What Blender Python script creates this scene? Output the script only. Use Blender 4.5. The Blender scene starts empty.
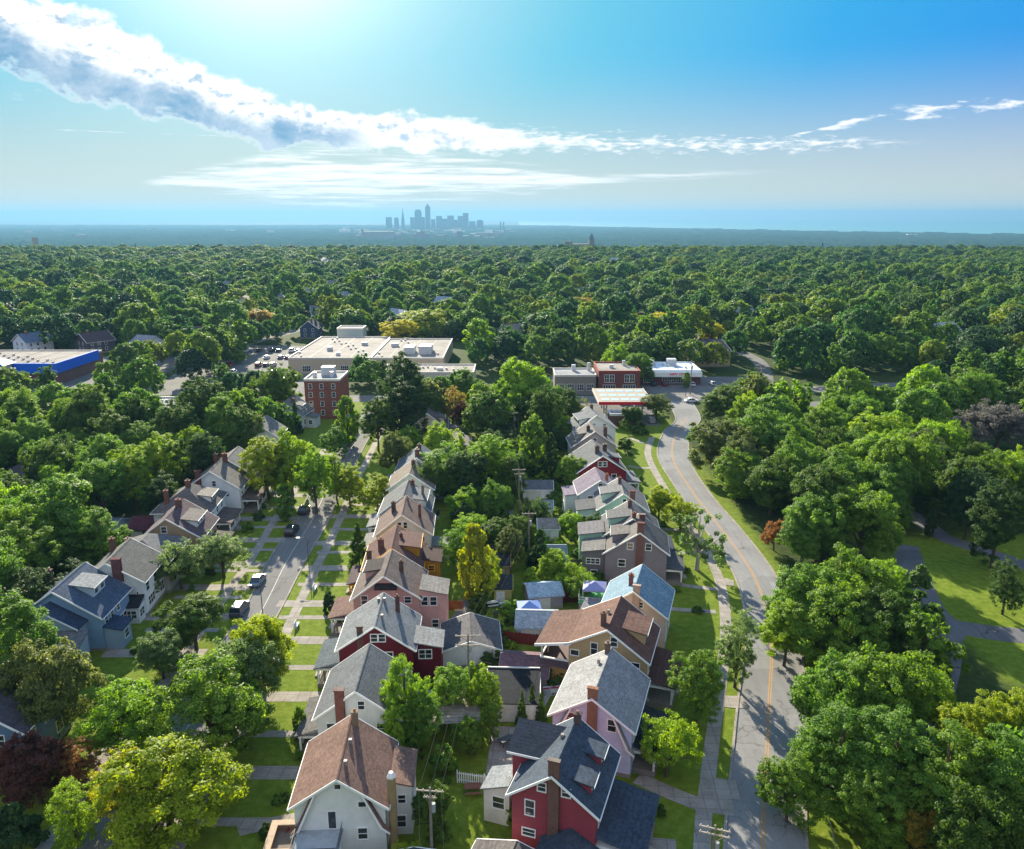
import bpy, bmesh, math, random
import numpy as np
from mathutils import Vector, Matrix
R = math.radians
sc = bpy.context.scene
C = sc.collection

# ---------------------------------------------------------------- camera
F_PX, CAM_H = 788.0, 60.0
TH = math.atan(208.0/F_PX); CT, ST = math.cos(TH), math.sin(TH)
cam_d = bpy.data.cameras.new('camera'); cam = bpy.data.objects.new('camera', cam_d); C.objects.link(cam)
cam.location = (0, 0, CAM_H); cam.rotation_euler = (R(90)-TH, 0, 0)
cam_d.sensor_width = 36.0; cam_d.lens = 36.0*F_PX/1024.0
cam_d.clip_start = 0.5; cam_d.clip_end = 60000
sc.camera = cam

# ---------------------------------------------------------------- light and sky
SUN_AZ, SUN_EL = -16.0, 21.0          # degrees, azimuth from +Y towards +X
sun_dir = Vector((math.sin(R(SUN_AZ))*math.cos(R(SUN_EL)), math.cos(R(SUN_AZ))*math.cos(R(SUN_EL)), math.sin(R(SUN_EL))))
sun_d = bpy.data.lights.new('sun', 'SUN'); sun_d.energy = 5.0; sun_d.angle = R(0.5); sun_d.color = (1.0, 0.90, 0.70)
sun_o = bpy.data.objects.new('sun', sun_d); C.objects.link(sun_o)
sun_o.rotation_euler = sun_dir.to_track_quat('Z', 'Y').to_euler()
sun_o.location = (0, 0, 300)
sc.view_settings.view_transform = 'Standard'; sc.view_settings.look = 'None'
sc.view_settings.gamma = 1.0; sc.view_settings.exposure = 1.62
try: sc.view_settings.use_curve_mapping = False
except Exception: pass
sc.cycles.max_bounces = 6; sc.cycles.diffuse_bounces = 3; sc.cycles.transmission_bounces = 4
sc.cycles.transparent_max_bounces = 6; sc.cycles.volume_bounces = 0; sc.cycles.glossy_bounces = 2
sc.cycles.caustics_reflective = False; sc.cycles.caustics_refractive = False

def azel(u, v):
    a = (u-512)/F_PX; b = (424.5-v)/F_PX
    x, y, z = a, CT+b*ST, -ST+b*CT
    return math.degrees(math.atan2(x, y)), math.degrees(math.atan2(z, math.hypot(x, y)))

world = bpy.data.worlds.new('World'); sc.world = world; world.use_nodes = True
nt = world.node_tree; nt.nodes.clear()
class NB:
    """small node builder"""
    def __init__(s, nt): s.nt = nt; s.l = nt.links
    def n(s, t, **k):
        x = s.nt.nodes.new(t)
        for a, b in k.items(): setattr(x, a, b)
        return x
    def put(s, sock, v):
        if hasattr(v, 'links') or isinstance(v, bpy.types.NodeSocket): s.l.new(v, sock)
        else: sock.default_value = v
    def m(s, op, a, b=None, c=None, clamp=False):
        x = s.n('ShaderNodeMath', operation=op); x.use_clamp = clamp
        s.put(x.inputs[0], a)
        if b is not None: s.put(x.inputs[1], b)
        if c is not None: s.put(x.inputs[2], c)
        return x.outputs[0]
    def mapr(s, v, a, b, c=0.0, d=1.0, smooth=True):
        x = s.n('ShaderNodeMapRange'); x.interpolation_type = 'SMOOTHSTEP' if smooth else 'LINEAR'
        s.put(x.inputs[0], v)
        for i, q in enumerate((a, b, c, d)): s.put(x.inputs[i+1], q)
        return x.outputs[0]
    def mix(s, f, a, b):
        x = s.n('ShaderNodeMix', data_type='RGBA')
        s.put(x.inputs[0], f); s.put(x.inputs[6], a); s.put(x.inputs[7], b)
        return x.outputs[2]
    def ramp(s, v, pts, interp='LINEAR'):
        x = s.n('ShaderNodeValToRGB'); cr = x.color_ramp; cr.interpolation = interp
        while len(cr.elements) < len(pts): cr.elements.new(0.5)
        for e, (p, c) in zip(cr.elements, pts):
            e.position = p; e.color = c if len(c) == 4 else (*c, 1)
        s.put(x.inputs[0], v)
        return x.outputs[0]
    def noise(s, vec, scale, detail=4, rough=0.55, dist=0.0, dim='3D'):
        x = s.n('ShaderNodeTexNoise', noise_dimensions=dim)
        if vec is not None: s.l.new(vec, x.inputs['Vector'])
        x.inputs['Scale'].default_value = scale; x.inputs['Detail'].default_value = detail
        x.inputs['Roughness'].default_value = rough; x.inputs['Distortion'].default_value = dist
        return x.outputs['Fac']
def build_world():
    b = NB(nt)
    out = b.n('ShaderNodeOutputWorld'); bg = b.n('ShaderNodeBackground')
    sky = b.n('ShaderNodeTexSky', sky_type='NISHITA')
    sky.sun_disc = False; sky.sun_elevation = R(SUN_EL); sky.sun_rotation = R(SUN_AZ)
    sky.altitude = 200; sky.air_density = 1.0; sky.dust_density = 0.15; sky.ozone_density = 3.5
    tc = b.n('ShaderNodeTexCoord'); sx = b.n('ShaderNodeSeparateXYZ'); b.l.new(tc.outputs['Generated'], sx.inputs[0])
    X, Y, Z = sx.outputs
    az = b.m('DEGREES', b.m('ARCTAN2', X, Y)); el = b.m('DEGREES', b.m('ARCSINE', Z))
    t = b.m('DIVIDE', b.m('ADD', az, 45), 90)
    def curve(pts):       # pts: (px u, px v) -> elevation along azimuth
        q = sorted(((azel(u, v)[0]+45)/90, azel(u, v)[1]) for u, v in pts)
        r = b.ramp(t, [(max(0, min(1, p)), (e/20,)*3) for p, e in q])
        return b.m('MULTIPLY', r, 20)
    def amount(pts):      # thickness in degrees along azimuth, px u
        q = sorted(((azel(u, 120)[0]+45)/90, w) for u, w in pts)
        r = b.ramp(t, [(max(0, min(1, p)), (w/8,)*3) for p, w in q])
        return b.m('MULTIPLY', r, 8)
    def vec(sx_, sy_, ox=0.0, oy=0.0):
        c = b.n('ShaderNodeCombineXYZ')
        b.l.new(b.m('MULTIPLY_ADD', az, sx_, ox), c.inputs[0]); b.l.new(b.m('MULTIPLY_ADD', el, sy_, oy), c.inputs[1])
        return c.outputs[0]
    # main cumulus bank
    cA = curve([(-200, -30), (0, 28), (60, 50), (120, 66), (200, 98), (260, 120), (330, 128), (420, 134), (560, 142), (760, 146), (900, 142), (1200, 110)])
    hA = amount([(-200, 4.2), (0, 3.9), (120, 3.1), (240, 2.3), (320, 1.6), (345, 1.5), (450, 1.7), (600, 1.9), (700, 1.7), (800, 1.4), (900, 1.0), (1000, 0.5)])
    rel = b.m('DIVIDE', b.m('SUBTRACT', el, cA), b.m('MAXIMUM', hA, 0.05))
    mA = b.m('SUBTRACT', 1.0, b.m('ABSOLUTE', rel))
    def puff(ox, oy):
        a_ = b.noise(vec(0.17, 0.30, ox, oy), 1.5, 9, 0.58, 0.5); c_ = b.noise(vec(0.34, 0.44, ox*2+3, oy*1.45), 1.7, 8, 0.6, 0.2)
        return b.m('ADD', b.m('MULTIPLY', a_, 0.6), b.m('MULTIPLY', c_, 0.4))
    n1 = puff(0.0, 0.0)
    n1b = puff(0.03, 0.13)
    broken = b.mapr(az, -9, 8)                      # the bank breaks up into flakes to the right
    n2 = b.noise(vec(0.35, 1.5), 2.2, 8, 0.66, 0.2)
    nn = b.m('ADD', b.m('MULTIPLY', n1, b.m('SUBTRACT', 1.0, broken)), b.m('MULTIPLY', n2, broken))
    dA = b.mapr(b.m('ADD', b.m('MULTIPLY', nn, 3.4), b.m('MULTIPLY', mA, 1.5)), b.m('MULTIPLY_ADD', broken, 0.80, 1.95), b.m('MULTIPLY_ADD', broken, 1.30, 2.35))
    dA = b.m('MULTIPLY', b.m('MULTIPLY', dA, b.mapr(mA, -0.5, 0.1)), b.mapr(az, 27, 21))
    # dark base of the bank, only where it is thick (left part)
    under = b.mapr(b.m('ADD', rel, b.m('MULTIPLY', b.m('SUBTRACT', n1, 0.5), 2.6)), 0.22, -0.30)
    under = b.m('MULTIPLY', b.m('MULTIPLY', under, b.mapr(n1b, 0.36, 0.62, 1.0, 0.62)), b.mapr(az, -8, -12.5))
    relief = b.mapr(b.m('SUBTRACT', n1b, n1), 0.0, 0.10)
    shade = b.m('MAXIMUM', under, b.m('MULTIPLY', relief, b.mapr(az, 6, -12, 0.15, 0.75)))
    # low streaks below the bank
    cB = curve([(-200, 190), (150, 182), (330, 176), (560, 180), (900, 165), (1300, 160)])
    hB = amount([(120, 0.0), (220, 1.1), (330, 2.6), (450, 1.6), (600, 0.35), (700, 0.3), (850, 0.0)])
    mB = b.m('SUBTRACT', 1.0, b.m('ABSOLUTE', b.m('DIVIDE', b.m('SUBTRACT', el, cB), b.m('MAXIMUM', hB, 0.05))))
    n3 = b.noise(vec(0.10, 1.9, 3.0, 1.0), 1.8, 7, 0.62, 0.3)
    dB = b.m('MULTIPLY', b.mapr(hB, 0.08, 0.5), b.mapr(b.m('ADD', b.m('MULTIPLY', n3, 4.6), mB), 2.25, 3.5))
    dB = b.m('MULTIPLY', dB, b.mapr(mB, -0.3, 0.3, 0.0, 0.9))
    # flakes high on the right
    cD = curve([(600, 140), (780, 138), (880, 116), (960, 108), (1024, 103), (1300, 90)])
    hD = amount([(780, 0.0), (850, 0.5), (920, 1.0), (1024, 0.9), (1200, 0.9)])
    mD = b.m('SUBTRACT', 1.0, b.m('ABSOLUTE', b.m('DIVIDE', b.m('SUBTRACT', el, cD), b.m('MAXIMUM', hD, 0.05))))
    n4 = b.noise(vec(0.22, 0.8, 7.0, 2.0), 2.0, 7, 0.6, 0.2)
    dD = b.m('MULTIPLY', b.mapr(b.m('ADD', b.m('MULTIPLY', n4, 3.2), mD), 2.3, 2.9), b.mapr(mD, -0.2, 0.2, 0.0, 0.85))
    den = b.m('MAXIMUM', dA, b.m('MAXIMUM', dB, dD))
    # sky colour: the Nishita sky, deepened away from the sun, paler in the damp air near the horizon
    dt = b.n('ShaderNodeVectorMath', operation='DOT_PRODUCT'); b.l.new(tc.outputs['Generated'], dt.inputs[0]); dt.inputs[1].default_value = sun_dir
    ang = b.m('DEGREES', b.m('ARCCOSINE', b.m('MINIMUM', dt.outputs['Value'], 1.0)))
    deep = b.ramp(b.m('DIVIDE', ang, 90.0), [(0.10, (0.50, 0.88, 0.95)), (0.24, (0.15, 0.66, 0.90)), (0.40, (0.02, 0.45, 0.93)), (0.56, (0.0, 0.31, 0.92)), (1.0, (0.04, 0.26, 0.75))])
    dsc = b.n('ShaderNodeVectorMath', operation='SCALE'); b.l.new(deep, dsc.inputs[0]); dsc.inputs['Scale'].default_value = 5.9
    skyc = b.mix(0.95, sky.outputs[0], dsc.outputs[0])
    skyc = b.mix(b.mapr(el, -1, 11, 0.96, 0.0), skyc, (5.1, 5.1, 4.1, 1))
    # aureole of the sun
    g1 = b.m('MULTIPLY', b.m('EXPONENT', b.m('MULTIPLY', ang, -1/3.0)), 38.0)
    g2 = b.m('MULTIPLY', b.m('EXPONENT', b.m('MULTIPLY', ang, -1/6.0)), 2.2)
    gl = b.m('ADD', g1, g2)
    gc = b.n('ShaderNodeVectorMath', operation='SCALE'); gc.inputs[0].default_value = (0.9, 1.0, 0.95); b.l.new(gl, gc.inputs['Scale'])
    add = b.n('ShaderNodeVectorMath', operation='ADD'); b.l.new(skyc, add.inputs[0]); b.l.new(gc.outputs[0], add.inputs[1])
    shade = b.m('MULTIPLY', shade, dA)
    cloudc = b.mix(shade, (8.4, 8.4, 8.2, 1), (1.35, 2.8, 4.3, 1))
    col = b.mix(den, add.outputs[0], cloudc)
    # bright cloud added out of view, beside and behind the camera, lifting shaded walls
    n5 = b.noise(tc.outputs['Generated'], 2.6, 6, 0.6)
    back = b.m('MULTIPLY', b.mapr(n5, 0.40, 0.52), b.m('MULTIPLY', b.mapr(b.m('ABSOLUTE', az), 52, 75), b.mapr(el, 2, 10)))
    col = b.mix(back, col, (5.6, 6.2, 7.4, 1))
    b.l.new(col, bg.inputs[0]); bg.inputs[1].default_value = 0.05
    b.l.new(bg.outputs[0], out.inputs[0])
build_world()

# ---------------------------------------------------------------- helpers
def G(u, v, z=0.0):
    """photo pixel and height -> the ground position it was measured at"""
    a = (u-512)/F_PX; b = (424.5-v)/F_PX
    dz = -ST+b*CT; dy = CT+b*ST
    t = (z-CAM_H)/dz
    return (a*t, dy*t)
def scale_at(x, y, z=0.0):
    return F_PX/(y*CT-(z-CAM_H)*ST)
def lin(h):
    h = h.lstrip('#'); r = [int(h[i:i+2], 16)/255 for i in (0, 2, 4)]
    return tuple((c/12.92 if c <= 0.04045 else ((c+0.055)/1.055)**2.4) for c in r)

MATS = {}
def mat(key, fn):
    if key not in MATS:
        m = bpy.data.materials.new(key); m.use_nodes = True
        m.node_tree.nodes.clear(); b = NB(m.node_tree)
        o = b.n('ShaderNodeOutputMaterial'); fn(b, o); MATS[key] = m
    return MATS[key]
def pbsdf(b, o, col, rough=0.8, spec=0.3, metal=0.0, bump=None, bs=0.3, bd=0.02):
    p = b.n('ShaderNodeBsdfPrincipled')
    b.put(p.inputs['Base Color'], col if not isinstance(col, tuple) or len(col) == 4 else (*col, 1))
    b.put(p.inputs['Roughness'], rough); p.inputs['Specular IOR Level'].default_value = spec; p.inputs['Metallic'].default_value = metal
    if bump is not None:
        bn = b.n('ShaderNodeBump'); bn.inputs['Strength'].default_value = bs; bn.inputs['Distance'].default_value = bd
        b.l.new(bump, bn.inputs['Height']); b.l.new(bn.outputs[0], p.inputs['Normal'])
    b.l.new(p.outputs[0], o.inputs[0]); return p
def objc(b):
    t = b.n('ShaderNodeTexCoord'); return t.outputs['Object']
def geoc(b):
    t = b.n('ShaderNodeNewGeometry'); return t.outputs['Position']
def sc3(col, k): return tuple(min(1, c*k) for c in col[:3])+(1,)

def m_siding(hx):
    c = lin(hx)
    def fn(b, o):
        v = objc(b)
        w = b.n('ShaderNodeTexWave', wave_type='BANDS', bands_direction='Z', wave_profile='SAW'); b.l.new(v, w.inputs[0]); w.inputs['Scale'].default_value = 1.2
        n = b.noise(v, 0.7, 5, 0.6); n2 = b.noise(v, 9, 3, 0.6)
        f = b.m('ADD', b.m('MULTIPLY', n, 0.6), b.m('MULTIPLY', n2, 0.4))
        col = b.ramp(f, [(0.3, sc3(c, 0.80)), (0.55, sc3(c, 1.0)), (0.75, sc3(c, 1.07))])
        pbsdf(b, o, col, 0.65, 0.3, bump=w.outputs['Fac'], bs=0.6, bd=0.02)
    return mat('siding_'+hx, fn)
def m_brick(hx='7a3b30'):
    c = lin(hx)
    def fn(b, o):
        v = objc(b)
        mp = b.n('ShaderNodeMapping'); mp.inputs['Rotation'].default_value = (R(90), 0, 0); b.l.new(v, mp.inputs[0])
        br = b.n('ShaderNodeTexBrick'); b.l.new(mp.outputs[0], br.inputs[0]); br.inputs['Scale'].default_value = 3.2
        br.inputs['Color1'].default_value = sc3(c, 1.15); br.inputs['Color2'].default_value = sc3(c, 0.7); br.inputs['Mortar'].default_value = sc3(lin('8a8078'), 0.8)
        br.inputs['Mortar Size'].default_value = 0.03
        n = b.noise(v, 1.3, 4); col = b.mix(b.mapr(n, 0.35, 0.7, 0, 0.35), br.outputs[0], sc3(c, 0.55))
        pbsdf(b, o, col, 0.9, 0.1, bump=br.outputs['Fac'], bs=0.3, bd=-0.01)
    return mat('brick_'+hx, fn)
def m_roof(hx):
    c = lin(hx)
    def fn(b, o):
        v = objc(b)
        w = b.n('ShaderNodeTexWave', wave_type='BANDS', bands_direction='Z', wave_profile='SAW'); b.l.new(v, w.inputs[0]); w.inputs['Scale'].default_value = 2.6; w.inputs['Distortion'].default_value = 0.25
        vo = b.n('ShaderNodeTexVoronoi'); mp = b.n('ShaderNodeMapping'); mp.inputs['Scale'].default_value = (4.5, 3.2, 9); b.l.new(v, mp.inputs[0]); b.l.new(mp.outputs[0], vo.inputs[0]); vo.inputs['Scale'].default_value = 1.0
        sx = b.n('ShaderNodeSeparateXYZ'); b.l.new(vo.outputs['Color'], sx.inputs[0])
        n = b.noise(v, 0.5, 6, 0.6)
        st = b.n('ShaderNodeMapping'); st.inputs['Scale'].default_value = (1.0, 1.6, 0.12); b.l.new(v, st.inputs[0]); n2 = b.noise(st.outputs[0], 1.5, 4, 0.6)
        f = b.m('ADD', b.m('ADD', b.m('MULTIPLY', sx.outputs[0], 0.28), b.m('MULTIPLY', n, 0.42)), b.m('MULTIPLY', n2, 0.3))
        f = b.m('ADD', f, b.m('MULTIPLY', w.outputs['Fac'], -0.10))
        col = b.ramp(f, [(0.18, sc3(c, 0.40)), (0.42, sc3(c, 0.66)), (0.62, sc3(c, 0.90)), (0.85, sc3(c, 1.15))])
        pbsdf(b, o, col, 0.9, 0.12, bump=w.outputs['Fac'], bs=0.5, bd=0.03)
    return mat('shingle_'+hx, fn)
def m_plain(hx, rough=0.6, spec=0.3, var=0.15, sc_=1.5):
    c = lin(hx)
    def fn(b, o):
        n = b.noise(objc(b), sc_, 5, 0.6)
        col = b.ramp(n, [(0.3, sc3(c, 1-var)), (0.7, sc3(c, 1+var))])
        pbsdf(b, o, col, rough, spec*0.6)
    return mat('paint_%s_%g_%g' % (hx, rough, var), fn)
def m_glass():
    def fn(b, o):
        n = b.noise(objc(b), 0.8, 2)
        col = b.ramp(n, [(0.35, (0.012, 0.016, 0.02, 1)), (0.7, (0.06, 0.07, 0.075, 1))])
        pbsdf(b, o, col, 0.08, 0.8)
    return mat('window_glass', fn)

MEM = {}
class MB:
    def __init__(s): s.v = []; s.f = []
    def box(s, x0, x1, y0, y1, z0, z1):
        n = len(s.v)
        s.v += [(x0,y0,z0),(x1,y0,z0),(x1,y1,z0),(x0,y1,z0),(x0,y0,z1),(x1,y0,z1),(x1,y1,z1),(x0,y1,z1)]
        s.f += [[n+i for i in q] for q in ((3,2,1,0),(4,5,6,7),(0,1,5,4),(1,2,6,5),(2,3,7,6),(3,0,4,7))]
        return s
    def hexa(s, p):       # 8 points: bottom 4 ccw, top 4 ccw
        n = len(s.v); s.v += [tuple(q) for q in p]
        s.f += [[n+i for i in q] for q in ((3,2,1,0),(4,5,6,7),(0,1,5,4),(1,2,6,5),(2,3,7,6),(3,0,4,7))]
        return s
    def prism(s, prof, y0, y1):   # prof: list of (x,z) ccw seen from -y
        n = len(s.v); k = len(prof)
        s.v += [(x, y0, z) for x, z in prof]+[(x, y1, z) for x, z in prof]
        s.f.append([n+i for i in range(k)]); s.f.append([n+k+i for i in reversed(range(k))])
        for i in range(k):
            j = (i+1) % k; s.f.append([n+j, n+i, n+k+i, n+k+j])
        return s
    def prismx(s, prof, x0, x1):  # prof: list of (y,z)
        n = len(s.v); k = len(prof)
        s.v += [(x0, y, z) for y, z in prof]+[(x1, y, z) for y, z in prof]
        s.f.append([n+i for i in reversed(range(k))]); s.f.append([n+k+i for i in range(k)])
        for i in range(k):
            j = (i+1) % k; s.f.append([n+i, n+j, n+k+j, n+k+i])
        return s
    def tube(s, pts, rad, seg=6, cap=True):
        pts = [Vector(p) for p in pts]; n = len(s.v); m = len(pts)
        if not hasattr(rad, '__len__'): rad = [rad]*m
        for i, p in enumerate(pts):
            d = (pts[min(i+1, m-1)]-pts[max(i-1, 0)]).normalized()
            a = d.orthogonal().normalized() if abs(d.z) < 0.9 else Vector((1, 0, 0))
            a = (a-d*a.dot(d)).normalized(); b2 = d.cross(a)
            for k in range(seg):
                t = 2*math.pi*k/seg; q = p+(a*math.cos(t)+b2*math.sin(t))*rad[i]; s.v.append(tuple(q))
        for i in range(m-1):
            for k in range(seg):
                a_ = n+i*seg+k; b_ = n+i*seg+(k+1) % seg
                s.f.append([a_, b_, b_+seg, a_+seg])
        if cap:
            s.f.append([n+k for k in reversed(range(seg))]); s.f.append([n+(m-1)*seg+k for k in range(seg)])
        return s
    def mesh(s, name):
        me = bpy.data.meshes.new(name); me.from_pydata(s.v, [], s.f)
        bm = bmesh.new(); bm.from_mesh(me); bmesh.ops.recalc_face_normals(bm, faces=bm.faces); bm.to_mesh(me); bm.free()
        return me
    def build(s, name, m, parent=None, smooth=False):
        me = s.mesh(name)
        if m: me.materials.append(m)
        if smooth:
            for p in me.polygons: p.use_smooth = True
        return link(name, me, parent)
def link(name, me, parent=None, loc=(0,0,0), rz=0):
    o = bpy.data.objects.new(name, me); C.objects.link(o); o.location = loc; o.rotation_euler = (0, 0, rz)
    if parent: o.parent = parent
    return o
def thing(name, label, cat, loc, rz=0.0, group=None):
    o = bpy.data.objects.new(name, None); C.objects.link(o); o.empty_display_size = 0.5
    o.location = (loc[0], loc[1], loc[2] if len(loc) > 2 else 0.0); o.rotation_euler = (0, 0, rz)
    o['label'] = label; o['category'] = cat
    if group: o['group'] = group
    return o
def tag(o, label, cat, group=None):
    o['label'] = label; o['category'] = cat
    if group: o['group'] = group
    return o
def structure(o): o['kind'] = 'structure'; return o
def kids(o): return list(o.children)
def copy_tree(o, parent=None):
    c = o.copy(); C.objects.link(c)
    if parent is not None: c.parent = parent
    for ch in kids(o): copy_tree(ch, c)
    return c
# ================================================================ terrain, water, roads
def terrain_z(x, y):
    t = np.clip((y-1180)/1900, 0, 1); t = t*t*(3-2*t)
    z = -100*t
    r = np.clip((y-1800)/1500, 0, 1)
    return z + r*3*np.sin(x*0.0031+y*0.0017)*np.sin(y*0.0023)
NX = 150
tx = np.linspace(-1, 1, NX); tx = np.sign(tx)*(np.abs(tx)**2.6)*26500
ty = np.concatenate([np.linspace(-300, 0, 4)[:-1], np.linspace(0, 1, 150)**2.6*31000])
gx, gy = np.meshgrid(tx, ty); gz = terrain_z(gx, gy)
vs = np.stack([gx, gy, gz], -1).reshape(-1, 3); ny = len(ty)
idx = np.arange(ny*NX).reshape(ny, NX)
fs = np.stack([idx[:-1,:-1], idx[:-1,1:], idx[1:,1:], idx[1:,:-1]], -1).reshape(-1, 4)
def np_mesh(name, v, f, smooth=False):
    me = bpy.data.meshes.new(name); nf, k = f.shape
    me.vertices.add(len(v)); me.vertices.foreach_set('co', v.astype(np.float32).ravel())
    me.loops.add(nf*k); me.loops.foreach_set('vertex_index', f.astype(np.int32).ravel())
    me.polygons.add(nf); me.polygons.foreach_set('loop_start', np.arange(0, nf*k, k, dtype=np.int32))
    me.update(calc_edges=True)
    if smooth: me.polygons.foreach_set('use_smooth', np.ones(nf, bool))
    return me
def f_ground(b, o):
    p = geoc(b)
    n1 = b.noise(p, 0.018, 6, 0.6); n2 = b.noise(p, 0.9, 6, 0.65); n3 = b.noise(p, 9, 3, 0.7)
    f = b.m('ADD', b.m('MULTIPLY', n2, 0.6), b.m('MULTIPLY', n3, 0.4))
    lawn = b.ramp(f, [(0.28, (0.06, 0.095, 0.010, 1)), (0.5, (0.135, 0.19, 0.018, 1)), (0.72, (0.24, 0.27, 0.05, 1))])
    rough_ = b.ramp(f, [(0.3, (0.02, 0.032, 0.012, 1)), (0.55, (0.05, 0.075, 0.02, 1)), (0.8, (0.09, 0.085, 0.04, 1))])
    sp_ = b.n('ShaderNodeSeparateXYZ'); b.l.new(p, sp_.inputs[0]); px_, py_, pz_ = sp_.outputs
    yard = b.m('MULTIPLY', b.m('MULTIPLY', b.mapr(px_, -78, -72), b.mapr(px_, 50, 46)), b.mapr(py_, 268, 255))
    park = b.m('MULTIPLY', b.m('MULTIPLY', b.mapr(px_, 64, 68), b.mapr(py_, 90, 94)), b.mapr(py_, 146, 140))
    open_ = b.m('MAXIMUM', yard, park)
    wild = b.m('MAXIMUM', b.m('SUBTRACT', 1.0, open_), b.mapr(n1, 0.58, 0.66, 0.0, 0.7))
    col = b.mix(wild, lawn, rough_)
    pbsdf(b, o, col, 0.95, 0.05, bump=f, bs=0.8, bd=0.25)
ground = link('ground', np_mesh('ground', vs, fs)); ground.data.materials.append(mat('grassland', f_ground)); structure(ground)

# lake beyond the plain
def f_water(b, o):
    n = b.noise(geoc(b), 0.004, 4); pbsdf(b, o, b.ramp(n, [(0.3, (0.06, 0.22, 0.26, 1)), (0.7, (0.09, 0.28, 0.32, 1))]), 0.7, 0.15)
shore = [(1300, 236), (1024, 234.8), (900, 233.2), (800, 231.2), (700, 229.2), (640, 227.6), (560, 226.0), (520, 225.2)]
sp = [G(u, v, -97) for u, v in shore]
sp2 = [(x, 30800) for x, y in sp]; sp2 = [(min(26000, -4000+i*0), 30800) for i in range(0)]
far_l, far_r = (200, 30800), (26000, 30800)
poly = [(26000, sp[0][1]*0.9)]+sp+[far_l, far_r]
me = bpy.data.meshes.new('lake'); me.from_pydata([(x, y, -96.2) for x, y in poly], [], [list(range(len(poly)))])
lake = link('lake', me); me.materials.append(mat('lake_water', f_water)); structure(lake)

def ribbon(name, left, right, z, m, kind=True, n=10, thick=0):
    """surface between two world polylines, each resampled"""
    def res(p, k):
        p = [Vector((*q, 0)) for q in p]; out = []
        # catmull-rom
        for i in range(len(p)-1):
            a, b_, c_, d = p[max(i-1,0)], p[i], p[i+1], p[min(i+2, len(p)-1)]
            for j in range(k):
                t = j/k
                out.append(0.5*((2*b_)+(c_-a)*t+(2*a-5*b_+4*c_-d)*t*t+(-a+3*b_-3*c_+d)*t**3))
        out.append(p[-1]); return out
    l = res(left, n); r = res(right, n); k = min(len(l), len(r))
    def at(q, t):
        s = t*(len(q)-1); i = int(s); i2 = min(i+1, len(q)-1); return q[i].lerp(q[i2], s-i)
    N = max(len(l), len(r)); l = [at(l, i/(N-1)) for i in range(N)]; r = [at(r, i/(N-1)) for i in range(N)]
    v = []; f = []
    for i in range(N):
        v += [(l[i].x, l[i].y, z), (r[i].x, r[i].y, z)]
        if thick: v += [(l[i].x, l[i].y, z-thick), (r[i].x, r[i].y, z-thick)]
    s = 4 if thick else 2
    for i in range(N-1):
        a = i*s; f.append([a, a+1, a+s+1, a+s])
        if thick: f.append([a+2, a, a+s, a+s+2]); f.append([a+1, a+3, a+s+3, a+s+1])
    me = bpy.data.meshes.new(name); me.from_pydata(v, [], f); me.materials.append(m)
    o = link(name, me)
    if kind: structure(o)
    return o
def offset(line, d):
    p = [Vector((*q, 0)) for q in line]; out = []
    for i in range(len(p)):
        t = (p[min(i+1, len(p)-1)]-p[max(i-1, 0)]).normalized(); nrm = Vector((t.y, -t.x, 0)); q = p[i]+nrm*d; out.append((q.x, q.y))
    return out
def strip(name, line, w, z, m, n=8, kind=True, thick=0): return ribbon(name, offset(line, -w/2), offset(line, w/2), z, m, kind, n, thick)

def f_asphalt(base):
    def fn(b, o):
        p = geoc(b)
        n1 = b.noise(p, 0.12, 6, 0.6); n2 = b.noise(p, 5, 4, 0.7)
        mp = b.n('ShaderNodeMapping'); mp.inputs['Scale'].default_value = (1.2, 0.06, 1); b.l.new(p, mp.inputs[0]); n3 = b.noise(mp.outputs[0], 1.0, 4)
        f = b.m('ADD', b.m('ADD', b.m('MULTIPLY', n1, 0.45), b.m('MULTIPLY', n2, 0.25)), b.m('MULTIPLY', n3, 0.3))
        col = b.ramp(f, [(0.3, sc3(base, 0.72)), (0.5, sc3(base, 1.0)), (0.7, sc3(base, 1.28))])
        pv = b.n('ShaderNodeTexVoronoi', distance='CHEBYCHEV'); b.l.new(p, pv.inputs[0]); pv.inputs['Scale'].default_value = 0.11; pv.inputs['Randomness'].default_value = 0.9
        ps = b.n('ShaderNodeSeparateXYZ'); b.l.new(pv.outputs['Color'], ps.inputs[0])
        col = b.mix(b.mapr(ps.outputs[0], 0.55, 0.95, 0.0, 0.30), col, sc3(base, 0.5))
        stn = b.mapr(b.noise(p, 0.35, 5, 0.65), 0.58, 0.72, 0.0, 0.35); col = b.mix(stn, col, sc3(base, 0.45))
        vo = b.n('ShaderNodeTexVoronoi', feature='DISTANCE_TO_EDGE'); d = b.n('ShaderNodeVectorMath', operation='ADD')
        nz = b.n('ShaderNodeTexNoise'); b.l.new(p, nz.inputs[0]); nz.inputs['Scale'].default_value = 0.5; nz.inputs['Detail'].default_value = 4
        sc_ = b.n('ShaderNodeVectorMath', operation='SCALE'); b.l.new(nz.outputs['Color'], sc_.inputs[0]); sc_.inputs['Scale'].default_value = 3.0
        b.l.new(p, d.inputs[0]); b.l.new(sc_.outputs[0], d.inputs[1]); b.l.new(d.outputs[0], vo.inputs[0]); vo.inputs['Scale'].default_value = 0.16
        crack = b.m('MULTIPLY', b.mapr(vo.outputs['Distance'], 0.0, 0.013, 1.0, 0.0), b.mapr(b.noise(p, 0.09, 3), 0.48, 0.6, 0.0, 0.65))
        col = b.mix(crack, col, (0.018, 0.018, 0.02, 1))
        pbsdf(b, o, col, 0.95, 0.08, bump=n2, bs=0.3, bd=0.01)
    return fn
M_ROAD = mat('worn_asphalt', f_asphalt((0.225, 0.222, 0.22)))
M_STREET = mat('street_asphalt', f_asphalt((0.18, 0.175, 0.17)))
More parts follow.
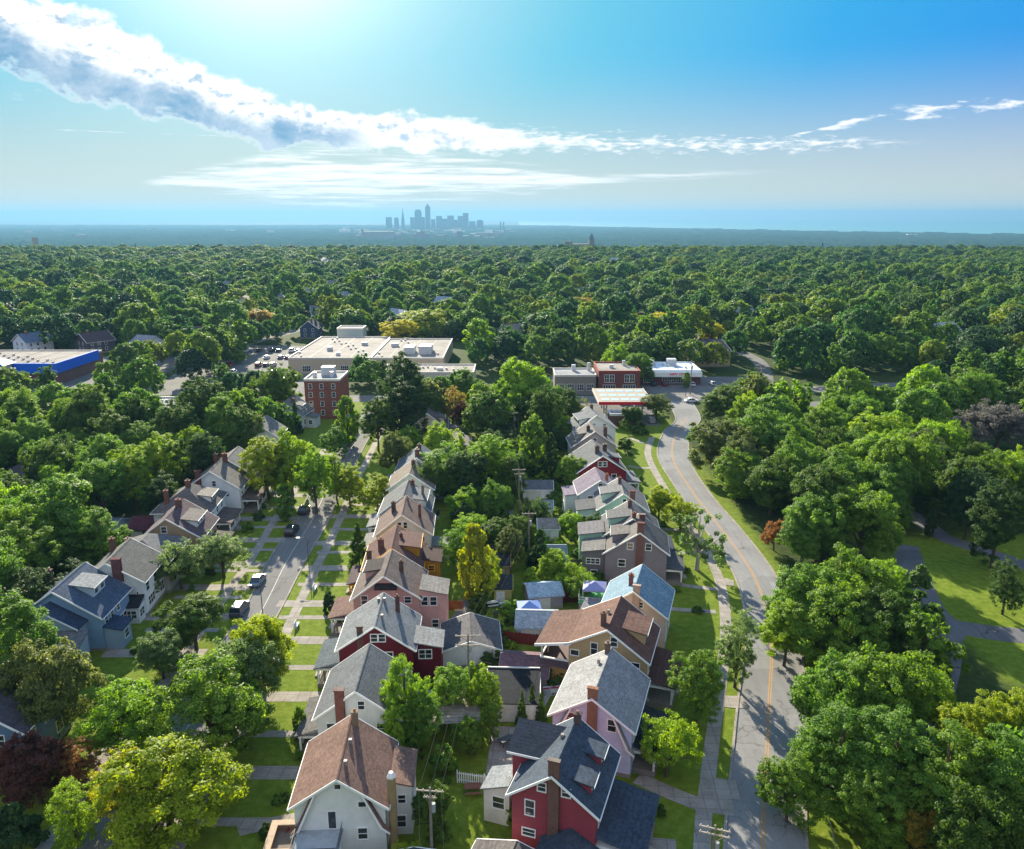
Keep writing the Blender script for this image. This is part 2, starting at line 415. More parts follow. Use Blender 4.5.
M_LOT = mat('lot_asphalt', f_asphalt((0.16, 0.155, 0.15)))
M_PARK = mat('park_asphalt', f_asphalt((0.13, 0.13, 0.135)))
def f_conc(b, o):
    p = geoc(b); n = b.noise(p, 0.5, 6, 0.65); n2 = b.noise(p, 8, 3)
    mp = b.n('ShaderNodeMapping'); mp.inputs['Rotation'].default_value = (0, 0, R(4)); b.l.new(p, mp.inputs[0])
    br = b.n('ShaderNodeTexBrick'); b.l.new(mp.outputs[0], br.inputs[0]); br.inputs['Scale'].default_value = 0.65; br.offset = 0.0
    br.inputs['Mortar Size'].default_value = 0.018; br.inputs['Row Height'].default_value = 1.0; br.inputs['Brick Width'].default_value = 1.0
    br.inputs['Color1'].default_value = (1,1,1,1); br.inputs['Color2'].default_value = (0.84,0.84,0.84,1); br.inputs['Mortar'].default_value = (0.45,0.45,0.43,1)
    f = b.m('ADD', b.m('MULTIPLY', n, 0.7), b.m('MULTIPLY', n2, 0.3))
    col = b.ramp(f, [(0.3, (0.20, 0.18, 0.155, 1)), (0.55, (0.33, 0.295, 0.26, 1)), (0.75, (0.42, 0.38, 0.345, 1))])
    mx = b.n('ShaderNodeMix', data_type='RGBA', blend_type='MULTIPLY'); mx.inputs[0].default_value = 1.0
    b.l.new(col, mx.inputs[6]); b.l.new(br.outputs[0], mx.inputs[7])
    pbsdf(b, o, mx.outputs[2], 0.9, 0.15)
M_CONC = mat('concrete_slabs', f_conc)
def f_line(c):
    def fn(b, o):
        n = b.noise(geoc(b), 1.6, 5, 0.7); col = b.mix(b.mapr(n, 0.5, 0.72), c, sc3(c, 0.5)); pbsdf(b, o, col, 0.8, 0.2)
    return fn
M_ORANGE = mat('orange_paint', f_line((0.42, 0.23, 0.08, 1)))
M_WLINE = mat('white_line', f_line((0.45, 0.44, 0.42, 1)))

# the curved main road
rc_l = [G(u, v) for u, v in ((725.5, 849), (732, 770), (739, 700), (746, 645), (743, 600), (728, 562), (700, 522), (675, 486), (658, 455), (664, 432), (676, 418))]
rc_r = [G(u, v) for u, v in ((806, 849), (805, 770), (804, 700), (800, 645), (787, 600), (769, 566), (741, 530), (711, 495), (690, 461), (690, 433), (700, 418))]
rc_l = [(rc_l[0][0]-6, rc_l[0][1]-22)]+rc_l+[(rc_l[-1][0]+2, 268)]
rc_r = [(rc_r[0][0]-6, rc_r[0][1]-22)]+rc_r+[(rc_r[-1][0]+3, 268)]
ribbon('curved_road', rc_l, rc_r, 0.004, M_ROAD)
strip('road_kerb', offset(rc_l, -0.12), 0.3, 0.12, M_CONC, 10, thick=0.12); strip('road_kerb', offset(rc_r, 0.12), 0.3, 0.12, M_CONC, 10, thick=0.12)
mid = [((a[0]+b_[0])/2, (a[1]+b_[1])/2) for a, b_ in zip(rc_l, rc_r)]
for d in (-0.14, 0.14):
    strip('road_marking', offset(mid[:-1], d-0.25), 0.13, 0.009, M_ORANGE, 12)
# the side street on the left
st_l = [(-46, 40), (-42.9, 60), (-42.4, 90), (-42.2, 112), (-43.8, 131), (-44.2, 150), (-45.2, 168), (-46.2, 200), (-47.5, 250)]
st_r = [(-38, 40), (-36.6, 60), (-36.4, 90), (-36.6, 112), (-37.3, 131), (-37.5, 150), (-38.6, 168), (-39.8, 200), (-41.5, 250)]
ribbon('side_street', st_l, st_r, 0.004, M_STREET)
strip('street_kerb', offset(st_l, -0.1), 0.25, 0.12, M_CONC, 8, thick=0.12); strip('street_kerb', offset(st_r, 0.1), 0.25, 0.12, M_CONC, 8, thick=0.12)
smid = [((a[0]+b_[0])/2, (a[1]+b_[1])/2) for a, b_ in zip(st_l, st_r)]
strip('street_marking', smid, 0.12, 0.009, M_WLINE)
# sidewalks
wk_r = [(14, 45)]+[G(u, v) for u, v in ((702, 849), (706, 796), (713, 736), (722, 670), (726, 630), (722, 590), (712, 562), (698, 538), (678, 508), (662, 484), (648, 455), (652, 437))]
strip('sidewalk', wk_r, 1.7, 0.03, M_CONC)
wk_s = [(-33.0, 45), (-33.0, 90), (-33.8, 108), (-34.2, 118), (-34.6, 129), (-34.8, 141), (-35.4, 154), (-36.6, 180), (-38.2, 240)]
wk_l = [(-46.0, 45), (-46.2, 90), (-47, 120), (-47.2, 130), (-47.7, 139), (-48.6, 152), (-49.4, 180), (-51, 240)]
strip('sidewalk', wk_s, 1.6, 0.03, M_CONC); strip('sidewalk', wk_l, 1.5, 0.03, M_CONC)
# cross street by the shops, parking aprons, far lots
cs = [(-330, 300), (-240, 272), (-150, 262), (-60, 262), (0, 262), (50, 262), (90, 272), (150, 285), (260, 290)]
strip('cross_street', cs, 9.5, 0.012, M_STREET)
strip('road_marking', cs, 0.15, 0.017, M_ORANGE)
strip('avenue', [(-137, 250), (-133, 262), (-127, 285), (-131, 320), (-134, 361), (-120, 420), (-100, 520)], 8, 0.008, M_LOT)
strip('park_avenue', [(88, 270), (98, 300), (106, 340), (100, 380), (82, 440), (70, 520)], 6, 0.008, M_LOT)
def sheet(name, pts, z, m):
    me = bpy.data.meshes.new(name); me.from_pydata([(x, y, z) for x, y in pts], [], [list(range(len(pts)))]); me.materials.append(m)
    return structure(link(name, me))
sheet('parking_lot', [(5, 268), (84, 268), (92, 300), (70, 300), (5, 300)], 0.016, M_LOT)
sheet('parking_lot', [(-124, 267.5), (-62, 267.5), (-78, 372), (-128, 378)], 0.016, M_LOT)
sheet('parking_lot', [(-235, 282), (-142, 268), (-136, 300), (-139, 345), (-215, 345)], 0.016, M_LOT)
sheet('forecourt', [(18, 226), (44, 226), (46, 256.9), (16, 256.9)], 0.016, M_LOT)
sheet('parking_lot', [(92, 232), (128, 238), (126, 262), (94, 256)], 0.016, M_LOT)
# park path on the right
path_px_l = [(868, 640), (905, 668), (928, 690), (938, 718)]
pp = [G(u, v) for u, v in ((812, 515), (870, 505), (905, 512), (925, 524), (945, 538), (975, 548), (1010, 560), (1050, 575))]
strip('park_path', pp, 4.0, 0.006, M_PARK)
ring = [G(u, v) for u, v in ((905, 545), (915, 575), (928, 605), (945, 622), (975, 630), (1024, 636), (1090, 640))]
strip('park_drive', ring, 4.6, 0.010, M_PARK)
sheet('park_drive', [G(u, v) for u, v in ((921, 590), (935, 612), (968, 632), (958, 650), (958, 668), (940, 668), (925, 640), (915, 610))], 0.014, M_PARK)
strip('park_drive', [G(u, v) for u, v in ((944, 640), (940, 665), (930, 700), (918, 740), (905, 790))], 5.0, 0.018, M_PARK)
# ================================================================ houses
HOUSE_SPOTS = []
GLASS = m_glass(); WHITE = m_plain('e4e4e0', 0.55, 0.3, 0.06)
def window(parent, face, a, z, w, h, trim=WHITE, off=0.0, mull=True):
    """face: ('x', value, sign) or ('y', value, sign); a: position along the wall; z: centre"""
    ax, val, sg = face
    fr = MB(); t = 0.10; d0, d1 = (0.0, 0.07)
    def bx(mb, a0, a1, z0, z1, e0, e1):
        lo, hi = sorted((val+sg*e0, val+sg*e1))
        if ax == 'y': mb.box(a0, a1, lo, hi, z0, z1)
        else: mb.box(lo, hi, a0, a1, z0, z1)
    bx(fr, a-w/2-t, a+w/2+t, z+h/2, z+h/2+t, d0, d1); bx(fr, a-w/2-t, a+w/2+t, z-h/2-t, z-h/2, d0, d1+0.04)
    bx(fr, a-w/2-t, a-w/2, z-h/2, z+h/2, d0, d1); bx(fr, a+w/2, a+w/2+t, z-h/2, z+h/2, d0, d1)
    if mull and h > 0.7: bx(fr, a-w/2, a+w/2, z-0.03, z+0.03, d0, d1-0.01)
    if w > 1.3:
        k = max(2, round(w/0.8))
        for i in range(1, k): bx(fr, a-w/2+w*i/k-0.045, a-w/2+w*i/k+0.045, z-h/2, z+h/2, d0, d1-0.005)
    f = fr.build('window', trim, parent)
    p = MB(); bx(p, a-w/2, a+w/2, z-h/2, z+h/2, 0.004, 0.03); p.build('pane', GLASS, f)
    return f
def roof_profile(wl, zl, wr, zr_, z, o, th=0.2, gam=None):
    """closed profile (x,z) of a two-slope roof with eave overhang o"""
    sl = (z-zl)/wl; sr = (z-zr_)/wr
    L_ = (-wl-o, zl-sl*o); R_ = (wr+o, zr_-sr*o)
    if gam:
        k, kz = gam      # break point fraction and height
        top = [L_, (-wl*k, kz), (0, z), (wr*k, kz), R_]
    else: top = [L_, (0, z), R_]
    return top, th
def chimney(roof, x, y, z0, z1, w=0.75, m=None, cap=True, potm=None):
    mb = MB(); mb.box(x-w/2, x+w/2, y-w*0.4, y+w*0.4, z0, z1); mb.box(x-w/2-0.07, x+w/2+0.07, y-w*0.4-0.07, y+w*0.4+0.07, z1, z1+0.14)
    c = mb.build('chimney', m or m_brick(), roof)
    mb = MB(); mb.tube([(x, y, z1+0.12), (x, y, z1+0.42)], 0.13, 8); mb.build('chimney_pot', m_plain('8a6a58', 0.8), c)
    return c
def house(label, at, W=(4.4, 4.4), L=9.0, eave=(6.0, 6.0), ridge=9.4, ang=-2, wall='d8d8d2', roof='6f6c6a', trim='e4e4e0', front=(), left=(), right=(), chim=(),
          dormers=(), porches=(), wings=(), o=0.45, hip=0.0, name='brick_house', extra=None, group=None, cat='house', gable2=None, cheeks=False, wmat=None, size_r=None, awin=True):
    """at: ground x,y below the near end of the ridge; local +y runs along the ridge away from it"""
    rz = -R(ang); wl, wr = W
    at = (at[0]+math.sin(R(ang))*o, at[1]+math.cos(R(ang))*o)      # the measured ridge end is the tip of the overhang
    h = thing('house' if cat == 'house' else name, label, cat, (at[0], at[1], 0), rz, group)
    cx, cy = at[0]+math.sin(R(ang))*L/2, at[1]+math.cos(R(ang))*L/2
    HOUSE_SPOTS.append((cx, cy, size_r or max(wl, wr)+0.5))
    M_W = wmat or m_siding(wall); M_R = m_roof(roof); M_T = m_plain(trim, 0.55, 0.3, 0.06)
    zl, zr_ = eave; y1 = L
    th = 0.22
    top, _ = roof_profile(wl, zl, wr, zr_, ridge, o)
    # roof solid
    if hip <= 0:
        prof = top+[(x, z-th) for x, z in reversed(top)]
        mb = MB(); n = len(top)
        # build as strips so that the concave section stays clean
        for i in range(n-1):
            (xa, za), (xb, zb) = top[i], top[i+1]
            mb.prism([(xa, za), (xb, zb), (xb, zb-th), (xa, za-th)], -o, y1+o)
        r = mb.build('roof', M_R, h)
        cap = MB(); cap.prism([(-0.14, ridge-0.03), (0, ridge+0.05), (0.14, ridge-0.03), (0, ridge-0.1)], -o-0.003, y1+o+0.003); cap.build('ridge_cap', M_R, r)
        f = MB()
        for yy0, yy1 in ((-o-0.09, -o-0.004), (y1+o+0.004, y1+o+0.09)):
            for i in range(n-1):
                (xa, za), (xb, zb) = top[i], top[i+1]
                f.prism([(xa, za+0.02), (xb, zb+0.02), (xb, zb-0.25), (xa, za-0.25)], yy0, yy1)
        f.box(top[0][0]-0.10, top[0][0]-0.004, -o, y1+o, top[0][1]-0.22, top[0][1]-0.10); f.box(top[-1][0]+0.004, top[-1][0]+0.10, -o, y1+o, top[-1][1]-0.22, top[-1][1]-0.10)
        f.build('trim', M_T, h)
        ins = [(x, z-th+0.06) for x, z in ((-wl, zl), (0, ridge), (wr, zr_))]
        w = MB(); w.prism([(-wl, 0), (wr, 0), (wr, ins[2][1]), (0, ins[1][1]), (-wl, ins[0][1])], 0, y1)
        # near gable first, so the polygon is convex either way
    else:
        mb = MB(); n = 0
        e = zl
        A = [(-wl-o, -o, e), (wr+o, -o, e), (wr+o, y1+o, e), (-wl-o, y1+o, e)]
        c = (wr-wl)/2
        mb.v = [(x, y, z-0.15) for x, y, z in A]+A+[(c, hip, ridge), (c, y1-hip, ridge)]
        mb.f = [[3,2,1,0],[0,1,5,4],[1,2,6,5],[2,3,7,6],[3,0,4,7],[4,5,8],[5,6,9,8],[6,7,9],[7,4,8,9]]
        r = mb.build('roof', M_R, h)
        f = MB()
        f.box(-wl-o-0.08, wr+o+0.08, -o-0.08, -o-0.003, e-0.2, e-0.02); f.box(-wl-o-0.08, wr+o+0.08, y1+o+0.003, y1+o+0.08, e-0.2, e-0.02)
        f.box(-wl-o-0.08, -wl-o-0.003, -o-0.003, y1+o+0.003, e-0.2, e-0.02); f.box(wr+o+0.003, wr+o+0.08, -o-0.003, y1+o+0.003, e-0.2, e-0.02)
        f.build('trim', M_T, h)
        w = MB(); w.box(-wl, wr, 0, y1, 0, e-0.1)
    w.build('wall', M_W, h)
    fd = MB(); fd.box(-wl-0.05, wr+0.05, -0.05, y1+0.05, -0.3, 0.45); fd.build('foundation', m_plain('8d8880', 0.9), h)
    for q in front: window(h, ('y', 0.0, -1), q[0], q[1], q[2], q[3], M_T)
    for q in left: window(h, ('x', -wl, -1), q[0], q[1], q[2], q[3], M_T)
    for q in right: window(h, ('x', wr, 1), q[0], q[1], q[2], q[3], M_T)
    if awin:   # rear wall
        for zz in (1.9, 4.6):
            for xx in (-wl*0.5, wr*0.5): window(h, ('y', y1, 1), xx, zz, 0.9, 1.3, M_T)
    if cheeks:    # gambrel ends: steep lower slopes with pale bargeboards standing in front of the gable wall
        for s, ww in ((-1, wl), (1, wr)):
            for yy in (-0.42, y1+0.004):
                mb = MB()
                P_ = [(s*ww*0.58, ridge-(ridge-zl)*0.58-0.24), (s*ww*0.98, zl-2.7), (s*(ww+0.45), zl-3.3), (s*(ww+0.45), zl-3.52), (s*ww*0.90, zl-2.9), (s*ww*0.50, ridge-(ridge-zl)*0.5-0.34)]
                for i in range(2):
                    a_, b_, c_, d_ = P_[i], P_[i+1], P_[4-i], P_[5-i]
                    mb.hexa([(a_[0], yy, a_[1]), (b_[0], yy, b_[1]), (b_[0], yy+0.42, b_[1]), (a_[0], yy+0.42, a_[1]), (d_[0], yy, d_[1]), (c_[0], yy, c_[1]), (c_[0], yy+0.42, c_[1]), (d_[0], yy+0.42, d_[1])])
                mb.build('gambrel_edge', M_R if s < 0 else M_R, h)
                m2 = MB()
                y_ = yy-0.05 if yy < 0 else yy+0.42
                for i in range(2):
                    a_, b_, c_, d_ = P_[i], P_[i+1], P_[4-i], P_[5-i]
                    k = 0.5
                    m2.hexa([(a_[0]*(1-k)+d_[0]*k, y_, a_[1]*(1-k)+d_[1]*k), (b_[0]*(1-k)+c_[0]*k, y_, b_[1]*(1-k)+c_[1]*k), (b_[0]*(1-k)+c_[0]*k, y_+0.05, b_[1]*(1-k)+c_[1]*k), (a_[0]*(1-k)+d_[0]*k, y_+0.05, a_[1]*(1-k)+d_[1]*k),
                             (d_[0], y_, d_[1]-0.05), (c_[0], y_, c_[1]-0.08), (c_[0], y_+0.05, c_[1]-0.08), (d_[0], y_+0.05, d_[1]-0.05)])
                m2.build('bargeboard', M_T, h)
    def surf(x):
        return ridge-(ridge-zl)*(-x)/wl if x < 0 else ridge-(ridge-zr_)*x/wr
    for q in chim:
        x, y, hh = q[:3]; mm = m_brick(q[3]) if len(q) > 3 and q[3] else m_brick()
        ww = q[4] if len(q) > 4 else 0.75
        if y < 0:   # outside chimney on the near gable
            mb = MB(); mb.box(x-ww/2, x+ww/2, y, -0.004, 0, surf(x)+hh); mb.box(x-ww/2-0.08, x+ww/2+0.08, y-0.08, 0.12, surf(x)+hh, surf(x)+hh+0.16)
            mb.build('chimney', mm, h)
        elif abs(x) > max(wl, wr)-0.01:
            mb = MB(); s = 1 if x > 0 else -1; x0 = (wr if s > 0 else -wl)
            a_, b_ = sorted((x0+s*0.004, x0+s*0.75)); mb.box(a_, b_, y-ww/2, y+ww/2, 0, ridge+hh); mb.build('chimney', mm, h)
        else: chimney(r, x, y, surf(x)-0.5, max(surf(x)+hh, ridge+0.2 if hh > 1.2 else 0), ww, mm)
    for q in dormers:   # (side, yc, width, x_out fraction, height, wall colour, roof colour, kind)
        s, yc, dw, fx, dh = q[:5]; wc = m_siding(q[5]) if len(q) > 5 and q[5] else M_W; rc = m_roof(q[6]) if len(q) > 6 and q[6] else M_R
        ww = wl if s < 0 else wr
        xo = ww*fx; zb = surf(s*xo); zt = zb+dh; pitch = 0.16
        xi = xo
        while xi > 0 and surf(s*xi) < zt+(xo-xi)*pitch: xi -= 0.05
        mb = MB()
        a_, b_ = xo, xi
        zi = zt+(xo-xi)*pitch
        mb.hexa([(s*a_, yc-dw/2, zb-0.4), (s*a_, yc+dw/2, zb-0.4), (s*b_, yc+dw/2, zb-0.1), (s*b_, yc-dw/2, zb-0.1), (s*a_, yc-dw/2, zt), (s*a_, yc+dw/2, zt), (s*b_, yc+dw/2, zi), (s*b_, yc-dw/2, zi)])
        D = mb.build('dormer', wc, h)
        mb = MB(); xo2 = xo+0.35; z2 = zt-0.35*pitch
        mb.hexa([(s*xo2, yc-dw/2-0.3, z2), (s*xo2, yc+dw/2+0.3, z2), (s*(b_-0.2), yc+dw/2+0.3, zi+0.2*pitch), (s*(b_-0.2), yc-dw/2-0.3, zi+0.2*pitch), (s*xo2, yc-dw/2-0.3, z2+0.16), (s*xo2, yc+dw/2+0.3, z2+0.16), (s*(b_-0.2), yc+dw/2+0.3, zi+0.2*pitch+0.16), (s*(b_-0.2), yc-dw/2-0.3, zi+0.2*pitch+0.16)])
        mb.build('dormer_roof', rc, D)
        mb = MB(); mb.box(*sorted((s*(xo2+0.004), s*(xo2+0.07))), yc-dw/2-0.3, yc+dw/2+0.3, z2-0.04, z2+0.14); mb.build('fascia', M_T, D)
        k = max(1, int(dw/1.3))
        if dh > 0.75:
            for i in range(k):
                fr = MB(); yy = yc-dw/2+dw*(i+0.5)/k; hw = min(0.45, dw/k*0.36)
                fr.box(*sorted((s*(xo+0.003), s*(xo+0.05))), yy-hw-0.08, yy+hw+0.08, zt-dh*0.85, zt-0.12)
                fr.build('window_frame', M_T, D)
                fr = MB(); fr.box(*sorted((s*(xo+0.052), s*(xo+0.06))), yy-hw, yy+hw, zt-dh*0.85+0.08, zt-0.2); fr.build('pane', GLASS, D)
    for q in porches:   # (side, y0, y1, depth, z at wall, z at edge, roof colour)
        s, ya, yb, dp, za, zb = q[:6]; rc = m_roof(q[6]) if len(q) > 6 and q[6] else M_R
        hc = q[7] if len(q) > 7 else 'e0e0dc'
        x0 = (wr if s > 0 else -wl)+s*0.004; xe = x0+s*(dp+0.3)
        mb = MB(); e = 0.5
        mb.v = [(x0, ya-0.3, za-0.02), (xe, ya-0.3, zb), (xe, yb+0.3, zb), (x0, yb+0.3, za-0.02), (x0, ya-0.3+e, za+0.12), (xe, ya-0.3, zb+0.14), (xe, yb+0.3, zb+0.14), (x0, yb+0.3-e, za+0.12)]
        mb.f = [[0,1,2,3],[4,7,6,5],[0,4,5,1],[1,5,6,2],[2,6,7,3],[3,7,4,0]]
        mb.build('porch_roof', rc, h)
        mb = MB(); mb.box(*sorted((x0, x0+s*dp)), ya, yb, zb-0.34, zb-0.06); mb.build('porch_beam', M_T, h)
        mb = MB(); mb.box(*sorted((x0, x0+s*dp)), ya, yb, 0, 0.62); mb.build('porch_floor', m_plain('7d7670', 0.9), h)
        for yy in (ya+0.18, (ya+yb)/2, yb-0.18):
            mb = MB(); xx = x0+s*(dp-0.2); mb.box(xx-0.11, xx+0.11, yy-0.11, yy+0.11, 0.62, zb-0.34); mb.build('column', m_plain(hc, 0.6), h)
        mb = MB(); xx = x0+s*(dp-0.15); mb.box(xx-0.03, xx+0.03, ya, yb, 1.35, 1.45); mb.box(xx-0.03, xx+0.03, ya, yb, 0.72, 0.8)
        yy = ya
        while yy < yb: mb.box(xx-0.02, xx+0.02, yy-0.02, yy+0.02, 0.8, 1.35); yy += 0.28
        mb.build('railing', m_plain(hc, 0.6), h)
        mb = MB()
        for i in range(3): mb.box(*sorted((x0+s*(dp+0.3*i), x0+s*(dp+0.3*(i+1)))), (ya+yb)/2-0.8, (ya+yb)/2+0.8, 0, 0.5-0.16*i)
        mb.build('steps', m_plain('9a948c', 0.9), h)
        yd = ya+(yb-ya)*0.3; mb = MB(); mb.box(*sorted((x0, x0+s*0.06)), yd-0.45, yd+0.45, 0.64, 2.6); dr = mb.build('door', m_plain('4a2f26', 0.5), h)
    for q in wings:   # flat/shed wing: (x0,x1,y0,y1,z_low,z_high, dir, wall, roof, windows)
        xa, xb, ya, yb, z_l, z_h, dr, wc, rc = q[:9]
        mw = m_siding(wc) if wc else M_W; mr = m_roof(rc) if rc else M_R
        zf = {'-y': (z_l, z_l, z_h, z_h), '+x': (z_h, z_l, z_l, z_h), '-x': (z_l, z_h, z_h, z_l), '+y': (z_h, z_h, z_l, z_l)}[dr]
        mb = MB(); mb.hexa([(xa, ya, 0), (xb, ya, 0), (xb, yb, 0), (xa, yb, 0)]+[(x, y, z-0.05) for (x, y), z in zip(((xa, ya), (xb, ya), (xb, yb), (xa, yb)), zf)])
        wg = mb.build('wing', mw, h)
        e = 0.3; mb = MB(); pts = ((xa-e, ya-e), (xb+e, ya-e), (xb+e, yb-0.004), (xa-e, yb-0.004)) if dr == '-y' else ((xa-(e if dr == '-x' else 0.0), ya-e), (xb+(e if dr == '+x' else 0.0), ya-e), (xb+(e if dr == '+x' else 0.0), yb+e), (xa-(e if dr == '-x' else 0.0), yb+e))
        mb.hexa([(x, y, z) for (x, y), z in zip(pts, zf)]+[(x, y, z+0.16) for (x, y), z in zip(pts, zf)]); mb.build('wing_roof', mr, wg)
        for wn in (q[9] if len(q) > 9 else ()):
            fa, a_, z_, w_, h_ = wn
            fc = {'f': ('y', ya, -1), 'l': ('x', xa, -1), 'r': ('x', xb, 1)}[fa]
            window(h, fc, a_, z_, w_, h_, M_T)
    if extra: extra(h, M_W, M_R, M_T)
    return h
def gable_ext(x, y0, y1, w, zb, zr, side_col, roof_col, where='front'):
    """lower gabled projection on the near wall, ridge along y"""
    def fn(h, MW, MR, MT):
        mw = m_siding(side_col) if side_col else MW; mr = m_roof(roof_col) if roof_col else MR
        mb = MB(); mb.prism([(x-w/2, 0), (x+w/2, 0), (x+w/2, zb), (x, zr-0.12), (x-w/2, zb)], y0, y1-0.004); g = mb.build('wing', mw, h)
        mb = MB(); k = (zr-zb)/(w/2); e = 0.35
        for s in (-1, 1): mb.prism([(x, zr), (x+s*(w/2+e), zb-k*e), (x+s*(w/2+e), zb-k*e-0.14), (x, zr-0.14)], y0-0.35, y1-0.005)
        mb.build('wing_roof', mr, g)
        mb = MB()
        for s in (-1, 1): mb.prism([(x, zr+0.02), (x+s*(w/2+e), zb-k*e+0.02), (x+s*(w/2+e), zb-k*e-0.2), (x, zr-0.2)], y0-0.42, y0-0.354)
        mb.build('wing_trim', MT, g)
    return fn
# ---- middle block, west row (ridge parallel to the side street), nearest first
def P(u, v, z): return G(u, v, z)
def ex_h1(h, MW, MR, MT):
    # sun room with a railed roof deck on the near wall
    mb = MB(); mb.box(-3.9, 0.1, -3.2, -0.004, 0, 3.4); sr = mb.build('sun_room', MW, h)
    mb = MB(); mb.box(-4.1, 0.3, -3.4, -0.004, 3.4, 3.58); mb.build('roof_deck', m_plain('9fa8ac', 0.7), sr)
    for i in range(3): window(h, ('y', -3.2, -1), -3.1+1.2*i, 2.1, 0.85, 1.6, MT)
    window(h, ('x', 0.1, 1), -1.6, 1.8, 0.9, 1.5, MT)
    dk = m_plain('3a3d42', 0.5); mb = MB()
    for z in (3.7, 4.45):
        mb.box(-4.05, 0.25, -3.36, -3.31, z, z+0.05); mb.box(-4.05, -4.0, -3.3, -0.1, z, z+0.05); mb.box(0.2, 0.25, -3.3, -0.1, z, z+0.05)
    for i in range(15): xx = -4.05+4.25*i/14; mb.box(xx, xx+0.035, -3.35, -3.32, 3.58, 4.45)
    for i in range(1, 11):
        yy = -3.3+3.2*i/11
        for xx in (-4.04, 0.21): mb.box(xx, xx+0.03, yy, yy+0.03, 3.58, 4.45)
    mb.build('railing', dk, h)
    mb = MB(); mb.box(-1.15, -0.25, -0.05, -0.003, 3.62, 5.7); d = mb.build('door', MT, h)
    mb = MB(); mb.box(-1.05, -0.35, -0.065, -0.052, 3.75, 5.6); mb.build('pane', GLASS, d)
    # brick entrance terrace on the street side
    br = m_brick('8a6a55'); mb = MB(); mb.box(-7.4, -4.42, -0.5, 0.1, 0, 1.3); mb.box(-7.4, -6.9, 0.1, 3.4, 0, 1.3); mb.box(-7.4, -4.42, 3.4, 3.9, 0, 1.3); mb.box(-6.9, -4.42, 0.1, 3.4, 0, 0.7); mb.build('terrace', br, h)
    mb = MB(); mb.box(-7.5, -4.43, -0.6, 0.2, 1.3, 1.42); mb.box(-7.5, -6.8, 0.2, 3.3, 1.3, 1.42); mb.box(-7.5, -4.43, 3.3, 4.0, 1.3, 1.42); mb.build('terrace_coping', m_plain('b09a84', 0.8), h)
    mb = MB(); mb.tube([(4.95, 0.6, 0), (4.95, 0.6, 8.6)], 0.42, 10); c = mb.build('flue', m_plain('8d7a58', 0.8), h); mb = MB(); mb.tube([(4.95, 0.6, 8.55), (4.95, 0.6, 8.8), (4.95, 0.6, 9.25)], [0.3, 0.42, 0.2], 12); mb.build('flue_cap', m_plain('d8d8d8', 0.3, 0.6), c)
def ex_vents(pts):
    def fn(h, MW, MR, MT):
        for x, y, z in pts:
            mb = MB(); mb.box(x-0.16, x+0.16, y-0.16, y+0.16, z-0.25, z+0.28); mb.build('roof_vent', m_plain('8b8480', 0.5), h)
    return fn
def both(*fs):
    def fn(*a):
        for q in fs: q(*a)
    return fn
H = []
STDF = ((-2.0, 1.9, 0.95, 1.35), (2.0, 1.9, 0.95, 1.35), (-2.0, 4.6, 0.95, 1.3), (2.0, 4.6, 0.95, 1.3), (0, 7.4, 0.8, 0.9))
STDS = ((1.6, 4.6, 0.95, 1.3), (4.5, 4.6, 0.95, 1.3), (7.4, 4.6, 0.95, 1.3), (2.4, 1.9, 1.2, 1.4), (6.6, 1.9, 1.2, 1.4))
house('white house with a brown gambrel roof and a railed deck over its sun room', P(336, 779.3, 9.5), W=(4.2, 4.3), L=8.9, eave=(6.7, 6.4), ridge=9.5, ang=-3, wall='dcdcd6', roof='84695e', cheeks=True,
      front=((0.0, 8.35, 0.55, 0.5), (2.2, 6.3, 0.7, 0.55), (2.1, 3.0, 0.85, 1.2), (-1.8, 1.9, 0.2, 0.2)), left=STDS, right=((1.5, 4.5, 0.8, 1.1), (4.5, 1.8, 0.9, 1.2)), chim=((0.55, 8.2, 1.5, '8a7358', 0.6),),
      wings=((4.52, 6.6, 3.0, 8.0, 5.7, 6.3, '+x', None, None, (('f', 5.5, 1.6, 0.8, 1.3), ('f', 5.6, 4.2, 0.7, 0.9))),), extra=both(ex_h1, ex_vents(((0.5, 2.0, 9.35), (0.5, 5.2, 9.35)))))
house('white house with a grey hipped gambrel roof and a red brick end chimney', P(355, 691, 9.4), W=(4.5, 4.6), L=9.2, eave=(6.1, 6.0), ridge=9.4, ang=-1, wall='d6d8d6', roof='707478',
      front=((0.5, 7.3, 0.7, 1.0), (-3.0, 4.4, 0.9, 1.2), (2.6, 4.3, 0.9, 1.2), (2.0, 1.8, 1.0, 1.3)), left=STDS, right=STDS, chim=((-1.8, -0.55, 1.3, '7a3b30', 1.0),), porches=((-1, 1.0, 8.0, 2.6, 3.4, 2.7, '6f6c6a'),))
house('dark crimson house with a light grey roof and two chimneys, next to the pink one', P(374.5, 626, 9.5), W=(4.8, 4.7), L=8.4, eave=(6.3, 6.2), ridge=9.5, ang=-2, wall='5e1426', roof='80858a',
      front=((-0.15, 7.55, 0.9, 1.0), (0.75, 7.55, 0.9, 1.0), (1.6, 4.8, 0.95, 1.3), (-2.2, 2.0, 0.9, 1.3)), left=STDS, chim=((-2.0, -0.02, 0.9, '4f2a25', 0.8), (2.2, 6.2, 2.2, '4a2522', 0.55)), extra=ex_vents(((0.6, 2.4, 9.3), (0.4, 6.8, 9.45), (-0.4, 6.8, 9.45))),
      wings=((4.72, 8.3, 1.2, 5.2, 5.3, 6.1, '+x', None, '8d8f90', (('f', 6.2, 4.4, 1.6, 1.2), ('r', 3.0, 4.4, 1.4, 1.1))),), porches=((-1, 0.6, 7.4, 3.2, 3.6, 2.9, '5f6a72'),))
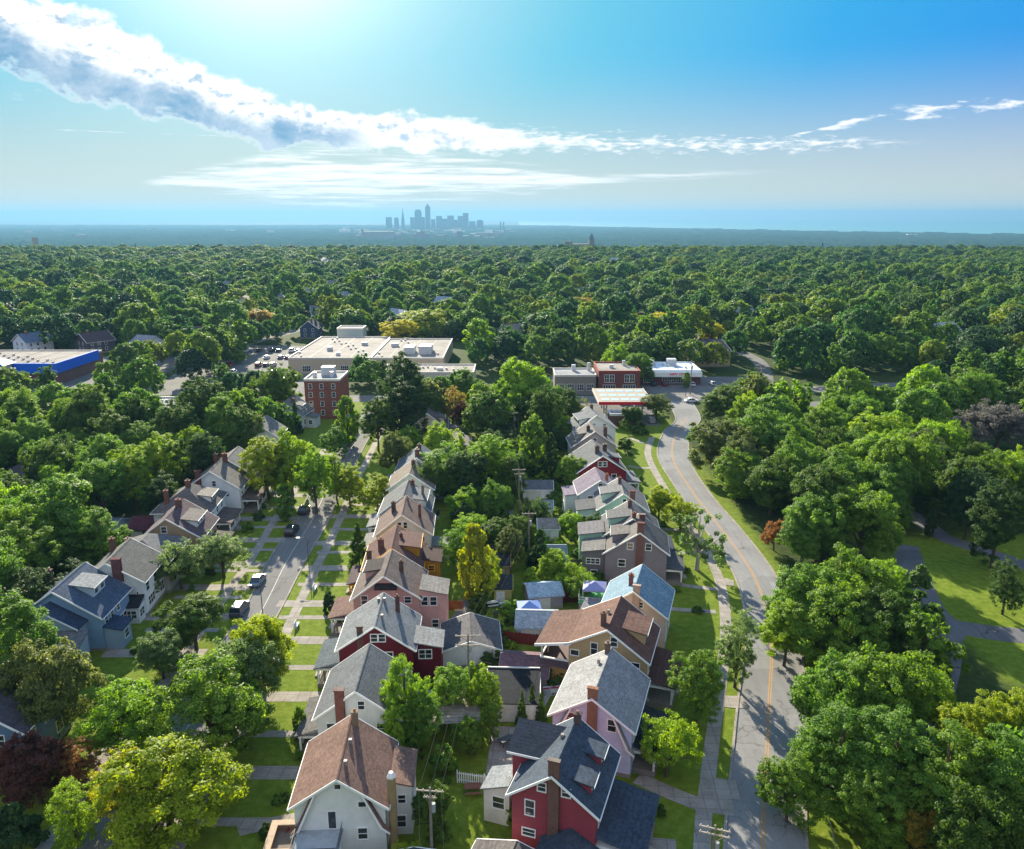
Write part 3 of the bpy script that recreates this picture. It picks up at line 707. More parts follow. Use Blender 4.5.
house('pale pink house with a taupe roof and a small pent dormer on its gable', P(383.5, 576, 10.0), W=(4.6, 5.0), L=8.6, eave=(6.5, 6.6), ridge=10.0, ang=-1, wall='c99a92', roof='756a66',
      front=((-3.0, 6.0, 0.9, 1.3), (0.2, 7.7, 0.7, 1.0), (3.3, 6.0, 0.9, 0.95), (3.3, 3.1, 0.9, 0.9)), left=STDS, chim=((2.0, 4.0, 1.5, '4a2a26', 0.6),), dormers=((-1, 5.4, 3.6, 0.72, 1.3, None, '3a3538'),),
      wings=((5.02, 8.9, 0.3, 4.8, 6.6, 7.5, '+x', None, '85827f', (('f', 5.7, 5.6, 0.9, 1.3), ('f', 7.0, 5.6, 0.9, 1.3), ('f', 7.2, 2.0, 0.9, 1.2))), (-1.1, 1.6, -0.5, -0.004, 7.9, 8.5, '-y', None, '3a3538')), porches=((-1, 0.2, 6.2, 3.6, 3.8, 3.0, '7a5f58'),))
house('house with bright yellow trim, maroon brown roof and mustard walls', P(391.5, 548, 9.6), W=(4.5, 4.5), L=9.0, eave=(6.3, 6.3), ridge=9.6, ang=-3, wall='8a6a1c', roof='6c504c', trim='e0a010',
      front=((0, 8.4, 0.6, 0.6), (3.0, 4.6, 0.9, 1.1), (-3.0, 4.6, 0.9, 1.1)), left=STDS, chim=((-3.6, -0.02, 1.9, '3c2624', 0.8), (-2.0, 2.6, 1.3, '6a3a33', 0.9), (1.0, 5.6, 0.6, '6a3a33', 0.5)), dormers=((1, 5.2, 5.5, 0.9, 1.7),),
      wings=((4.52, 7.4, 2.6, 7.0, 5.6, 6.2, '+x', None, '4a3a3a', (('f', 6.0, 4.6, 0.9, 0.9), ('f', 6.3, 2.4, 0.9, 1.2))),), porches=((-1, 1.0, 7.4, 2.8, 3.5, 2.8, '5a4a50', 'c09020'),))
house('white house with a brown roof and stacked rear balconies, beyond the yellow trimmed house', P(401.5, 514.5, 9.8), W=(4.6, 4.9), L=9.0, eave=(6.1, 6.2), ridge=9.8, ang=-3, wall='dcdcd8', roof='7d6a64',
      front=((-0.45, 7.6, 0.6, 1.1), (0.55, 7.6, 0.6, 1.1), (3.4, 4.9, 0.8, 1.0), (-2.5, 4.7, 0.9, 1.2)), left=STDS, chim=((-1.9, 5.0, 1.6, '3f2827', 0.75), (2.9, 3.4, 1.6, '6a3a33', 0.5), (0.5, 7.5, 0.5, '8b8480', 0.4)),
      wings=((4.92, 8.0, 1.0, 5.0, 3.0, 3.1, '+x', 'd8cfcb', '8d8a88', (('f', 6.3, 1.6, 0.9, 1.1),)),), porches=((-1, 1.0, 7.6, 2.6, 3.5, 2.8, '8d8a88'),))
house('grey roofed house with a dark garden side dormer, behind the white house with stacked balconies', P(403, 496, 9.6), W=(4.5, 4.6), L=8.8, eave=(6.2, 6.2), ridge=9.6, ang=-1, wall='c9cec8', roof='6f7276', front=STDF, left=STDS,
      chim=((0.9, 7.6, 0.9, '6a3434', 0.8), (3.2, 4.4, 1.6, '7a6a60', 0.5)), dormers=((1, 4.4, 6.0, 0.86, 1.3),), porches=((-1, 1.0, 7.6, 2.6, 3.5, 2.8, '8d8f90'),))
house('pale house with a light brown grey roof slope between two grey roofed ones', P(409.6, 473, 9.5), W=(4.5, 4.5), L=8.8, eave=(6.2, 6.2), ridge=9.5, ang=-2, wall='c9d0c4', roof='83786e', front=STDF, left=STDS, chim=((0.3, 5.0, 1.2, '4f3a36', 0.8),), porches=((-1, 1.0, 7.6, 2.6, 3.5, 2.8, '8d8f90'),))
house('blue grey roofed house, last of the close set row on the side street', P(416.5, 457.5, 9.5), W=(4.6, 4.6), L=9.5, eave=(6.2, 6.2), ridge=9.5, ang=-1, wall='c4d2cc', roof='6a747c', front=STDF, left=STDS, chim=((0, 1.0, 1.3, '6e3a34', 0.9), (0.0, 6.4, 0.9, '6e3a34', 0.7)), dormers=((1, 5.0, 4.0, 0.8, 1.2),), porches=((-1, 1.0, 7.6, 2.6, 3.5, 2.8, '8d8f90'),))
house('cream stucco house with a steep brown grey roof, alone among trees below the plaza', P(427, 413, 9.2), W=(4.4, 5.5), L=10, eave=(5.4, 4.6), ridge=9.2, ang=-4, wall='cfc2a8', roof='6f6662', front=((-1.2, 6.0, 0.8, 1.2), (2.4, 4.6, 0.8, 1.1), (0.6, 2.4, 1.2, 1.2)), right=STDS, chim=((-2.3, 0.4, 1.6, '6a3630', 0.8), (0, 9.2, 0.7, '5a4a48', 0.6)), dormers=((1, 5.0, 4.2, 0.8, 1.3),), wings=((5.52, 9.0, 2, 6.5, 3.6, 4.2, '+x', None, None, (('f', 7.2, 2.2, 1.0, 1.2),)),))
# second house of that far pair, only its roof shows
house('flat grey roofed building part showing behind the cream stucco house garden', (-14.5, 190), W=(4, 4), L=8, eave=(4.2, 4.2), ridge=5.6, ang=-4, wall='b9ad98', roof='8a8076', front=((0, 2.2, 1, 1.2),))
# ---- middle block, east row, turned with the curved road
def ex_r1(h, MW, MR, MT):
    both(gable_ext(1.9, -3.9, 0, 5.2, 3.4, 4.9, '8f3d48', None), ex_vents(((-0.7, 5.9, 10.0),)))(h, MW, MR, MT)
    # cross gable wing roof towards the garden
    g = MB(); g.box(-5.4, -0.6, 4.3, 7.2, 0, 8.6); wg = g.build('cross_wing', m_siding('8f3d48'), h)
    g = MB(); g.hexa([(-5.8, 3.7, 8.5), (-0.3, 3.7, 8.5), (-0.3, 7.6, 9.7), (-5.8, 7.6, 9.7), (-5.8, 3.7, 8.68), (-0.3, 3.7, 8.68), (-0.3, 7.6, 9.9), (-5.8, 7.6, 9.9)]); g.build('wing_roof', m_roof('39424f'), wg)
    g = MB(); g.box(-5.8, -0.5, 3.62, 3.69, 8.42, 8.66); g.build('wing_trim', MT, wg)
house('crimson house with a slate blue roof and a tall brick chimney up its near gable', P(551.5, 776, 10.4), W=(4.0, 4.15), L=8.6, eave=(7.5, 7.3), ridge=10.4, ang=19, wall='8f3d48', roof='4a5563', name='red',
      front=((-1.05, 8.6, 0.75, 0.85), (1.3, 8.6, 0.75, 0.85), (-2.2, 6.0, 0.85, 1.6), (-2.3, 3.2, 1.2, 0.75)), left=((1.5, 4.6, 0.9, 1.3), (3.0, 1.9, 1.0, 1.3)), right=STDS,
      chim=((0.15, -0.32, 1.5, '6a4438', 1.05), (0.2, 8.3, 0.9, '4a3a3a', 0.7)), dormers=((1, 2.2, 1.7, 0.80, 0.95), (1, 6.4, 1.7, 0.80, 0.95)),
      wings=((-8.2, -5.45, 3.4, 6.4, 3.8, 4.9, '-x', 'd8d4cc', '8f9498', (('f', -6.6, 2.6, 1.2, 1.3),)),), porches=((1, 0.2, 8.2, 4.4, 4.5, 3.5, '454f5c'),), extra=ex_r1)
house('lavender gambrel house with a weathered grey roof and a tan brick chimney up its gable', P(592, 698.5, 9.4), W=(4.5, 4.4), L=10.0, eave=(6.6, 6.4), ridge=9.4, ang=18, wall='bfc6e2', roof='98989a', cheeks=True,
      front=((-2.4, 6.2, 0.9, 1.3), (2.2, 6.2, 0.9, 1.4), (-2.0, 2.4, 0.9, 1.2)), left=STDS, right=STDS, chim=((0.0, -0.3, 1.0, '8c5f45', 1.1), (-0.3, 9.6, 1.2, '6a4a40', 0.6)), extra=ex_vents(((-0.9, 7.4, 9.2),)), porches=((1, 1.0, 8.6, 2.6, 3.6, 2.9, '3c3f46'),))
def ex_r3(h, MW, MR, MT):
    # two level open porch under the long garden side slope
    pl = m_plain('cfc9be', 0.6)
    mb = MB()
    for y in (0.3, 3.2, 6.2): mb.box(-8.75, -8.5, y-0.13, y+0.13, 0, 6.0)
    mb.build('column', pl, h)
    mb = MB(); mb.box(-8.8, -5.02, 0.1, 6.4, 3.3, 3.5); mb.build('porch_floor', m_plain('6a5a5c', 0.8), h)
    mb = MB(); mb.box(-8.8, -5.02, 0.1, 0.2, 3.5, 4.45); mb.box(-8.8, -8.7, 0.2, 6.4, 3.5, 4.45); mb.build('porch_panel', m_siding('5a4a55'), h)
    mb = MB(); mb.box(-8.8, -5.02, 0.0, 0.25, 4.45, 4.6); mb.box(-8.85, -8.65, 0.25, 6.4, 4.45, 4.6); mb.build('railing', MT, h)
    mb = MB(); mb.box(-8.6, -5.02, 0.4, 6.2, 0, 3.2); mb.build('lower_porch', m_siding('b08a50'), h)
    # the flared lower roof
    mb = MB(); mb.hexa([(-9.4, -0.45, 6.35), (-4.6, -0.45, 7.35), (-4.6, 8.9, 7.35), (-9.4, 8.9, 6.35), (-9.4, -0.45, 6.57), (-4.6, -0.45, 7.57), (-4.6, 8.9, 7.57), (-9.4, 8.9, 6.57)]); mb.build('porch_roof', MR, h)
    mb = MB(); mb.prism([(-9.45, 6.60), (-4.6, 7.60), (-4.6, 7.25), (-9.45, 6.25)], -0.54, -0.454); mb.build('trim', MT, h)
house('large tan brick house with a brown roof sweeping low over a two level garden porch', P(607.4, 629.7, 10.2), W=(5.0, 5.0), L=8.6, eave=(7.5, 6.7), ridge=10.2, ang=18, wall='b39a72', roof='74584f',
      front=((0.8, 8.4, 0.8, 1.2), (-1.7, 7.0, 0.8, 1.6), (-4.2, 6.0, 1.0, 0.7), (3.6, 5.3, 1.0, 1.3), (1.0, 5.4, 0.6, 0.6)), right=STDS, chim=((-0.9, 1.6, 1.5, '5f463c', 0.65),), dormers=((1, 4.6, 4.2, 0.86, 1.5, None, '74584f'),), extra=both(ex_r3, ex_vents(((-0.8, 4.4, 10.1),))),
      porches=((1, 0.4, 8.4, 3.4, 3.8, 3.0, '5f463f'),))
house('off white house with a bright sky blue roof', P(633.4, 591, 9.4), W=(4.4, 4.5), L=8.4, eave=(6.2, 6.2), ridge=9.4, ang=17, wall='bfb0a8', roof='7f9aac', front=((-1.5, 4.6, 0.9, 1.2), (2.4, 4.4, 0.9, 1.2), (1.0, 7.2, 0.7, 0.8)), left=STDS, right=STDS,
      chim=((0.4, -0.35, 1.0, 'b09a90', 1.0), (-0.8, 2.6, 1.5, '7a3b30', 0.6)), extra=ex_vents(((-1.1, 5.6, 8.9),)), wings=((-8.0, -4.42, 3.0, 7.0, 3.2, 3.3, '-x', 'b8a8b0', '8a8a90', (('f', -6.2, 1.7, 1.2, 1.2),)),))
house('grey mauve house with a wide brick chimney in front of its gable windows', P(640, 532.5, 9.6), W=(5.6, 4.6), L=8.0, eave=(5.8, 6.2), ridge=9.6, ang=8, wall='7f7880', roof='76716f', front=((-1.5, 6.9, 0.9, 1.1), (1.5, 6.9, 0.9, 1.1), (-2.8, 3.8, 1.1, 1.2)), left=STDS, right=STDS,
      chim=((0.1, -0.45, 1.6, '6f4038', 1.15), (-0.9, 6.6, 1.2, '6a3a34', 0.7)), dormers=((-1, 4.0, 4.4, 0.8, 1.4),), wings=((-9.4, -5.62, 0.5, 5.4, 5.2, 5.8, '-x', '6a656c', '7a7876', (('f', -7.6, 3.6, 2.2, 0.9), ('f', -7.4, 1.4, 1.0, 1.1))),), porches=((1, 0.5, 7.4, 2.8, 3.4, 2.8, '5f6066'),))
house('mint green house with a grey roof and a tall dark red chimney', P(633.5, 518.5, 9.5), W=(4.8, 4.7), L=8.4, eave=(6.4, 6.2), ridge=9.5, ang=4, wall='9cc4ac', roof='6f6e70', front=((0, 7.6, 0.6, 1.0), (2.8, 4.6, 0.9, 1.2), (-2.8, 4.6, 0.9, 1.2)), left=STDS, right=STDS,
      chim=((1.5, -0.5, 1.7, '5f2a2c', 1.0), (-0.2, 5.6, 1.1, '5a3a38', 0.7)), dormers=((-1, 3.4, 3.6, 0.85, 1.7),), wings=((-9.2, -4.82, 0.5, 5.6, 5.8, 6.5, '-x', None, '77757a', (('f', -7.2, 4.3, 1.0, 1.2), ('f', -5.8, 1.8, 0.9, 1.2), ('l', 3.0, 4.4, 1.0, 1.2))),), porches=((1, 0.5, 7.6, 2.8, 3.4, 2.8, '454a55'),))
house('pale aqua house with a grey roof, just beyond the mint green house', P(624, 493.5, 9.5), W=(4.6, 4.6), L=8.8, eave=(6.4, 6.2), ridge=9.5, ang=2, wall='b2cdc0', roof='7f7e80', front=((0.2, 7.7, 0.6, 1.0), (2.4, 4.7, 0.9, 1.2)), left=STDS, right=STDS,
      chim=((1.6, -0.5, 1.5, '6a3434', 1.0), (-0.2, 6.0, 1.0, '5a3434', 0.6)), dormers=((-1, 3.6, 3.6, 0.85, 1.7),), wings=((-8.6, -4.62, 1.0, 6.0, 5.4, 6.0, '-x', 'b8ccc6', '5f6064', (('f', -6.8, 4.0, 1.4, 0.5), ('f', -6.8, 1.6, 0.9, 1.2))),))
house('house with a lilac grey roof between the pale aqua house and the dark red one', P(601, 480, 8.8), W=(4.2, 4.2), L=7.6, eave=(6.0, 6.0), ridge=8.8, ang=-2, wall='b9bccb', roof='83798a', front=STDF, left=STDS, chim=((1.6, 2.5, 1.2, '8a4438', 0.6),), wings=((-7.0, -4.22, 1.0, 6.0, 5.0, 5.4, '-x', 'b9c0c4', '83798a', (('l', 3.4, 3.6, 1.2, 1.0),)),))
house('dark red house with white windows and a slate roof, far up the east row', P(603, 455.5, 9.7), W=(5.4, 5.4), L=12.0, eave=(6.1, 6.1), ridge=9.7, ang=-5, wall='761a2a', roof='6c7076', front=((-0.5, 7.6, 0.8, 1.1), (0.6, 7.6, 0.8, 1.1), (-2.6, 4.4, 1.0, 1.6), (2.7, 4.4, 1.0, 1.6), (0, 4.8, 0.8, 0.7)), left=STDS, right=STDS,
      chim=((-0.6, 3.2, 1.4, '4a3434', 0.9), (1.8, 6.6, 1.6, '4a3434', 0.9)), dormers=((1, 4.0, 3.0, 0.8, 1.3),), porches=((1, 0.4, 8.0, 3.2, 3.8, 3.0, '83868a'),))
house('grey roofed house directly behind the dark red one', (20.2, 184), W=(5.4, 5.2), L=8.5, eave=(6.1, 6.1), ridge=9.8, ang=-4, wall='a9aaa4', roof='7d7a78', front=STDF, right=STDS, chim=((-1.2, 3, 1.2, '4a3434', 0.8), (2.8, 1.8, 1.4, '5a3434', 0.9)), dormers=((-1, 4.2, 3.6, 0.8, 1.3),))
house('tall white house with small gable windows, last before the gas station', P(597, 415, 10.2), W=(5.2, 5.2), L=9.5, eave=(6.4, 6.8), ridge=10.2, ang=-8, wall='dfe0dc', roof='7a7f86', front=((-0.6, 7.4, 0.7, 0.8), (2.2, 7.2, 0.7, 0.8), (0.8, 4.6, 0.8, 1.2), (-2.6, 2.2, 0.9, 1.2)), right=STDS, chim=((0.6, 8.2, 1.0, '6a4a46', 0.8),), dormers=((-1, 4.4, 6.5, 0.82, 1.5),))
# ---- west side of the side street
house('blue house with a slate blue roof and a long grey topped front dormer', P(51, 591.5, 9.6), W=(6.4, 6.0), L=8.8, eave=(5.2, 5.6), ridge=9.6, ang=-2, wall='7e9cbb', roof='55657a', front=((-2.4, 4.4, 0.8, 1.0), (-1.4, 4.4, 0.8, 1.0), (3.0, 3.6, 0.8, 1.0)), right=((1.4, 4.2, 0.8, 1.0), (3.2, 4.2, 0.8, 1.0), (5.2, 4.2, 0.8, 1.0), (2.2, 1.8, 2.6, 1.5), (6.4, 1.8, 2.0, 1.5)), dormers=((1, 4.6, 3.6, 0.66, 1.5, 'a9bccb', '8f9396'),),
      chim=((-3.6, 6.0, 1.4, '5a4444', 0.7),), extra=gable_ext(-0.6, -2.6, 0, 9.0, 5.2, 7.9, '93a9bd', '414f66'), wings=((-1.6, 5.2, -7.4, -2.61, 2.9, 4.6, '-y', '93a9bd', '76787c', (('r', -5.0, 1.7, 1.6, 1.1),)), (6.02, 8.4, 0.4, 3.4, 3.0, 3.6, '+x', '93a9bd', '414f66', (('r', 1.9, 1.8, 1.2, 1.2),))))
# its detached carport shed in front
def wh_ex(h, MW, MR, MT):
    mb = MB(); mb.hexa([(0.9, -2.6, 2.7), (5.0, -2.6, 2.7), (5.0, -0.004, 3.6), (0.9, -0.004, 3.6), (0.9, -2.6, 2.85), (5.0, -2.6, 2.85), (5.0, -0.004, 3.75), (0.9, -0.004, 3.75)]); mb.build('porch_roof', m_roof('35373c'), h)
    mb = MB(); mb.box(1.1, 4.8, -2.3, -0.004, 0, 2.62); mb.build('sun_room', MW, h); window(h, ('y', -2.3, -1), 2.9, 1.5, 3.0, 1.2, MT); window(h, ('x', 4.8, 1), -1.2, 1.5, 1.6, 1.2, MT)
house('white house with a grey roof and a big dark red outside chimney', P(105, 563, 9.3), W=(4.2, 5.0), L=8.8, eave=(6.4, 6.2), ridge=9.3, ang=-4, wall='dfe2e2', roof='6e6e6c', front=((-1.6, 6.2, 0.9, 1.1), (4.0, 3.6, 0.2, 1.1)), right=((1.4, 4.5, 1.2, 1.5), (4.6, 4.5, 1.2, 1.5), (7.4, 4.5, 1.0, 1.4), (2.4, 1.9, 2.4, 1.4), (6.8, 1.9, 1.6, 1.6)), chim=((1.6, -0.7, 1.5, '5a2030', 1.3), (-2.6, 8.4, 1.4, '6a3a34', 0.8)), extra=wh_ex)
house('low grey hipped roof house behind the white house with the red chimney', P(133, 553, 7.4), W=(5.0, 5.0), L=10, eave=(5.4, 5.4), ridge=8.0, ang=-4, hip=3.5, wall='a8a49c', roof='77777a', front=STDF[:4], right=STDS, chim=((-2.0, 3.0, 1.5, '6a3028', 0.9),))
house('tan brick house with a purplish brown roof and a white shed dormer', P(165, 518.5, 9.2), W=(3.8, 5.6), L=9.0, eave=(6.4, 5.6), ridge=9.2, ang=-4, wall='a08a70', roof='6a5a60', front=((-0.6, 6.9, 0.9, 1.1), (2.8, 4.8, 0.9, 1.0)), right=((1.4, 4.2, 0.9, 1.0), (3.6, 4.2, 0.9, 1.0), (6.0, 4.2, 0.9, 1.0)), chim=((0.2, 6.0, 1.2, '6a3a34', 1.0),), dormers=((1, 4.6, 5.0, 0.78, 1.2, 'cfd6da', '77706e'),), porches=((1, 0.6, 8.4, 3.0, 3.2, 2.6, '5c5356'),))
house('house with a dark brown hipped roof between the tan house and the tall white one', P(181, 497, 9.0), W=(5.6, 4.8), L=10.5, eave=(5.8, 5.8), ridge=9.4, ang=-4, hip=4.0, wall='c9d6dc', roof='6e6a6a', front=STDF[:4], right=STDS, chim=((-0.4, 5.0, 1.2, '6a3a34', 0.9), (-3.4, 1.4, 1.4, '6a3a34', 0.8)), dormers=((1, 5.4, 4.2, 0.86, 1.3, 'cfd6da', '8a857e'),), porches=((1, 1.6, 8.8, 3.2, 3.4, 2.7, '6e625c'),))
house('tall white house with a brown roof and paired red chimneys, west of the side street', P(209, 471, 9.8), W=(4.6, 5.6), L=9.5, eave=(6.6, 6.0), ridge=9.8, ang=-4, wall='dfe2e2', roof='7e7a76', front=((0.6, 6.9, 0.7, 1.1), (3.0, 4.6, 0.8, 1.0), (-2.6, 4.6, 0.8, 1.0)), right=STDS, chim=((-2.4, -0.5, 1.6, '6a2c2c', 1.0), (0.9, 7.8, 1.7, '6a2c2c', 0.9), (-1.0, 7.8, 1.7, '6a2c2c', 0.8)), porches=((1, 1.0, 8.4, 3.4, 3.5, 2.8, '6e5f58'),))
house('white house with a plain grey roof, next beyond the paired red chimneys', P(226, 459, 9.6), W=(4.8, 5.2), L=9.0, eave=(6.4, 6.0), ridge=9.6, ang=-4, wall='d9dcdc', roof='7d7d7d', front=STDF, right=STDS, chim=((-1.6, 2.0, 1.3, '6a2c2c', 0.8),), dormers=((-1, 4.5, 5.0, 0.8, 1.2),), porches=((1, 1.0, 8.0, 3.0, 3.5, 2.8, '8a8a88'),))
house('white house half hidden at the far end of the west row', (-64.2, 192), W=(4.6, 4.8), L=9.0, eave=(6.2, 6.0), ridge=9.4, ang=-4, wall='d9dcdc', roof='83807c', front=STDF, right=STDS, chim=((0, 3.0, 1.3, '6a2c2c', 0.8),))
house('white cottage with a red brick chimney on its gable, before the apartment block', P(283, 402, 8.4), W=(5.4, 5.0), L=9, eave=(4.6, 4.6), ridge=8.4, ang=6, wall='cfd2d0', roof='7c7c7a', front=((-2.6, 3.0, 0.9, 1.1), (2.4, 3.0, 0.9, 1.1)), right=STDS, chim=((-0.6, -0.6, 0.5, '6a1c24', 1.3), (1.6, 3.0, 1.3, '7a3b30', 0.9)), dormers=((1, 4.6, 3.6, 0.8, 1.3),), wings=((5.02, 8.0, 3, 7, 3.0, 3.6, '+x', None, None, (('f', 6.5, 1.7, 1.0, 1.1),)),))
house('dark brown roofed house at the left edge with a pale skylit ridge', G(14, 466, 6.5), W=(7, 7), L=9, eave=(4.2, 4.2), ridge=7.4, ang=50, hip=3.0, wall='8a8490', roof='6c6468', front=STDF[:2], right=((1.6, 2.2, 0.95, 1.3), (4.5, 2.2, 0.95, 1.3)), chim=((-2, 3, 1.0, '5a4444', 0.7),), awin=False)
# ---- garages and sheds in the gardens
def garage(label, at, W, L, eave, ridge, ang, wall, roof, door=True, side='-y', group='garages'):
    def ex(h, MW, MR, MT):
        if door:
            mb = MB(); mb.box(-W*0.36, W*0.36, -0.05, -0.003, 0.05, 2.15); d = mb.build('garage_door', MT, h)
            mb = MB()
            for i in range(4): mb.box(-W*0.36+0.03, W*0.36-0.03, -0.075, -0.052, 0.1+0.51*i, 0.55+0.51*i)
            mb.build('door_panel', m_plain('cfd0cc', 0.6), d)
    return house(label, at, W=(W/2, W/2), L=L, eave=(eave, eave), ridge=ridge, ang=ang, wall=wall, roof=roof, front=((W*0.0, 1.5, 0.01, 0.01),) if False else (), o=0.25, cat='garage', name='garage', extra=ex, awin=False, size_r=W/2)
def garage2(label, pl, pr, D, eave, ridge, wall, roof):
    """ridge runs left to right between two measured ridge ends"""
    a = G(*pl, ridge); b_ = G(*pr, ridge); L_ = math.hypot(b_[0]-a[0], b_[1]-a[1]); an = math.degrees(math.atan2(b_[0]-a[0], b_[1]-a[1]))
    def ex(h, MW, MR, MT):
        mb = MB(); mb.box(D/2+0.003, D/2+0.05, L_*0.12, L_*0.62, 0.05, 2.1); d = mb.build('garage_door', m_plain('b8bab8', 0.6), h)
        mb = MB()
        for i in range(4): mb.box(D/2+0.052, D/2+0.075, L_*0.12+0.03, L_*0.62-0.03, 0.1+0.5*i, 0.53+0.5*i)
        mb.build('door_panel', m_plain('c4c6c2', 0.6), d)
    return house(label, a, W=(D/2, D/2), L=L_, eave=(eave, eave), ridge=ridge, ang=an, wall=wall, roof=roof, trim=wall, o=0.22, cat='garage', name='garage', extra=ex, awin=False, size_r=D/2)
garage('white garage with a weathered black and grey roof, beside the alley pole', P(471, 645, 3.6), 8.0, 7.5, 2.8, 4.2, -4, 'dfe2e4', '6a686a', False)
garage2('brown roofed garage behind the concrete pad', (501, 653), (547, 656), 5.6, 2.6, 3.8, '8a7a7c', '7a6068')
garage2('grey blue garage with a pale grey roof behind the red wood fence', (516, 610), (555, 611), 5.4, 2.6, 3.8, '8fa3b4', 'aab4bc')
garage2('low shed with a pale blue panel roof right of the alley', (526, 584), (558, 581.5), 5.0, 2.4, 3.4, '8d8894', 'a6bccc')
garage2('small garage with a grey roof and mint green wall', (546, 545), (564, 545), 6.6, 2.5, 3.8, '7fb896', '8a98a0')
garage2('mustard yellow garage with a dark roof left of the alley', (493, 574.5), (510, 574.5), 5.0, 2.6, 3.8, 'a39a55', '3c4048')
garage2('tan garage with a dark roof behind the mustard yellow garage', (495, 552), (508, 552), 5.0, 2.6, 3.8, '9a8a68', '3c4048')
garage2('white garage with a grey brown roof, nearest of three by the far alley pole', (537, 518), (557, 518), 4.6, 2.7, 3.8, 'dfe4e2', '948f8a')
garage2('white garage with a pale roof, behind the grey brown roofed one', (531, 500), (551, 500), 4.6, 2.7, 3.8, 'd9dee0', '8a96a4')
garage2('white garage with a dark grey roof, farthest of three by the far alley pole', (522, 480), (551, 480), 5.0, 2.7, 3.8, 'd9dee0', '70747c')
garage2('dark red roofed garage behind the tan brick house', (133, 516), (156, 516), 6.4, 2.7, 4.0, '5a4a55', '6a3c48')
garage2('small grey roofed garage left of the dark red roofed one', (102, 517), (119, 518), 6.0, 2.6, 3.8, '9fb0bc', '6a7480')
# ================================================================ foliage
def f_leaf(hues, seed=0.0):
    """hues: list of linear rgb picked at random per tree; tint attribute varies the leaf clumps"""
    def fn(b, o):
        oi = b.n('ShaderNodeObjectInfo')
        r = b.m('FRACT', b.m('ADD', b.m('MULTIPLY', oi.outputs['Random'], 7.31), seed))
        n = len(hues); base = b.ramp(r, [(i/n, h) for i, h in enumerate(hues)], 'CONSTANT') if n > 1 else None
        at = b.n('ShaderNodeAttribute'); at.attribute_name = 'tint'
        hs = b.n('ShaderNodeHueSaturation')
        if base is None: hs.inputs['Color'].default_value = (*hues[0], 1)
        else: b.l.new(base, hs.inputs['Color'])
        b.l.new(b.m('MULTIPLY_ADD', at.outputs['Fac'], -0.03, 0.52), hs.inputs['Hue'])
        b.l.new(b.m('MULTIPLY_ADD', at.outputs['Fac'], 0.9, 0.95), hs.inputs['Value'])
        hs.inputs['Saturation'].default_value = 1.02
        d = b.n('ShaderNodeBsdfPrincipled'); b.l.new(hs.outputs[0], d.inputs['Base Color']); d.inputs['Roughness'].default_value = 0.6; d.inputs['Specular IOR Level'].default_value = 0.25
        t = b.n('ShaderNodeBsdfTranslucent')
        h2 = b.n('ShaderNodeHueSaturation'); b.l.new(hs.outputs[0], h2.inputs['Color']); h2.inputs['Hue'].default_value = 0.492; h2.inputs['Saturation'].default_value = 1.1; h2.inputs['Value'].default_value = 1.5
        b.l.new(h2.outputs[0], t.inputs['Color'])
        m = b.n('ShaderNodeMixShader'); m.inputs[0].default_value = 0.5
        b.l.new(d.outputs[0], m.inputs[1]); b.l.new(t.outputs[0], m.inputs[2]); b.l.new(m.outputs[0], o.inputs[0])
    return fn
GREEN = [(0.095, 0.155, 0.018), (0.066, 0.125, 0.020), (0.125, 0.180, 0.018), (0.050, 0.102, 0.020), (0.105, 0.165, 0.022), (0.080, 0.120, 0.022), (0.135, 0.178, 0.020)]
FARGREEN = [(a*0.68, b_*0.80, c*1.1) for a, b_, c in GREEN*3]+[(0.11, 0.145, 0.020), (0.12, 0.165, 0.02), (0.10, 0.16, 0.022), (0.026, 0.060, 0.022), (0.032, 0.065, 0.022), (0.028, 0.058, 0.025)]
LEAF = {
 'green': mat('leaf_green', f_leaf(GREEN)),
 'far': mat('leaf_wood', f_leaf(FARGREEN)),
 'bright': mat('leaf_bright', f_leaf([(0.165, 0.24, 0.024), (0.145, 0.235, 0.026)])),
 'mid': mat('leaf_mid', f_leaf([(0.108, 0.175, 0.024), (0.092, 0.165, 0.026)])),
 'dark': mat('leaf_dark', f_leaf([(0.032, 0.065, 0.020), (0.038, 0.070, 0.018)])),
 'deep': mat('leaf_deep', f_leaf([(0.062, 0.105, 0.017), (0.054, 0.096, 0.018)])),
 'pale': mat('leaf_pale', f_leaf([(0.115, 0.165, 0.055), (0.10, 0.15, 0.05)])),
 'olive': mat('leaf_olive', f_leaf([(0.095, 0.115, 0.030), (0.085, 0.11, 0.03)])),
 'yellow': mat('leaf_yellow', f_leaf([(0.30, 0.28, 0.018)])),
 'lime': mat('leaf_lime', f_leaf([(0.19, 0.235, 0.018)])),
 'gold': mat('leaf_gold', f_leaf([(0.20, 0.215, 0.022)])),
 'ochre': mat('leaf_ochre', f_leaf([(0.21, 0.16, 0.025)])),
 'red': mat('leaf_purple', f_leaf([(0.085, 0.032, 0.024)])),
 'rust': mat('leaf_rust', f_leaf([(0.19, 0.095, 0.035)])),
 'grey': mat('leaf_grey', f_leaf([(0.10, 0.095, 0.085)])),
}
def f_bark(c):
    def fn(b, o):
        v = objc(b); mp = b.n('ShaderNodeMapping'); mp.inputs['Scale'].default_value = (6, 6, 1.2); b.l.new(v, mp.inputs[0])
        n = b.noise(mp.outputs[0], 1.5, 5, 0.65); pbsdf(b, o, b.ramp(n, [(0.3, sc3(c, 0.5)), (0.6, sc3(c, 1.1)), (0.8, sc3(c, 1.5))]), 0.95, 0.1, bump=n, bs=0.6, bd=0.05)
    return fn
BARK = mat('bark', f_bark((0.10, 0.075, 0.055))); BARK_PALE = mat('bark_pale', f_bark((0.38, 0.36, 0.31)))

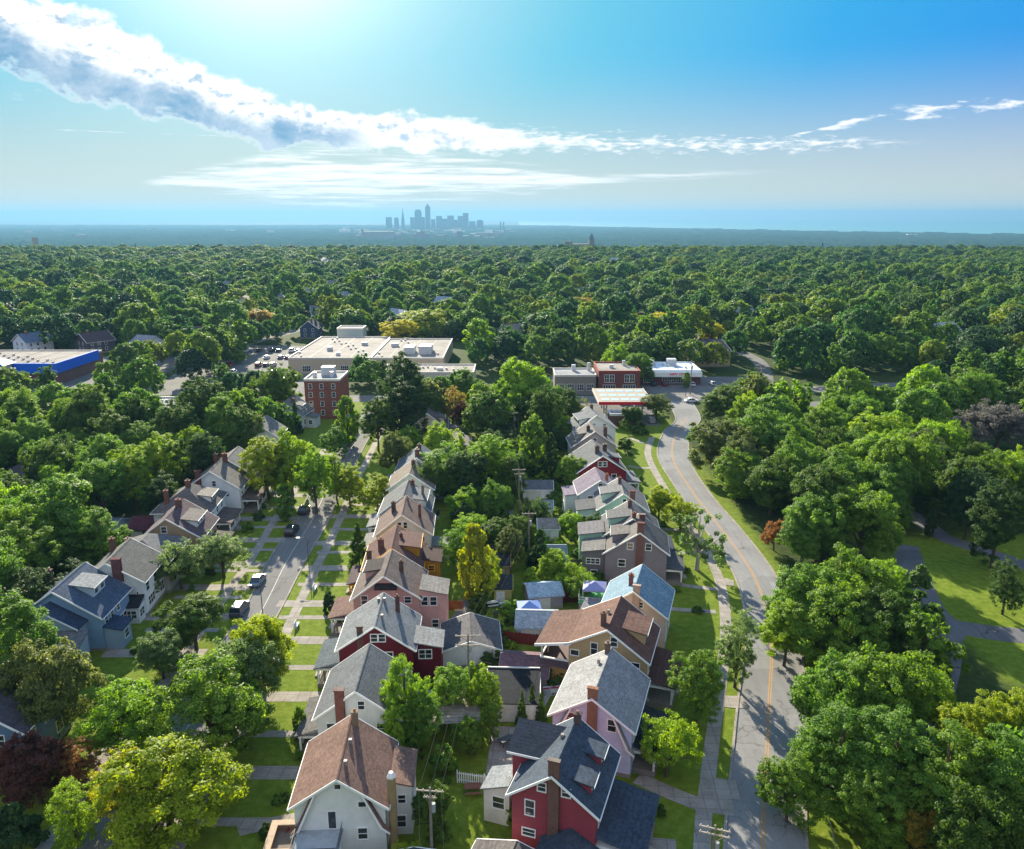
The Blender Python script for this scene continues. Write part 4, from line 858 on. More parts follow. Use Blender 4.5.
def crown_points(kind, rng, ncl):
    """clump centres (x,y,z,r) of a crown of radius 6, tree height 12"""
    out = []
    drop = kind in ('round', 'broad', 'tall', 'loose')
    if kind in ('round', 'broad', 'tall', 'loose'):
        zc, rz, rr = {'round': (6.6, 5.0, 5.4), 'broad': (6.9, 4.6, 5.6), 'tall': (6.4, 5.4, 4.9), 'loose': (6.8, 4.9, 5.4)}[kind]
        nl = {'round': 7, 'broad': 9, 'tall': 6, 'loose': 8}[kind]
        lobes = []
        for i in range(nl):           # big boughs that break up the outline
            a = i*2.399+rng.uniform(0, 0.8); h = rng.uniform(-0.55, 0.75); q = math.sqrt(max(0, 1-h*h))*rng.uniform(0.5, 0.72)
            lobes.append((math.cos(a)*q*rr, math.sin(a)*q*rr, zc+h*rz*0.72, rng.uniform(0.36, 0.54)*rr))
        lobes.append((rng.uniform(-1, 1), rng.uniform(-1, 1), zc+rz*0.52, rr*0.5))
        while len(out) < ncl:
            L = lobes[rng.integers(len(lobes))]
            d = rng.normal(size=3); d /= np.linalg.norm(d)
            if d[2] < -0.5 and rng.random() < 0.5: continue
            k = rng.uniform(0.70, 1.08) if rng.random() > 0.08 else rng.uniform(1.1, 1.3)
            out.append((L[0]+d[0]*L[3]*k, L[1]+d[1]*L[3]*k, L[2]+d[2]*L[3]*k*0.85, rng.uniform(0.38, 0.88) if kind != 'loose' else rng.uniform(0.45, 0.85)))
    elif kind == 'dome':
        k1, k2 = rng.uniform(0, 6.28, 2)
        while len(out) < ncl:
            d = rng.normal(size=3); d /= np.linalg.norm(d)
            if d[2] < -0.45: continue
            a = math.atan2(d[1], d[0]); rr = 5.1*(1+0.14*math.sin(3*a+k1)+0.10*math.sin(5*a+k2+2*d[2]))*rng.uniform(0.82, 1.06)
            out.append((d[0]*rr, d[1]*rr, 6.0+d[2]*5.3*rng.uniform(0.85, 1.04), rng.uniform(0.55, 1.05)))
    elif kind == 'conifer':
        while len(out) < ncl:
            t = rng.random()**1.5; z = 1.2+t*10.3; q = (1-t)*5.4+0.25; a = rng.uniform(0, 6.283)
            q *= rng.uniform(0.55, 1.0)*(1+0.16*math.sin(z*4.3)); out.append((math.cos(a)*q, math.sin(a)*q, z-q*0.12, 0.45+0.75*(1-t)))
    elif kind == 'column':
        while len(out) < ncl:
            t = rng.random(); z = 1.0+t*10.6; q = 4.6*math.sin(math.pi*min(0.97, 0.12+0.86*t))**0.6*rng.uniform(0.4, 1.0); a = rng.uniform(0, 6.283)
            out.append((math.cos(a)*q, math.sin(a)*q, z, rng.uniform(0.6, 1.0)))
    elif kind == 'bush':
        while len(out) < ncl:
            d = rng.normal(size=3); d /= np.linalg.norm(d); d[2] = abs(d[2]); k = rng.uniform(0.6, 1.0)
            out.append((d[0]*5.2*k, d[1]*5.2*k, 1.0+d[2]*10.2*k, rng.uniform(0.8, 1.4)))
    out = np.array(out)
    if drop: out[:, 2] = np.maximum(12-(12-out[:, 2])*1.22, 1.3)
    return out
def crown_mesh(name, kind, seed, ncl, per, leaf, zs=1.0):
    rng = np.random.default_rng(seed)
    cl = crown_points(kind, rng, ncl)
    cl[:, 2] *= zs
    n = ncl*per
    c = np.repeat(cl, per, 0)
    d = rng.normal(size=(n, 3)); d /= np.linalg.norm(d, axis=1)[:, None]
    k = rng.random(n)**0.45
    flat = 0.8 if kind not in ('conifer',) else 0.5
    p = c[:, :3]+d*(c[:, 3]*k)[:, None]*np.array([1.15, 1.15, flat])
    # leaf normal: mixed outward / up / random
    ctr = np.array([0, 0, 6.0*zs]); outw = p-ctr; outw /= np.linalg.norm(outw, axis=1)[:, None]+1e-6
    nn = d*0.6+outw*0.45+rng.normal(size=(n, 3))*0.5+np.array([0, 0, 0.35]); nn /= np.linalg.norm(nn, axis=1)[:, None]
    t1 = np.cross(nn, rng.normal(size=(n, 3))); t1 /= np.linalg.norm(t1, axis=1)[:, None]; t2 = np.cross(nn, t1)
    s = leaf*rng.uniform(0.6, 1.25, n)
    a = (t1*s[:, None]); b_ = (t2*(s*rng.uniform(0.45, 0.7, n))[:, None])
    v = np.stack([p-a, p+b_*0.9+a*0.1, p+a, p-b_*0.9+a*0.1], 1).reshape(-1, 3)
    v[:, 2] = np.maximum(v[:, 2], 0.25)
    f = np.arange(n*4).reshape(n, 4)
    me = np_mesh(name, v, f)
    tint = np.repeat(rng.random(ncl), per)*0.6+rng.random(n)*0.4
    at = me.attributes.new('tint', 'FLOAT', 'FACE'); at.data.foreach_set('value', tint.astype(np.float32))
    return me, cl
def trunk_mesh(kind, cl, seed, fat=0.34, zs=1.0):
    rng = random.Random(seed); m = MB()
    if kind in ('conifer', 'column', 'bush'):
        m.tube([(0, 0, -0.3), (0.05, 0, 4), (0, 0.05, 8), (0, 0, 11.2)], [fat*0.9, fat*0.65, fat*0.35, 0.05], 7)
        return m.mesh('trunk')
    m.tube([(0, 0, -0.4), (0.03, 0, 0.3), (0.1, 0.05, 1.8), (0.15, -0.1, 4.2*zs), (0.0, 0.1, 7.2*zs), (0.1, 0, 9.6*zs)], [fat*1.5, fat*1.05, fat*0.9, fat*0.7, fat*0.4, 0.06], 8)
    sel = sorted(range(len(cl)), key=lambda i: rng.random())[:16]
    for i in sel:
        x, y, z = cl[i][:3]; z0 = rng.uniform(2.0, 5.6)*zs
        m.tube([(0.1, 0, z0), (x*0.35, y*0.35, z0+(z-z0)*0.45), (x*0.72, y*0.72, z0+(z-z0)*0.8), (x*0.95, y*0.95, z)], [fat*0.5, fat*0.36, fat*0.2, 0.04], 5)
    return m.mesh('trunk')
KINDS = {}
def add_kind(key, kind, seed, ncl, per, leaf, bark=None, fat=0.34, zs=1.0):
    me, cl = crown_mesh('crown', kind, seed, ncl, per, leaf, zs); tm = trunk_mesh(kind, cl, seed, fat, zs)
    me.materials.append(LEAF['green']); tm.materials.append(bark or BARK)
    KINDS[key] = (me, tm, 12*zs)
for i in range(4): add_kind('round%d' % i, 'round', 11+i, 430, 108, 0.178)
for i in range(3): add_kind('broad%d' % i, 'broad', 31+i, 450, 105, 0.175)
for i in range(2): add_kind('tall%d' % i, 'tall', 51+i, 410, 105, 0.178)
for i in range(2): add_kind('loose%d' % i, 'loose', 61+i, 320, 70, 0.18)
for i in range(2): add_kind('slim%d' % i, 'round', 111+i, 460, 105, 0.178, zs=1.6)
add_kind('slimloose0', 'loose', 114, 320, 60, 0.20, zs=1.6)
add_kind('airy0', 'loose', 71, 46, 60, 0.27, BARK_PALE, 0.42)
for i in range(2): add_kind('conifer%d' % i, 'conifer', 81+i, 170, 75, 0.30)
add_kind('column0', 'column', 91, 110, 100, 0.34)
add_kind('bush0', 'bush', 95, 45, 90, 0.62); add_kind('bush1', 'bush', 96, 45, 90, 0.62)
for i in range(4): add_kind('mid%d' % i, ['dome', 'dome', 'tall', 'dome'][i], 101+i, 190, 32, 0.40)   # mid-distance crowns
add_kind('midcon', 'conifer', 108, 80, 40, 0.5)

TREES = []     # (x, y, radius) of every placed tree
PRESENT = set()
def place_tree(x, y, Rr, h, key, leaf, label, kindname='tree', group=None, cat='tree', rz=None, z=0.0):
    t = thing(kindname, label, cat, (x, y, z), rz if rz is not None else (x*1.7+y*0.9) % 6.283, group)
    fam = key.rstrip('0123')
    if fam in ('round', 'broad', 'tall', 'loose') and h/Rr > 2.55: key = ('slimloose0' if fam == 'loose' else 'slim%d' % (int(key[-1]) % 2))
    me, tm, H0 = KINDS[key]
    c = link('crown' if cat != 'bush' else 'foliage', me, t); c.scale = (Rr/6, Rr/6, h/H0)
    c.material_slots[0].link = 'OBJECT'; c.material_slots[0].material = LEAF[leaf]
    k = link('trunk' if cat != 'bush' else 'stem', tm, t); k.scale = (Rr/6*0.8+h/12*0.2, Rr/6*0.8+h/12*0.2, h/H0*0.98)
    TREES.append((x, y, Rr)); return t
def ptree(u, vtop, wpx, h, key, leaf, label, **k):
    """crown top seen at pixel (u, vtop), crown wpx wide, tree h metres tall"""
    x, y = G(u, vtop+wpx*0.06, h*0.95)
    Rr = wpx/2/scale_at(x, y, h*0.6)*1.06
    return place_tree(x, y, Rr, h, key, leaf, label, **k)
# ================================================================ garden things
def simple(name, label, cat, at, rz=0.0, group=None): return thing(name, label, cat, (at[0], at[1], 0), rz, group)
def ln(k): return m_plain(k, 0.7)
# white garage with a sunken black roof
g = simple('garage', 'white block garage with a dark tar roof inside a pale parapet, at the concrete pad', 'garage', G(512, 722, 0), R(-2)); HOUSE_SPOTS.append((*G(512, 712), 3.5))
mb = MB(); mb.box(-3.3, 3.3, 0, 7, 0, 2.5); mb.build('wall', m_siding('d6d2cc'), g)
mb = MB(); mb.hexa([(-3.4, -0.1, 2.5), (3.4, -0.1, 2.5), (3.4, 7.1, 2.5), (-3.4, 7.1, 2.5), (-3.4, -0.1, 2.62), (3.4, -0.1, 2.62), (3.4, 7.1, 3.0), (-3.4, 7.1, 3.0)]); mb.build('roof', m_roof('2a2d33'), g)
mb = MB(); mb.box(-3.5, -3.404, -0.2, 7.2, 2.45, 2.8); mb.box(3.404, 3.5, -0.2, 7.2, 2.45, 2.8); mb.box(-3.404, 3.404, 7.104, 7.25, 2.6, 3.15); mb.build('parapet', WHITE, g)
mb = MB(); mb.box(-2.6, 2.6, -0.06, -0.004, 0.05, 2.15); mb.build('garage_door', m_plain('cfcac4', 0.6), g)
for i in range(1, 4):
    pass
# pad
def slab(name, pts, z=0.02, m=M_CONC): return sheet(name, pts, z, m)
slab('concrete_pad', [G(486, 774), G(520, 776), G(524, 727), G(492, 726)])
# picnic table things on the pad
def lounge(label, at, rz, col='8b8f94'):
    t = simple('garden_table', label, 'table', at, rz)
    mb = MB(); mb.box(-0.9, 0.9, -0.4, 0.4, 0.7, 0.76); mb.build('table_top', ln(col), t)
    for sx in (-0.7, 0.7):
        for sy in (-0.3, 0.3): MB().box(sx-0.04, sx+0.04, sy-0.04, sy+0.04, 0, 0.7).build('leg', ln('55575a'), t)
    for s in (-1, 1): MB().box(-0.9, 0.9, s*0.75-0.14, s*0.75+0.14, 0.42, 0.47).build('bench', ln(col), t)
lounge('grey picnic table standing on the concrete pad', G(507, 744), 0.6, '55585c')
lounge('brown picnic table on the grass behind the white picket fence', G(473, 792), 0.1, '7a5040')
lounge('white garden table under the yellowing poplar by the white garage', G(492, 606), 0.3, 'c8cccf')
lounge('pale garden table right of the other one, behind the white garage', G(505, 607), 0.2, 'b8c4cc')
# fences: straight runs between two ground points
def fence(label, a, b_, hgt, col, style='board', name='garden_fence'):
    d = Vector((b_[0]-a[0], b_[1]-a[1])); Ln = d.length; rz = math.atan2(d.y, d.x)
    f = simple(name, label, 'fence', a, rz); m = m_plain(col, 0.75, 0.2, 0.2)
    mb = MB(); step = 0.24 if style == 'picket' else 0.2; n = int(Ln/step)
    for i in range(n):
        w = 0.11 if style == 'picket' else 0.185; x = i*step; hh = hgt*(1+0.02*math.sin(i*2.1))
        if style == 'picket': mb.prism([(x, 0.08), (x+w, 0.08), (x+w, hh-0.08), (x+w/2, hh), (x, hh-0.08)], -0.015, 0.015)
        else: mb.box(x, x+w, -0.012, 0.012, 0.05, hh)
    mb.build('pickets' if style == 'picket' else 'boards', m, f)
    mb = MB(); mb.box(0, Ln, 0.017, 0.06, hgt*0.25, hgt*0.25+0.08); mb.box(0, Ln, 0.017, 0.06, hgt*0.8, hgt*0.8+0.08); mb.build('rail', m, f)
    k = max(2, int(Ln/2.4)+1)
    for i in range(k): x = i*Ln/(k-1); MB().box(x-0.05, x+0.05, 0.062, 0.16, 0, hgt+0.06).build('post', m, f)
    return f
fence('white picket fence across the garden between the alley and the crimson house', G(457, 783), G(512, 790), 1.5, 'e0e2e4', 'picket')
fence('red brown wood fence behind the brown roofed garage', G(503, 642), G(553, 648), 1.8, '6a2c28')
fence('red brown wood fence right of the pale blue roofed shed', G(548, 602), G(585, 603), 1.7, '5c2c2a')
fence('orange brown wood fence right of the pink house', G(432, 610), G(463, 610), 1.6, '8a4a2c')
fence('grey board fence beside the rear wing of the dark crimson house', G(430, 657), G(450, 657), 1.7, '8d8b8c')
fence('dark fence crossing the garden behind the blue canopy', G(560, 592), G(592, 590), 1.4, '40404a')
fence('grey wire garden fence left of the grey mauve house', G(538, 566), G(594, 566), 1.3, '5a6058')
fence('pale board fence in the garden by the lavender house steps', G(545, 707), G(556, 686), 1.4, 'c9ccd4')
# weathered pergola
pg = simple('pergola', 'weathered grey plank pergola roof half covered by trees in the middle gardens', 'pergola', G(449, 745), R(3)); pgm = m_plain('9a9088', 0.9, 0.1, 0.3)
for sx in (-3.2, 3.2):
    for sy in (0.2, 6.4): MB().box(sx-0.08, sx+0.08, sy-0.08, sy+0.08, 0, 2.7).build('post', pgm, pg)
mb = MB()
for i in range(21): mb.box(-3.7, 3.7, 0.0+0.33*i, 0.27+0.33*i, 2.86+0.03*(i % 2), 2.92+0.03*(i % 2))
mb.build('slats', pgm, pg); mb = MB(); mb.box(-3.3, -3.1, 0, 6.9, 2.68, 2.85); mb.box(3.1, 3.3, 0, 6.9, 2.68, 2.85); mb.build('beam', pgm, pg)
HOUSE_SPOTS.append((*G(449, 725), 2.5))
# canopies
def canopy(label, at, w, l, col, rz=0.0, zb=2.2, deck=False):
    t = simple('garden_canopy', label, 'canopy', at, rz); m = m_plain(col, 0.7, 0.2, 0.06); z0 = 2.6 if deck else 0.0
    mb = MB(); a, b_ = w/2, l/2; zt = z0+zb
    mb.v = [(-a, -b_, zt), (a, -b_, zt), (a, b_, zt), (-a, b_, zt), (-a*0.35, -b_*0.35, zt+0.55), (a*0.35, -b_*0.35, zt+0.55), (a*0.35, b_*0.35, zt+0.55), (-a*0.35, b_*0.35, zt+0.55), (0, 0, zt+0.8),
            (-a, -b_, zt-0.25), (a, -b_, zt-0.25), (a, b_, zt-0.25), (-a, b_, zt-0.25)]
    mb.f = [[0,1,5,4],[1,2,6,5],[2,3,7,6],[3,0,4,7],[4,5,8],[5,6,8],[6,7,8],[7,4,8],[9,10,1,0],[10,11,2,1],[11,12,3,2],[12,9,0,3]]
    mb.build('canopy_cloth', m, t)
    for sx in (-1, 1):
        for sy in (-1, 1): MB().tube([(sx*(a-0.06), sy*(b_-0.06), z0), (sx*(a-0.06), sy*(b_-0.06), zt)], 0.05).build('pole', ln('b8b8bc'), t)
    if deck:
        mb = MB(); mb.box(-a-0.5, a+0.5, -b_-0.5, b_+0.5, 0, z0-0.1); mb.build('base_building', m_siding('a39a98'), t)
        mb = MB(); mb.box(-a-0.6, a+0.6, -b_-0.6, b_+0.6, z0-0.1, z0); mb.build('deck', m_plain('4f9a62', 0.9), t)
        mb = MB()
        for z in (z0+0.5, z0+0.95): mb.box(-a-0.55, a+0.55, -b_-0.58, -b_-0.54, z, z+0.05); mb.box(-a-0.58, -a-0.54, -b_-0.5, b_+0.5, z, z+0.05)
        for i in range(12): x = -a-0.5+(w+1)*i/11; mb.box(x, x+0.03, -b_-0.575, -b_-0.545, z0, z0+0.95)
        mb.build('railing', ln('b9b4c4'), t)
canopy('lavender canopy on a green floored roof deck beside the sky blue roofed house', G(594, 612), 3.6, 3.4, '8488b4', R(-8), 1.9, True)
canopy('blue cloth canopy tent behind the grey blue garage', G(529, 619), 3.6, 3.2, '7088bc', R(4), 2.3)
def parasol(label, at, col):
    t = simple('garden_parasol', label, 'parasol', at); mb = MB(); n = 8
    mb.v = [(0, 0, 2.5)]+[(1.3*math.cos(6.283*i/n), 1.3*math.sin(6.283*i/n), 2.1) for i in range(n)]; mb.f = [[0, 1+i, 1+(i+1) % n] for i in range(n)]
    mb.build('parasol_cloth', m_plain(col, 0.7), t); MB().tube([(0, 0, 0), (0, 0, 2.48)], 0.03).build('pole', ln('a0a0a0'), t); MB().tube([(0, 0, 0), (0, 0, 0.12)], 0.3, 10).build('base', ln('606060'), t)
parasol('magenta parasol in the garden behind the white house with stacked balconies', G(462, 526), 'b03a70')
parasol('bright green parasol left of the far white house', G(566, 447), '3fb04a')
parasol('white parasol right of the green one beside the far white house', G(573, 443), 'dfe4ea')
parasol('white parasol in the garden of the cream stucco house', G(458, 444), 'dfe4ea')
parasol('teal parasol between the brown roofed garage and the tan brick house', G(551, 676), '2f9a86')
# above ground pool with striped cover
t = simple('garden_pool', 'small white sided pool with a red, white and blue striped cover behind the lavender house', 'pool', G(556, 690), R(10))
mb = MB(); mb.box(-1.9, 1.9, -1.2, 1.2, 0, 1.1); mb.build('wall', ln('d8e2ec'), t)
for i in range(8): MB().box(-1.95, 1.95, -1.25+0.3125*i, -1.25+0.3125*(i+1)-0.01, 1.105, 1.14).build('stripe', m_plain(['b03a50', 'e0e0e4', '3a3f8a', 'e0e0e4'][i % 4], 0.6), t)
# ---------------------------------------------------------------- poles and wires
WOODP = m_plain('7d7268', 0.9, 0.1, 0.25)
def pole(label, at, hgt, rz, arms=((0.5, 2.4),), lamp=False, lean=0.0):
    t = simple('utility_pole', label, 'pole', at, rz, None)
    MB().tube([(0, 0, -0.3), (lean, 0, hgt)], [0.17, 0.11], 9).build('pole_shaft', WOODP, t)
    for d, w in arms:
        z = hgt-d
        a = MB().box(-w/2+lean, w/2+lean, -0.16, -0.05, z-0.06, z+0.06).build('crossarm', m_plain('a59a8e', 0.9, 0.1, 0.2), t)
        for k in range(5): x = -w/2+0.12+(w-0.24)*k/4+lean; MB().tube([(x, -0.105, z+0.06), (x, -0.105, z+0.2)], 0.045, 6).build('insulator', m_plain('c9c4b8', 0.3), a)
        MB().tube([(lean, -0.12, z-0.8), (-w*0.3+lean, -0.12, z-0.06)], 0.03).build('brace', WOODP, a); MB().tube([(lean, -0.12, z-0.8), (w*0.3+lean, -0.12, z-0.06)], 0.03).build('brace', WOODP, a)
    MB().tube([(0.28+lean, 0, hgt-2.6), (0.28+lean, 0, hgt-1.7)], 0.2, 10).build('transformer', m_plain('8f9498', 0.5), t)
    return (at[0], at[1], hgt)
pA = pole('nearest alley pole with a crossarm, standing among bushes beside the gambrel house garden', P(430, 792, 9.0), 9.5, R(-6), ((0.3, 2.6), (1.0, 1.2)))
pB = pole('alley pole with two wide crossarms in front of the white garage', P(468, 636, 9.6), 10.0, R(2), ((0.3, 3.2), (1.6, 3.2)))
pC = pole('third alley pole, slender, among the dark garden trees', P(529, 515, 9.0), 9.6, R(2), ((0.3, 2.6),))
pD = pole('fourth alley pole beyond the garages, below the tallest tree', P(519, 471, 9.0), 9.6, R(2), ((0.3, 2.8), (1.2, 2.0)))
pE = pole('far alley pole in front of the gas station trees', (0.5, 205), 9.6, R(2))
pR = pole('roadside pole with two crossed arms at the bottom of the sidewalk', P(715, 828, 9.3), 9.6, R(-18), ((0.3, 2.6), (0.9, 2.6)))
pS = pole('tall pole beside the shop parking lot', (62, 268), 12, 0, ((0.3, 2.0),))
pS2 = pole('pole carrying lines at the park edge beyond the junction', (84, 262), 12, 0, ((0.3, 3.2), (1.5, 3.2)))
def wire(a, b_, label, offs=(-1.0, 0.0, 1.0), sag=0.9, rad=0.011):
    t = simple('power_line', label, 'power line', (a[0], a[1])); d = Vector((b_[0]-a[0], b_[1]-a[1], 0)).normalized(); nrm = Vector((d.y, -d.x, 0))
    for k in offs:
        pts = []
        for i in range(13):
            s = i/12; p_ = Vector((0, 0, a[2])).lerp(Vector((b_[0]-a[0], b_[1]-a[1], b_[2])), s)+nrm*k; p_.z -= 4*sag*s*(1-s)+0.12; pts.append(p_)
        MB().tube(pts, rad, 4, False).build('wire', m_plain('3a3c40', 0.9), t)
wire(pA, pB, 'wires sagging between the nearest alley pole and the pole by the white garage')
wire(pB, pC, 'wires from the pole by the white garage up the alley to the third pole')
wire(pC, pD, 'short wires between the third and fourth alley poles')
wire(pD, pE, 'wires running on beyond the fourth alley pole')
wire((pA[0]+3.2, pA[1]-26, 9.5), pA, 'wires leaving the nearest alley pole past the bottom edge')
wire(pS, pS2, 'wires strung beside the junction and the park trees')
wire(pB, (H[0] if H else (-12.6, 97.5, 6.5)), 'single service wire to the dark crimson house', (0.0,), 0.3)
# lamp posts on side street
def lamp(label, at, hgt, rz):
    t = simple('street_lamp', label, 'street lamp', at, rz); MB().tube([(0, 0, 0), (0, 0, hgt), (0.5, 0, hgt+0.35), (1.4, 0, hgt+0.4)], [0.09, 0.06, 0.05, 0.04]).build('lamp_post', m_plain('5a5c58', 0.5), t)
    MB().box(1.3, 1.9, -0.13, 0.13, hgt+0.3, hgt+0.44).build('lamp_head', m_plain('a8acb0', 0.4), t)
lamp('short dark post lamp at the left kerb below the parked van', G(263, 617), 5.0, R(180))
lamp('slender lamp at the right kerb of the side street', G(309, 566), 5.0, R(180))
lamp('tall lamp post in the planted island by the white roofed shop', (60, 266), 9, R(180))
# ---------------------------------------------------------------- vehicles
CARG = mat('car_glass', lambda b, o: pbsdf(b, o, (0.02, 0.025, 0.03, 1), 0.06, 0.8)); TYRE = m_plain('1c1c1e', 0.9); RIM = m_plain('9a9ca0', 0.35, 0.6)
def car_paint(hx):
    def fn(b, o): p = pbsdf(b, o, (*lin(hx), 1), 0.4, 0.4); p.inputs['Coat Weight'].default_value = 0.2; p.inputs['Coat Roughness'].default_value = 0.08
    return mat('car_paint_'+hx, fn)
def make_car(kind, hx):
    L_, W_, Hh = {'car': (4.6, 1.8, 1.45), 'suv': (4.8, 1.95, 1.78), 'truck': (5.4, 1.95, 1.8)}[kind]
    x0, x1 = -L_/2, L_/2; w = W_/2; paint = car_paint(hx)
    belt = 0.62*Hh
    root = bpy.data.objects.new('parked_car', None); C.objects.link(root)
    # lower body: cross sections along x
    def loft(sec, name, m, par):
        mb = MB()
        for x, hw, zb, zt, hw2 in sec: mb.v += [(x, -hw, zb), (x, -hw*1.02, (zb+zt)/2), (x, -hw2, zt), (x, hw2, zt), (x, hw*1.02, (zb+zt)/2), (x, hw, zb)]
        n = len(sec)
        for i in range(n-1):
            for k in range(6): a = i*6+k; b_ = i*6+(k+1) % 6; mb.f.append([a, b_, b_+6, a+6])
        mb.f += [[5,4,3,2,1,0], [(n-1)*6+k for k in range(6)]]
        return mb.build(name, m, par, False)
    body = loft([(x0, w*0.86, 0.35, belt*0.82, w*0.8), (x0+0.12, w*0.94, 0.25, belt*0.92, w*0.88), (x0+0.9, w, 0.22, belt, w*0.92), (x1-1.2, w, 0.22, belt*0.98, w*0.92), (x1-0.25, w*0.94, 0.25, belt*0.82, w*0.86), (x1, w*0.82, 0.35, belt*0.7, w*0.74)], 'body', paint, root)
    if kind == 'car': cab = [(x0+0.55, belt), (x0+1.35, Hh), (x1-1.95, Hh), (x1-1.15, belt)]
    elif kind == 'suv': cab = [(x0+0.12, belt), (x0+0.42, Hh), (x1-2.0, Hh), (x1-1.25, belt)]
    else: cab = [(x0+2.2, belt), (x0+2.45, Hh), (x1-2.0, Hh), (x1-1.3, belt)]
    mb = MB(); (xa, za), (xb, zb), (xc, zc), (xd, zd) = cab
    mb.hexa([(xa, -w*0.9, za-0.03), (xd, -w*0.9, za-0.03), (xd, w*0.9, za-0.03), (xa, w*0.9, za-0.03), (xb, -w*0.74, zb-0.06), (xc, -w*0.74, zb-0.06), (xc, w*0.74, zb-0.06), (xb, w*0.74, zb-0.06)]); mb.build('windows', CARG, root)
    mb = MB(); mb.hexa([(xb-0.08, -w*0.76, zb-0.08), (xc+0.05, -w*0.76, zb-0.08), (xc+0.05, w*0.76, zb-0.08), (xb-0.08, w*0.76, zb-0.08), (xb+0.06, -w*0.66, zb), (xc-0.1, -w*0.66, zb), (xc-0.1, w*0.66, zb), (xb+0.06, w*0.66, zb)]); mb.build('car_roof', paint, root)
    mb = MB()
    for s in (-1, 1):
        for (pa, pb) in (((xa, za), (xb, zb-0.06)), ((xd, za), (xc, zc-0.06)), (((xa+xd)/2, za), ((xb+xc)/2, zb-0.06))):
            mb.tube([(pa[0], s*w*0.905, pa[1]), (pb[0], s*w*0.75, pb[1])], 0.045, 4)
    mb.build('pillars', paint, root)
    for x in (x0+0.85, x1-0.9):
        for s in (-1, 1):
            wh = MB().tube([(x, s*(w-0.2), 0.33), (x, s*(w+0.02), 0.33)], 0.33, 14).build('wheel', TYRE, root); MB().tube([(x, s*(w+0.015), 0.33), (x, s*(w+0.035), 0.33)], 0.2, 10).build('rim', RIM, wh)
    for s in (-1, 1):
        MB().box(x1-0.12, x1+0.02, *sorted((s*w*0.45, s*w*0.8)), belt*0.56, belt*0.68).build('headlight', m_plain('d8dce0', 0.15, 0.8), root)
        MB().box(x0-0.02, x0+0.1, *sorted((s*w*0.5, s*w*0.84)), belt*0.6, belt*0.78).build('taillight', m_plain('7a1010', 0.2, 0.6), root)
        MB().box(xd-0.15, xd+0.02, *sorted((s*w*0.92, s*(w+0.16))), belt, belt+0.13).build('mirror', paint, root)
    return root
protos = {}
def car(kind, hx, at, rz, label, group=None, nm='parked_car', cat='car', small=False):
    k = (kind, hx)
    if k not in protos: o = make_car(kind, hx); protos[k] = o
    else: o = copy_tree(protos[k])
    o.name = nm; o.location = (at[0], at[1], 0.02); o.rotation_euler = (0, 0, rz); o['label'] = label; o['category'] = cat
    if group: o['group'] = group
    return o
a0 = R(90)
car('car', '5f7386', G(258, 583), a0, 'blue grey sedan parked at the left kerb of the side street'); car('suv', '3a4a5c', G(240, 612), a0, 'dark blue van at the left kerb, nearest car on the side street')
car('suv', '1c2026', G(292, 533), a0, 'black sport utility car in tree shade at the left kerb of the side street'); car('car', '2a323c', G(304, 512), a0, 'dark sedan beyond the black sport utility car under the street trees')
car('car', '20304a', G(14, 452), R(30), 'dark blue car in the driveway at the left edge'); car('car', '7a1e28', G(40, 398), R(170), 'dark red car before the entrance of the blue fronted store')
car('car', '14181e', (38, 264.5), 0, 'black car passing behind the gas station'); car('suv', '8f959a', (42, 230), a0, 'silver car at the junction below the gas station'); car('car', 'c8ccd0', (60, 256.5), R(5), 'white car waiting on the cross street by the junction')
car('car', '9aa0a8', G(316, 597), R(90), 'grey car in a driveway of the middle row') if False else None
rc = random.Random(4)
cols = ['c8ccd0', '20304a', '8f959a', '1c2026', '7a1e28', '5f7386', 'd8dadc']
where = []
for r_, (yy, xs) in enumerate(((290, range(-118, -84, 3)), (306, range(-116, -82, 3)), (322, range(-120, -86, 3)), (340, range(-122, -88, 3)), (358, range(-122, -92, 3)))):
    for x in xs:
        if rc.random() < 0.5: where.append((x, yy))
for x, y in where: car(rc.choice(['car', 'suv']), rc.choice(cols), (x, y), a0+rc.uniform(-.04, .04), 'car parked in a row on the plaza parking lot', 'cars parked on the plaza lot')
for x, y in [(-176, 300), (-168, 300), (-160, 301), (-182, 318), (-158, 320), (-150, 300)]: car('car', rc.choice(cols), (x, y), a0, 'car parked on the shaded lot beside the blue fronted store', 'cars parked beside the store')
for i, (x, y) in enumerate([(52, 284), (56, 284), (66, 283), (46, 270), (74, 284)]): car('car', ['1c2026', '7a1e28', 'c8ccd0', '1c2026', '8f959a'][i], (x, y), a0, 'car parked in front of the brick and white roofed shops', 'cars parked by the shops')
for x, y in [(98, 240), (104, 246), (112, 250), (118, 246)]: car('suv', rc.choice(cols), (x, y), R(20), 'car parked on the small lot at the edge of the park wood', 'cars on the lot by the park wood')
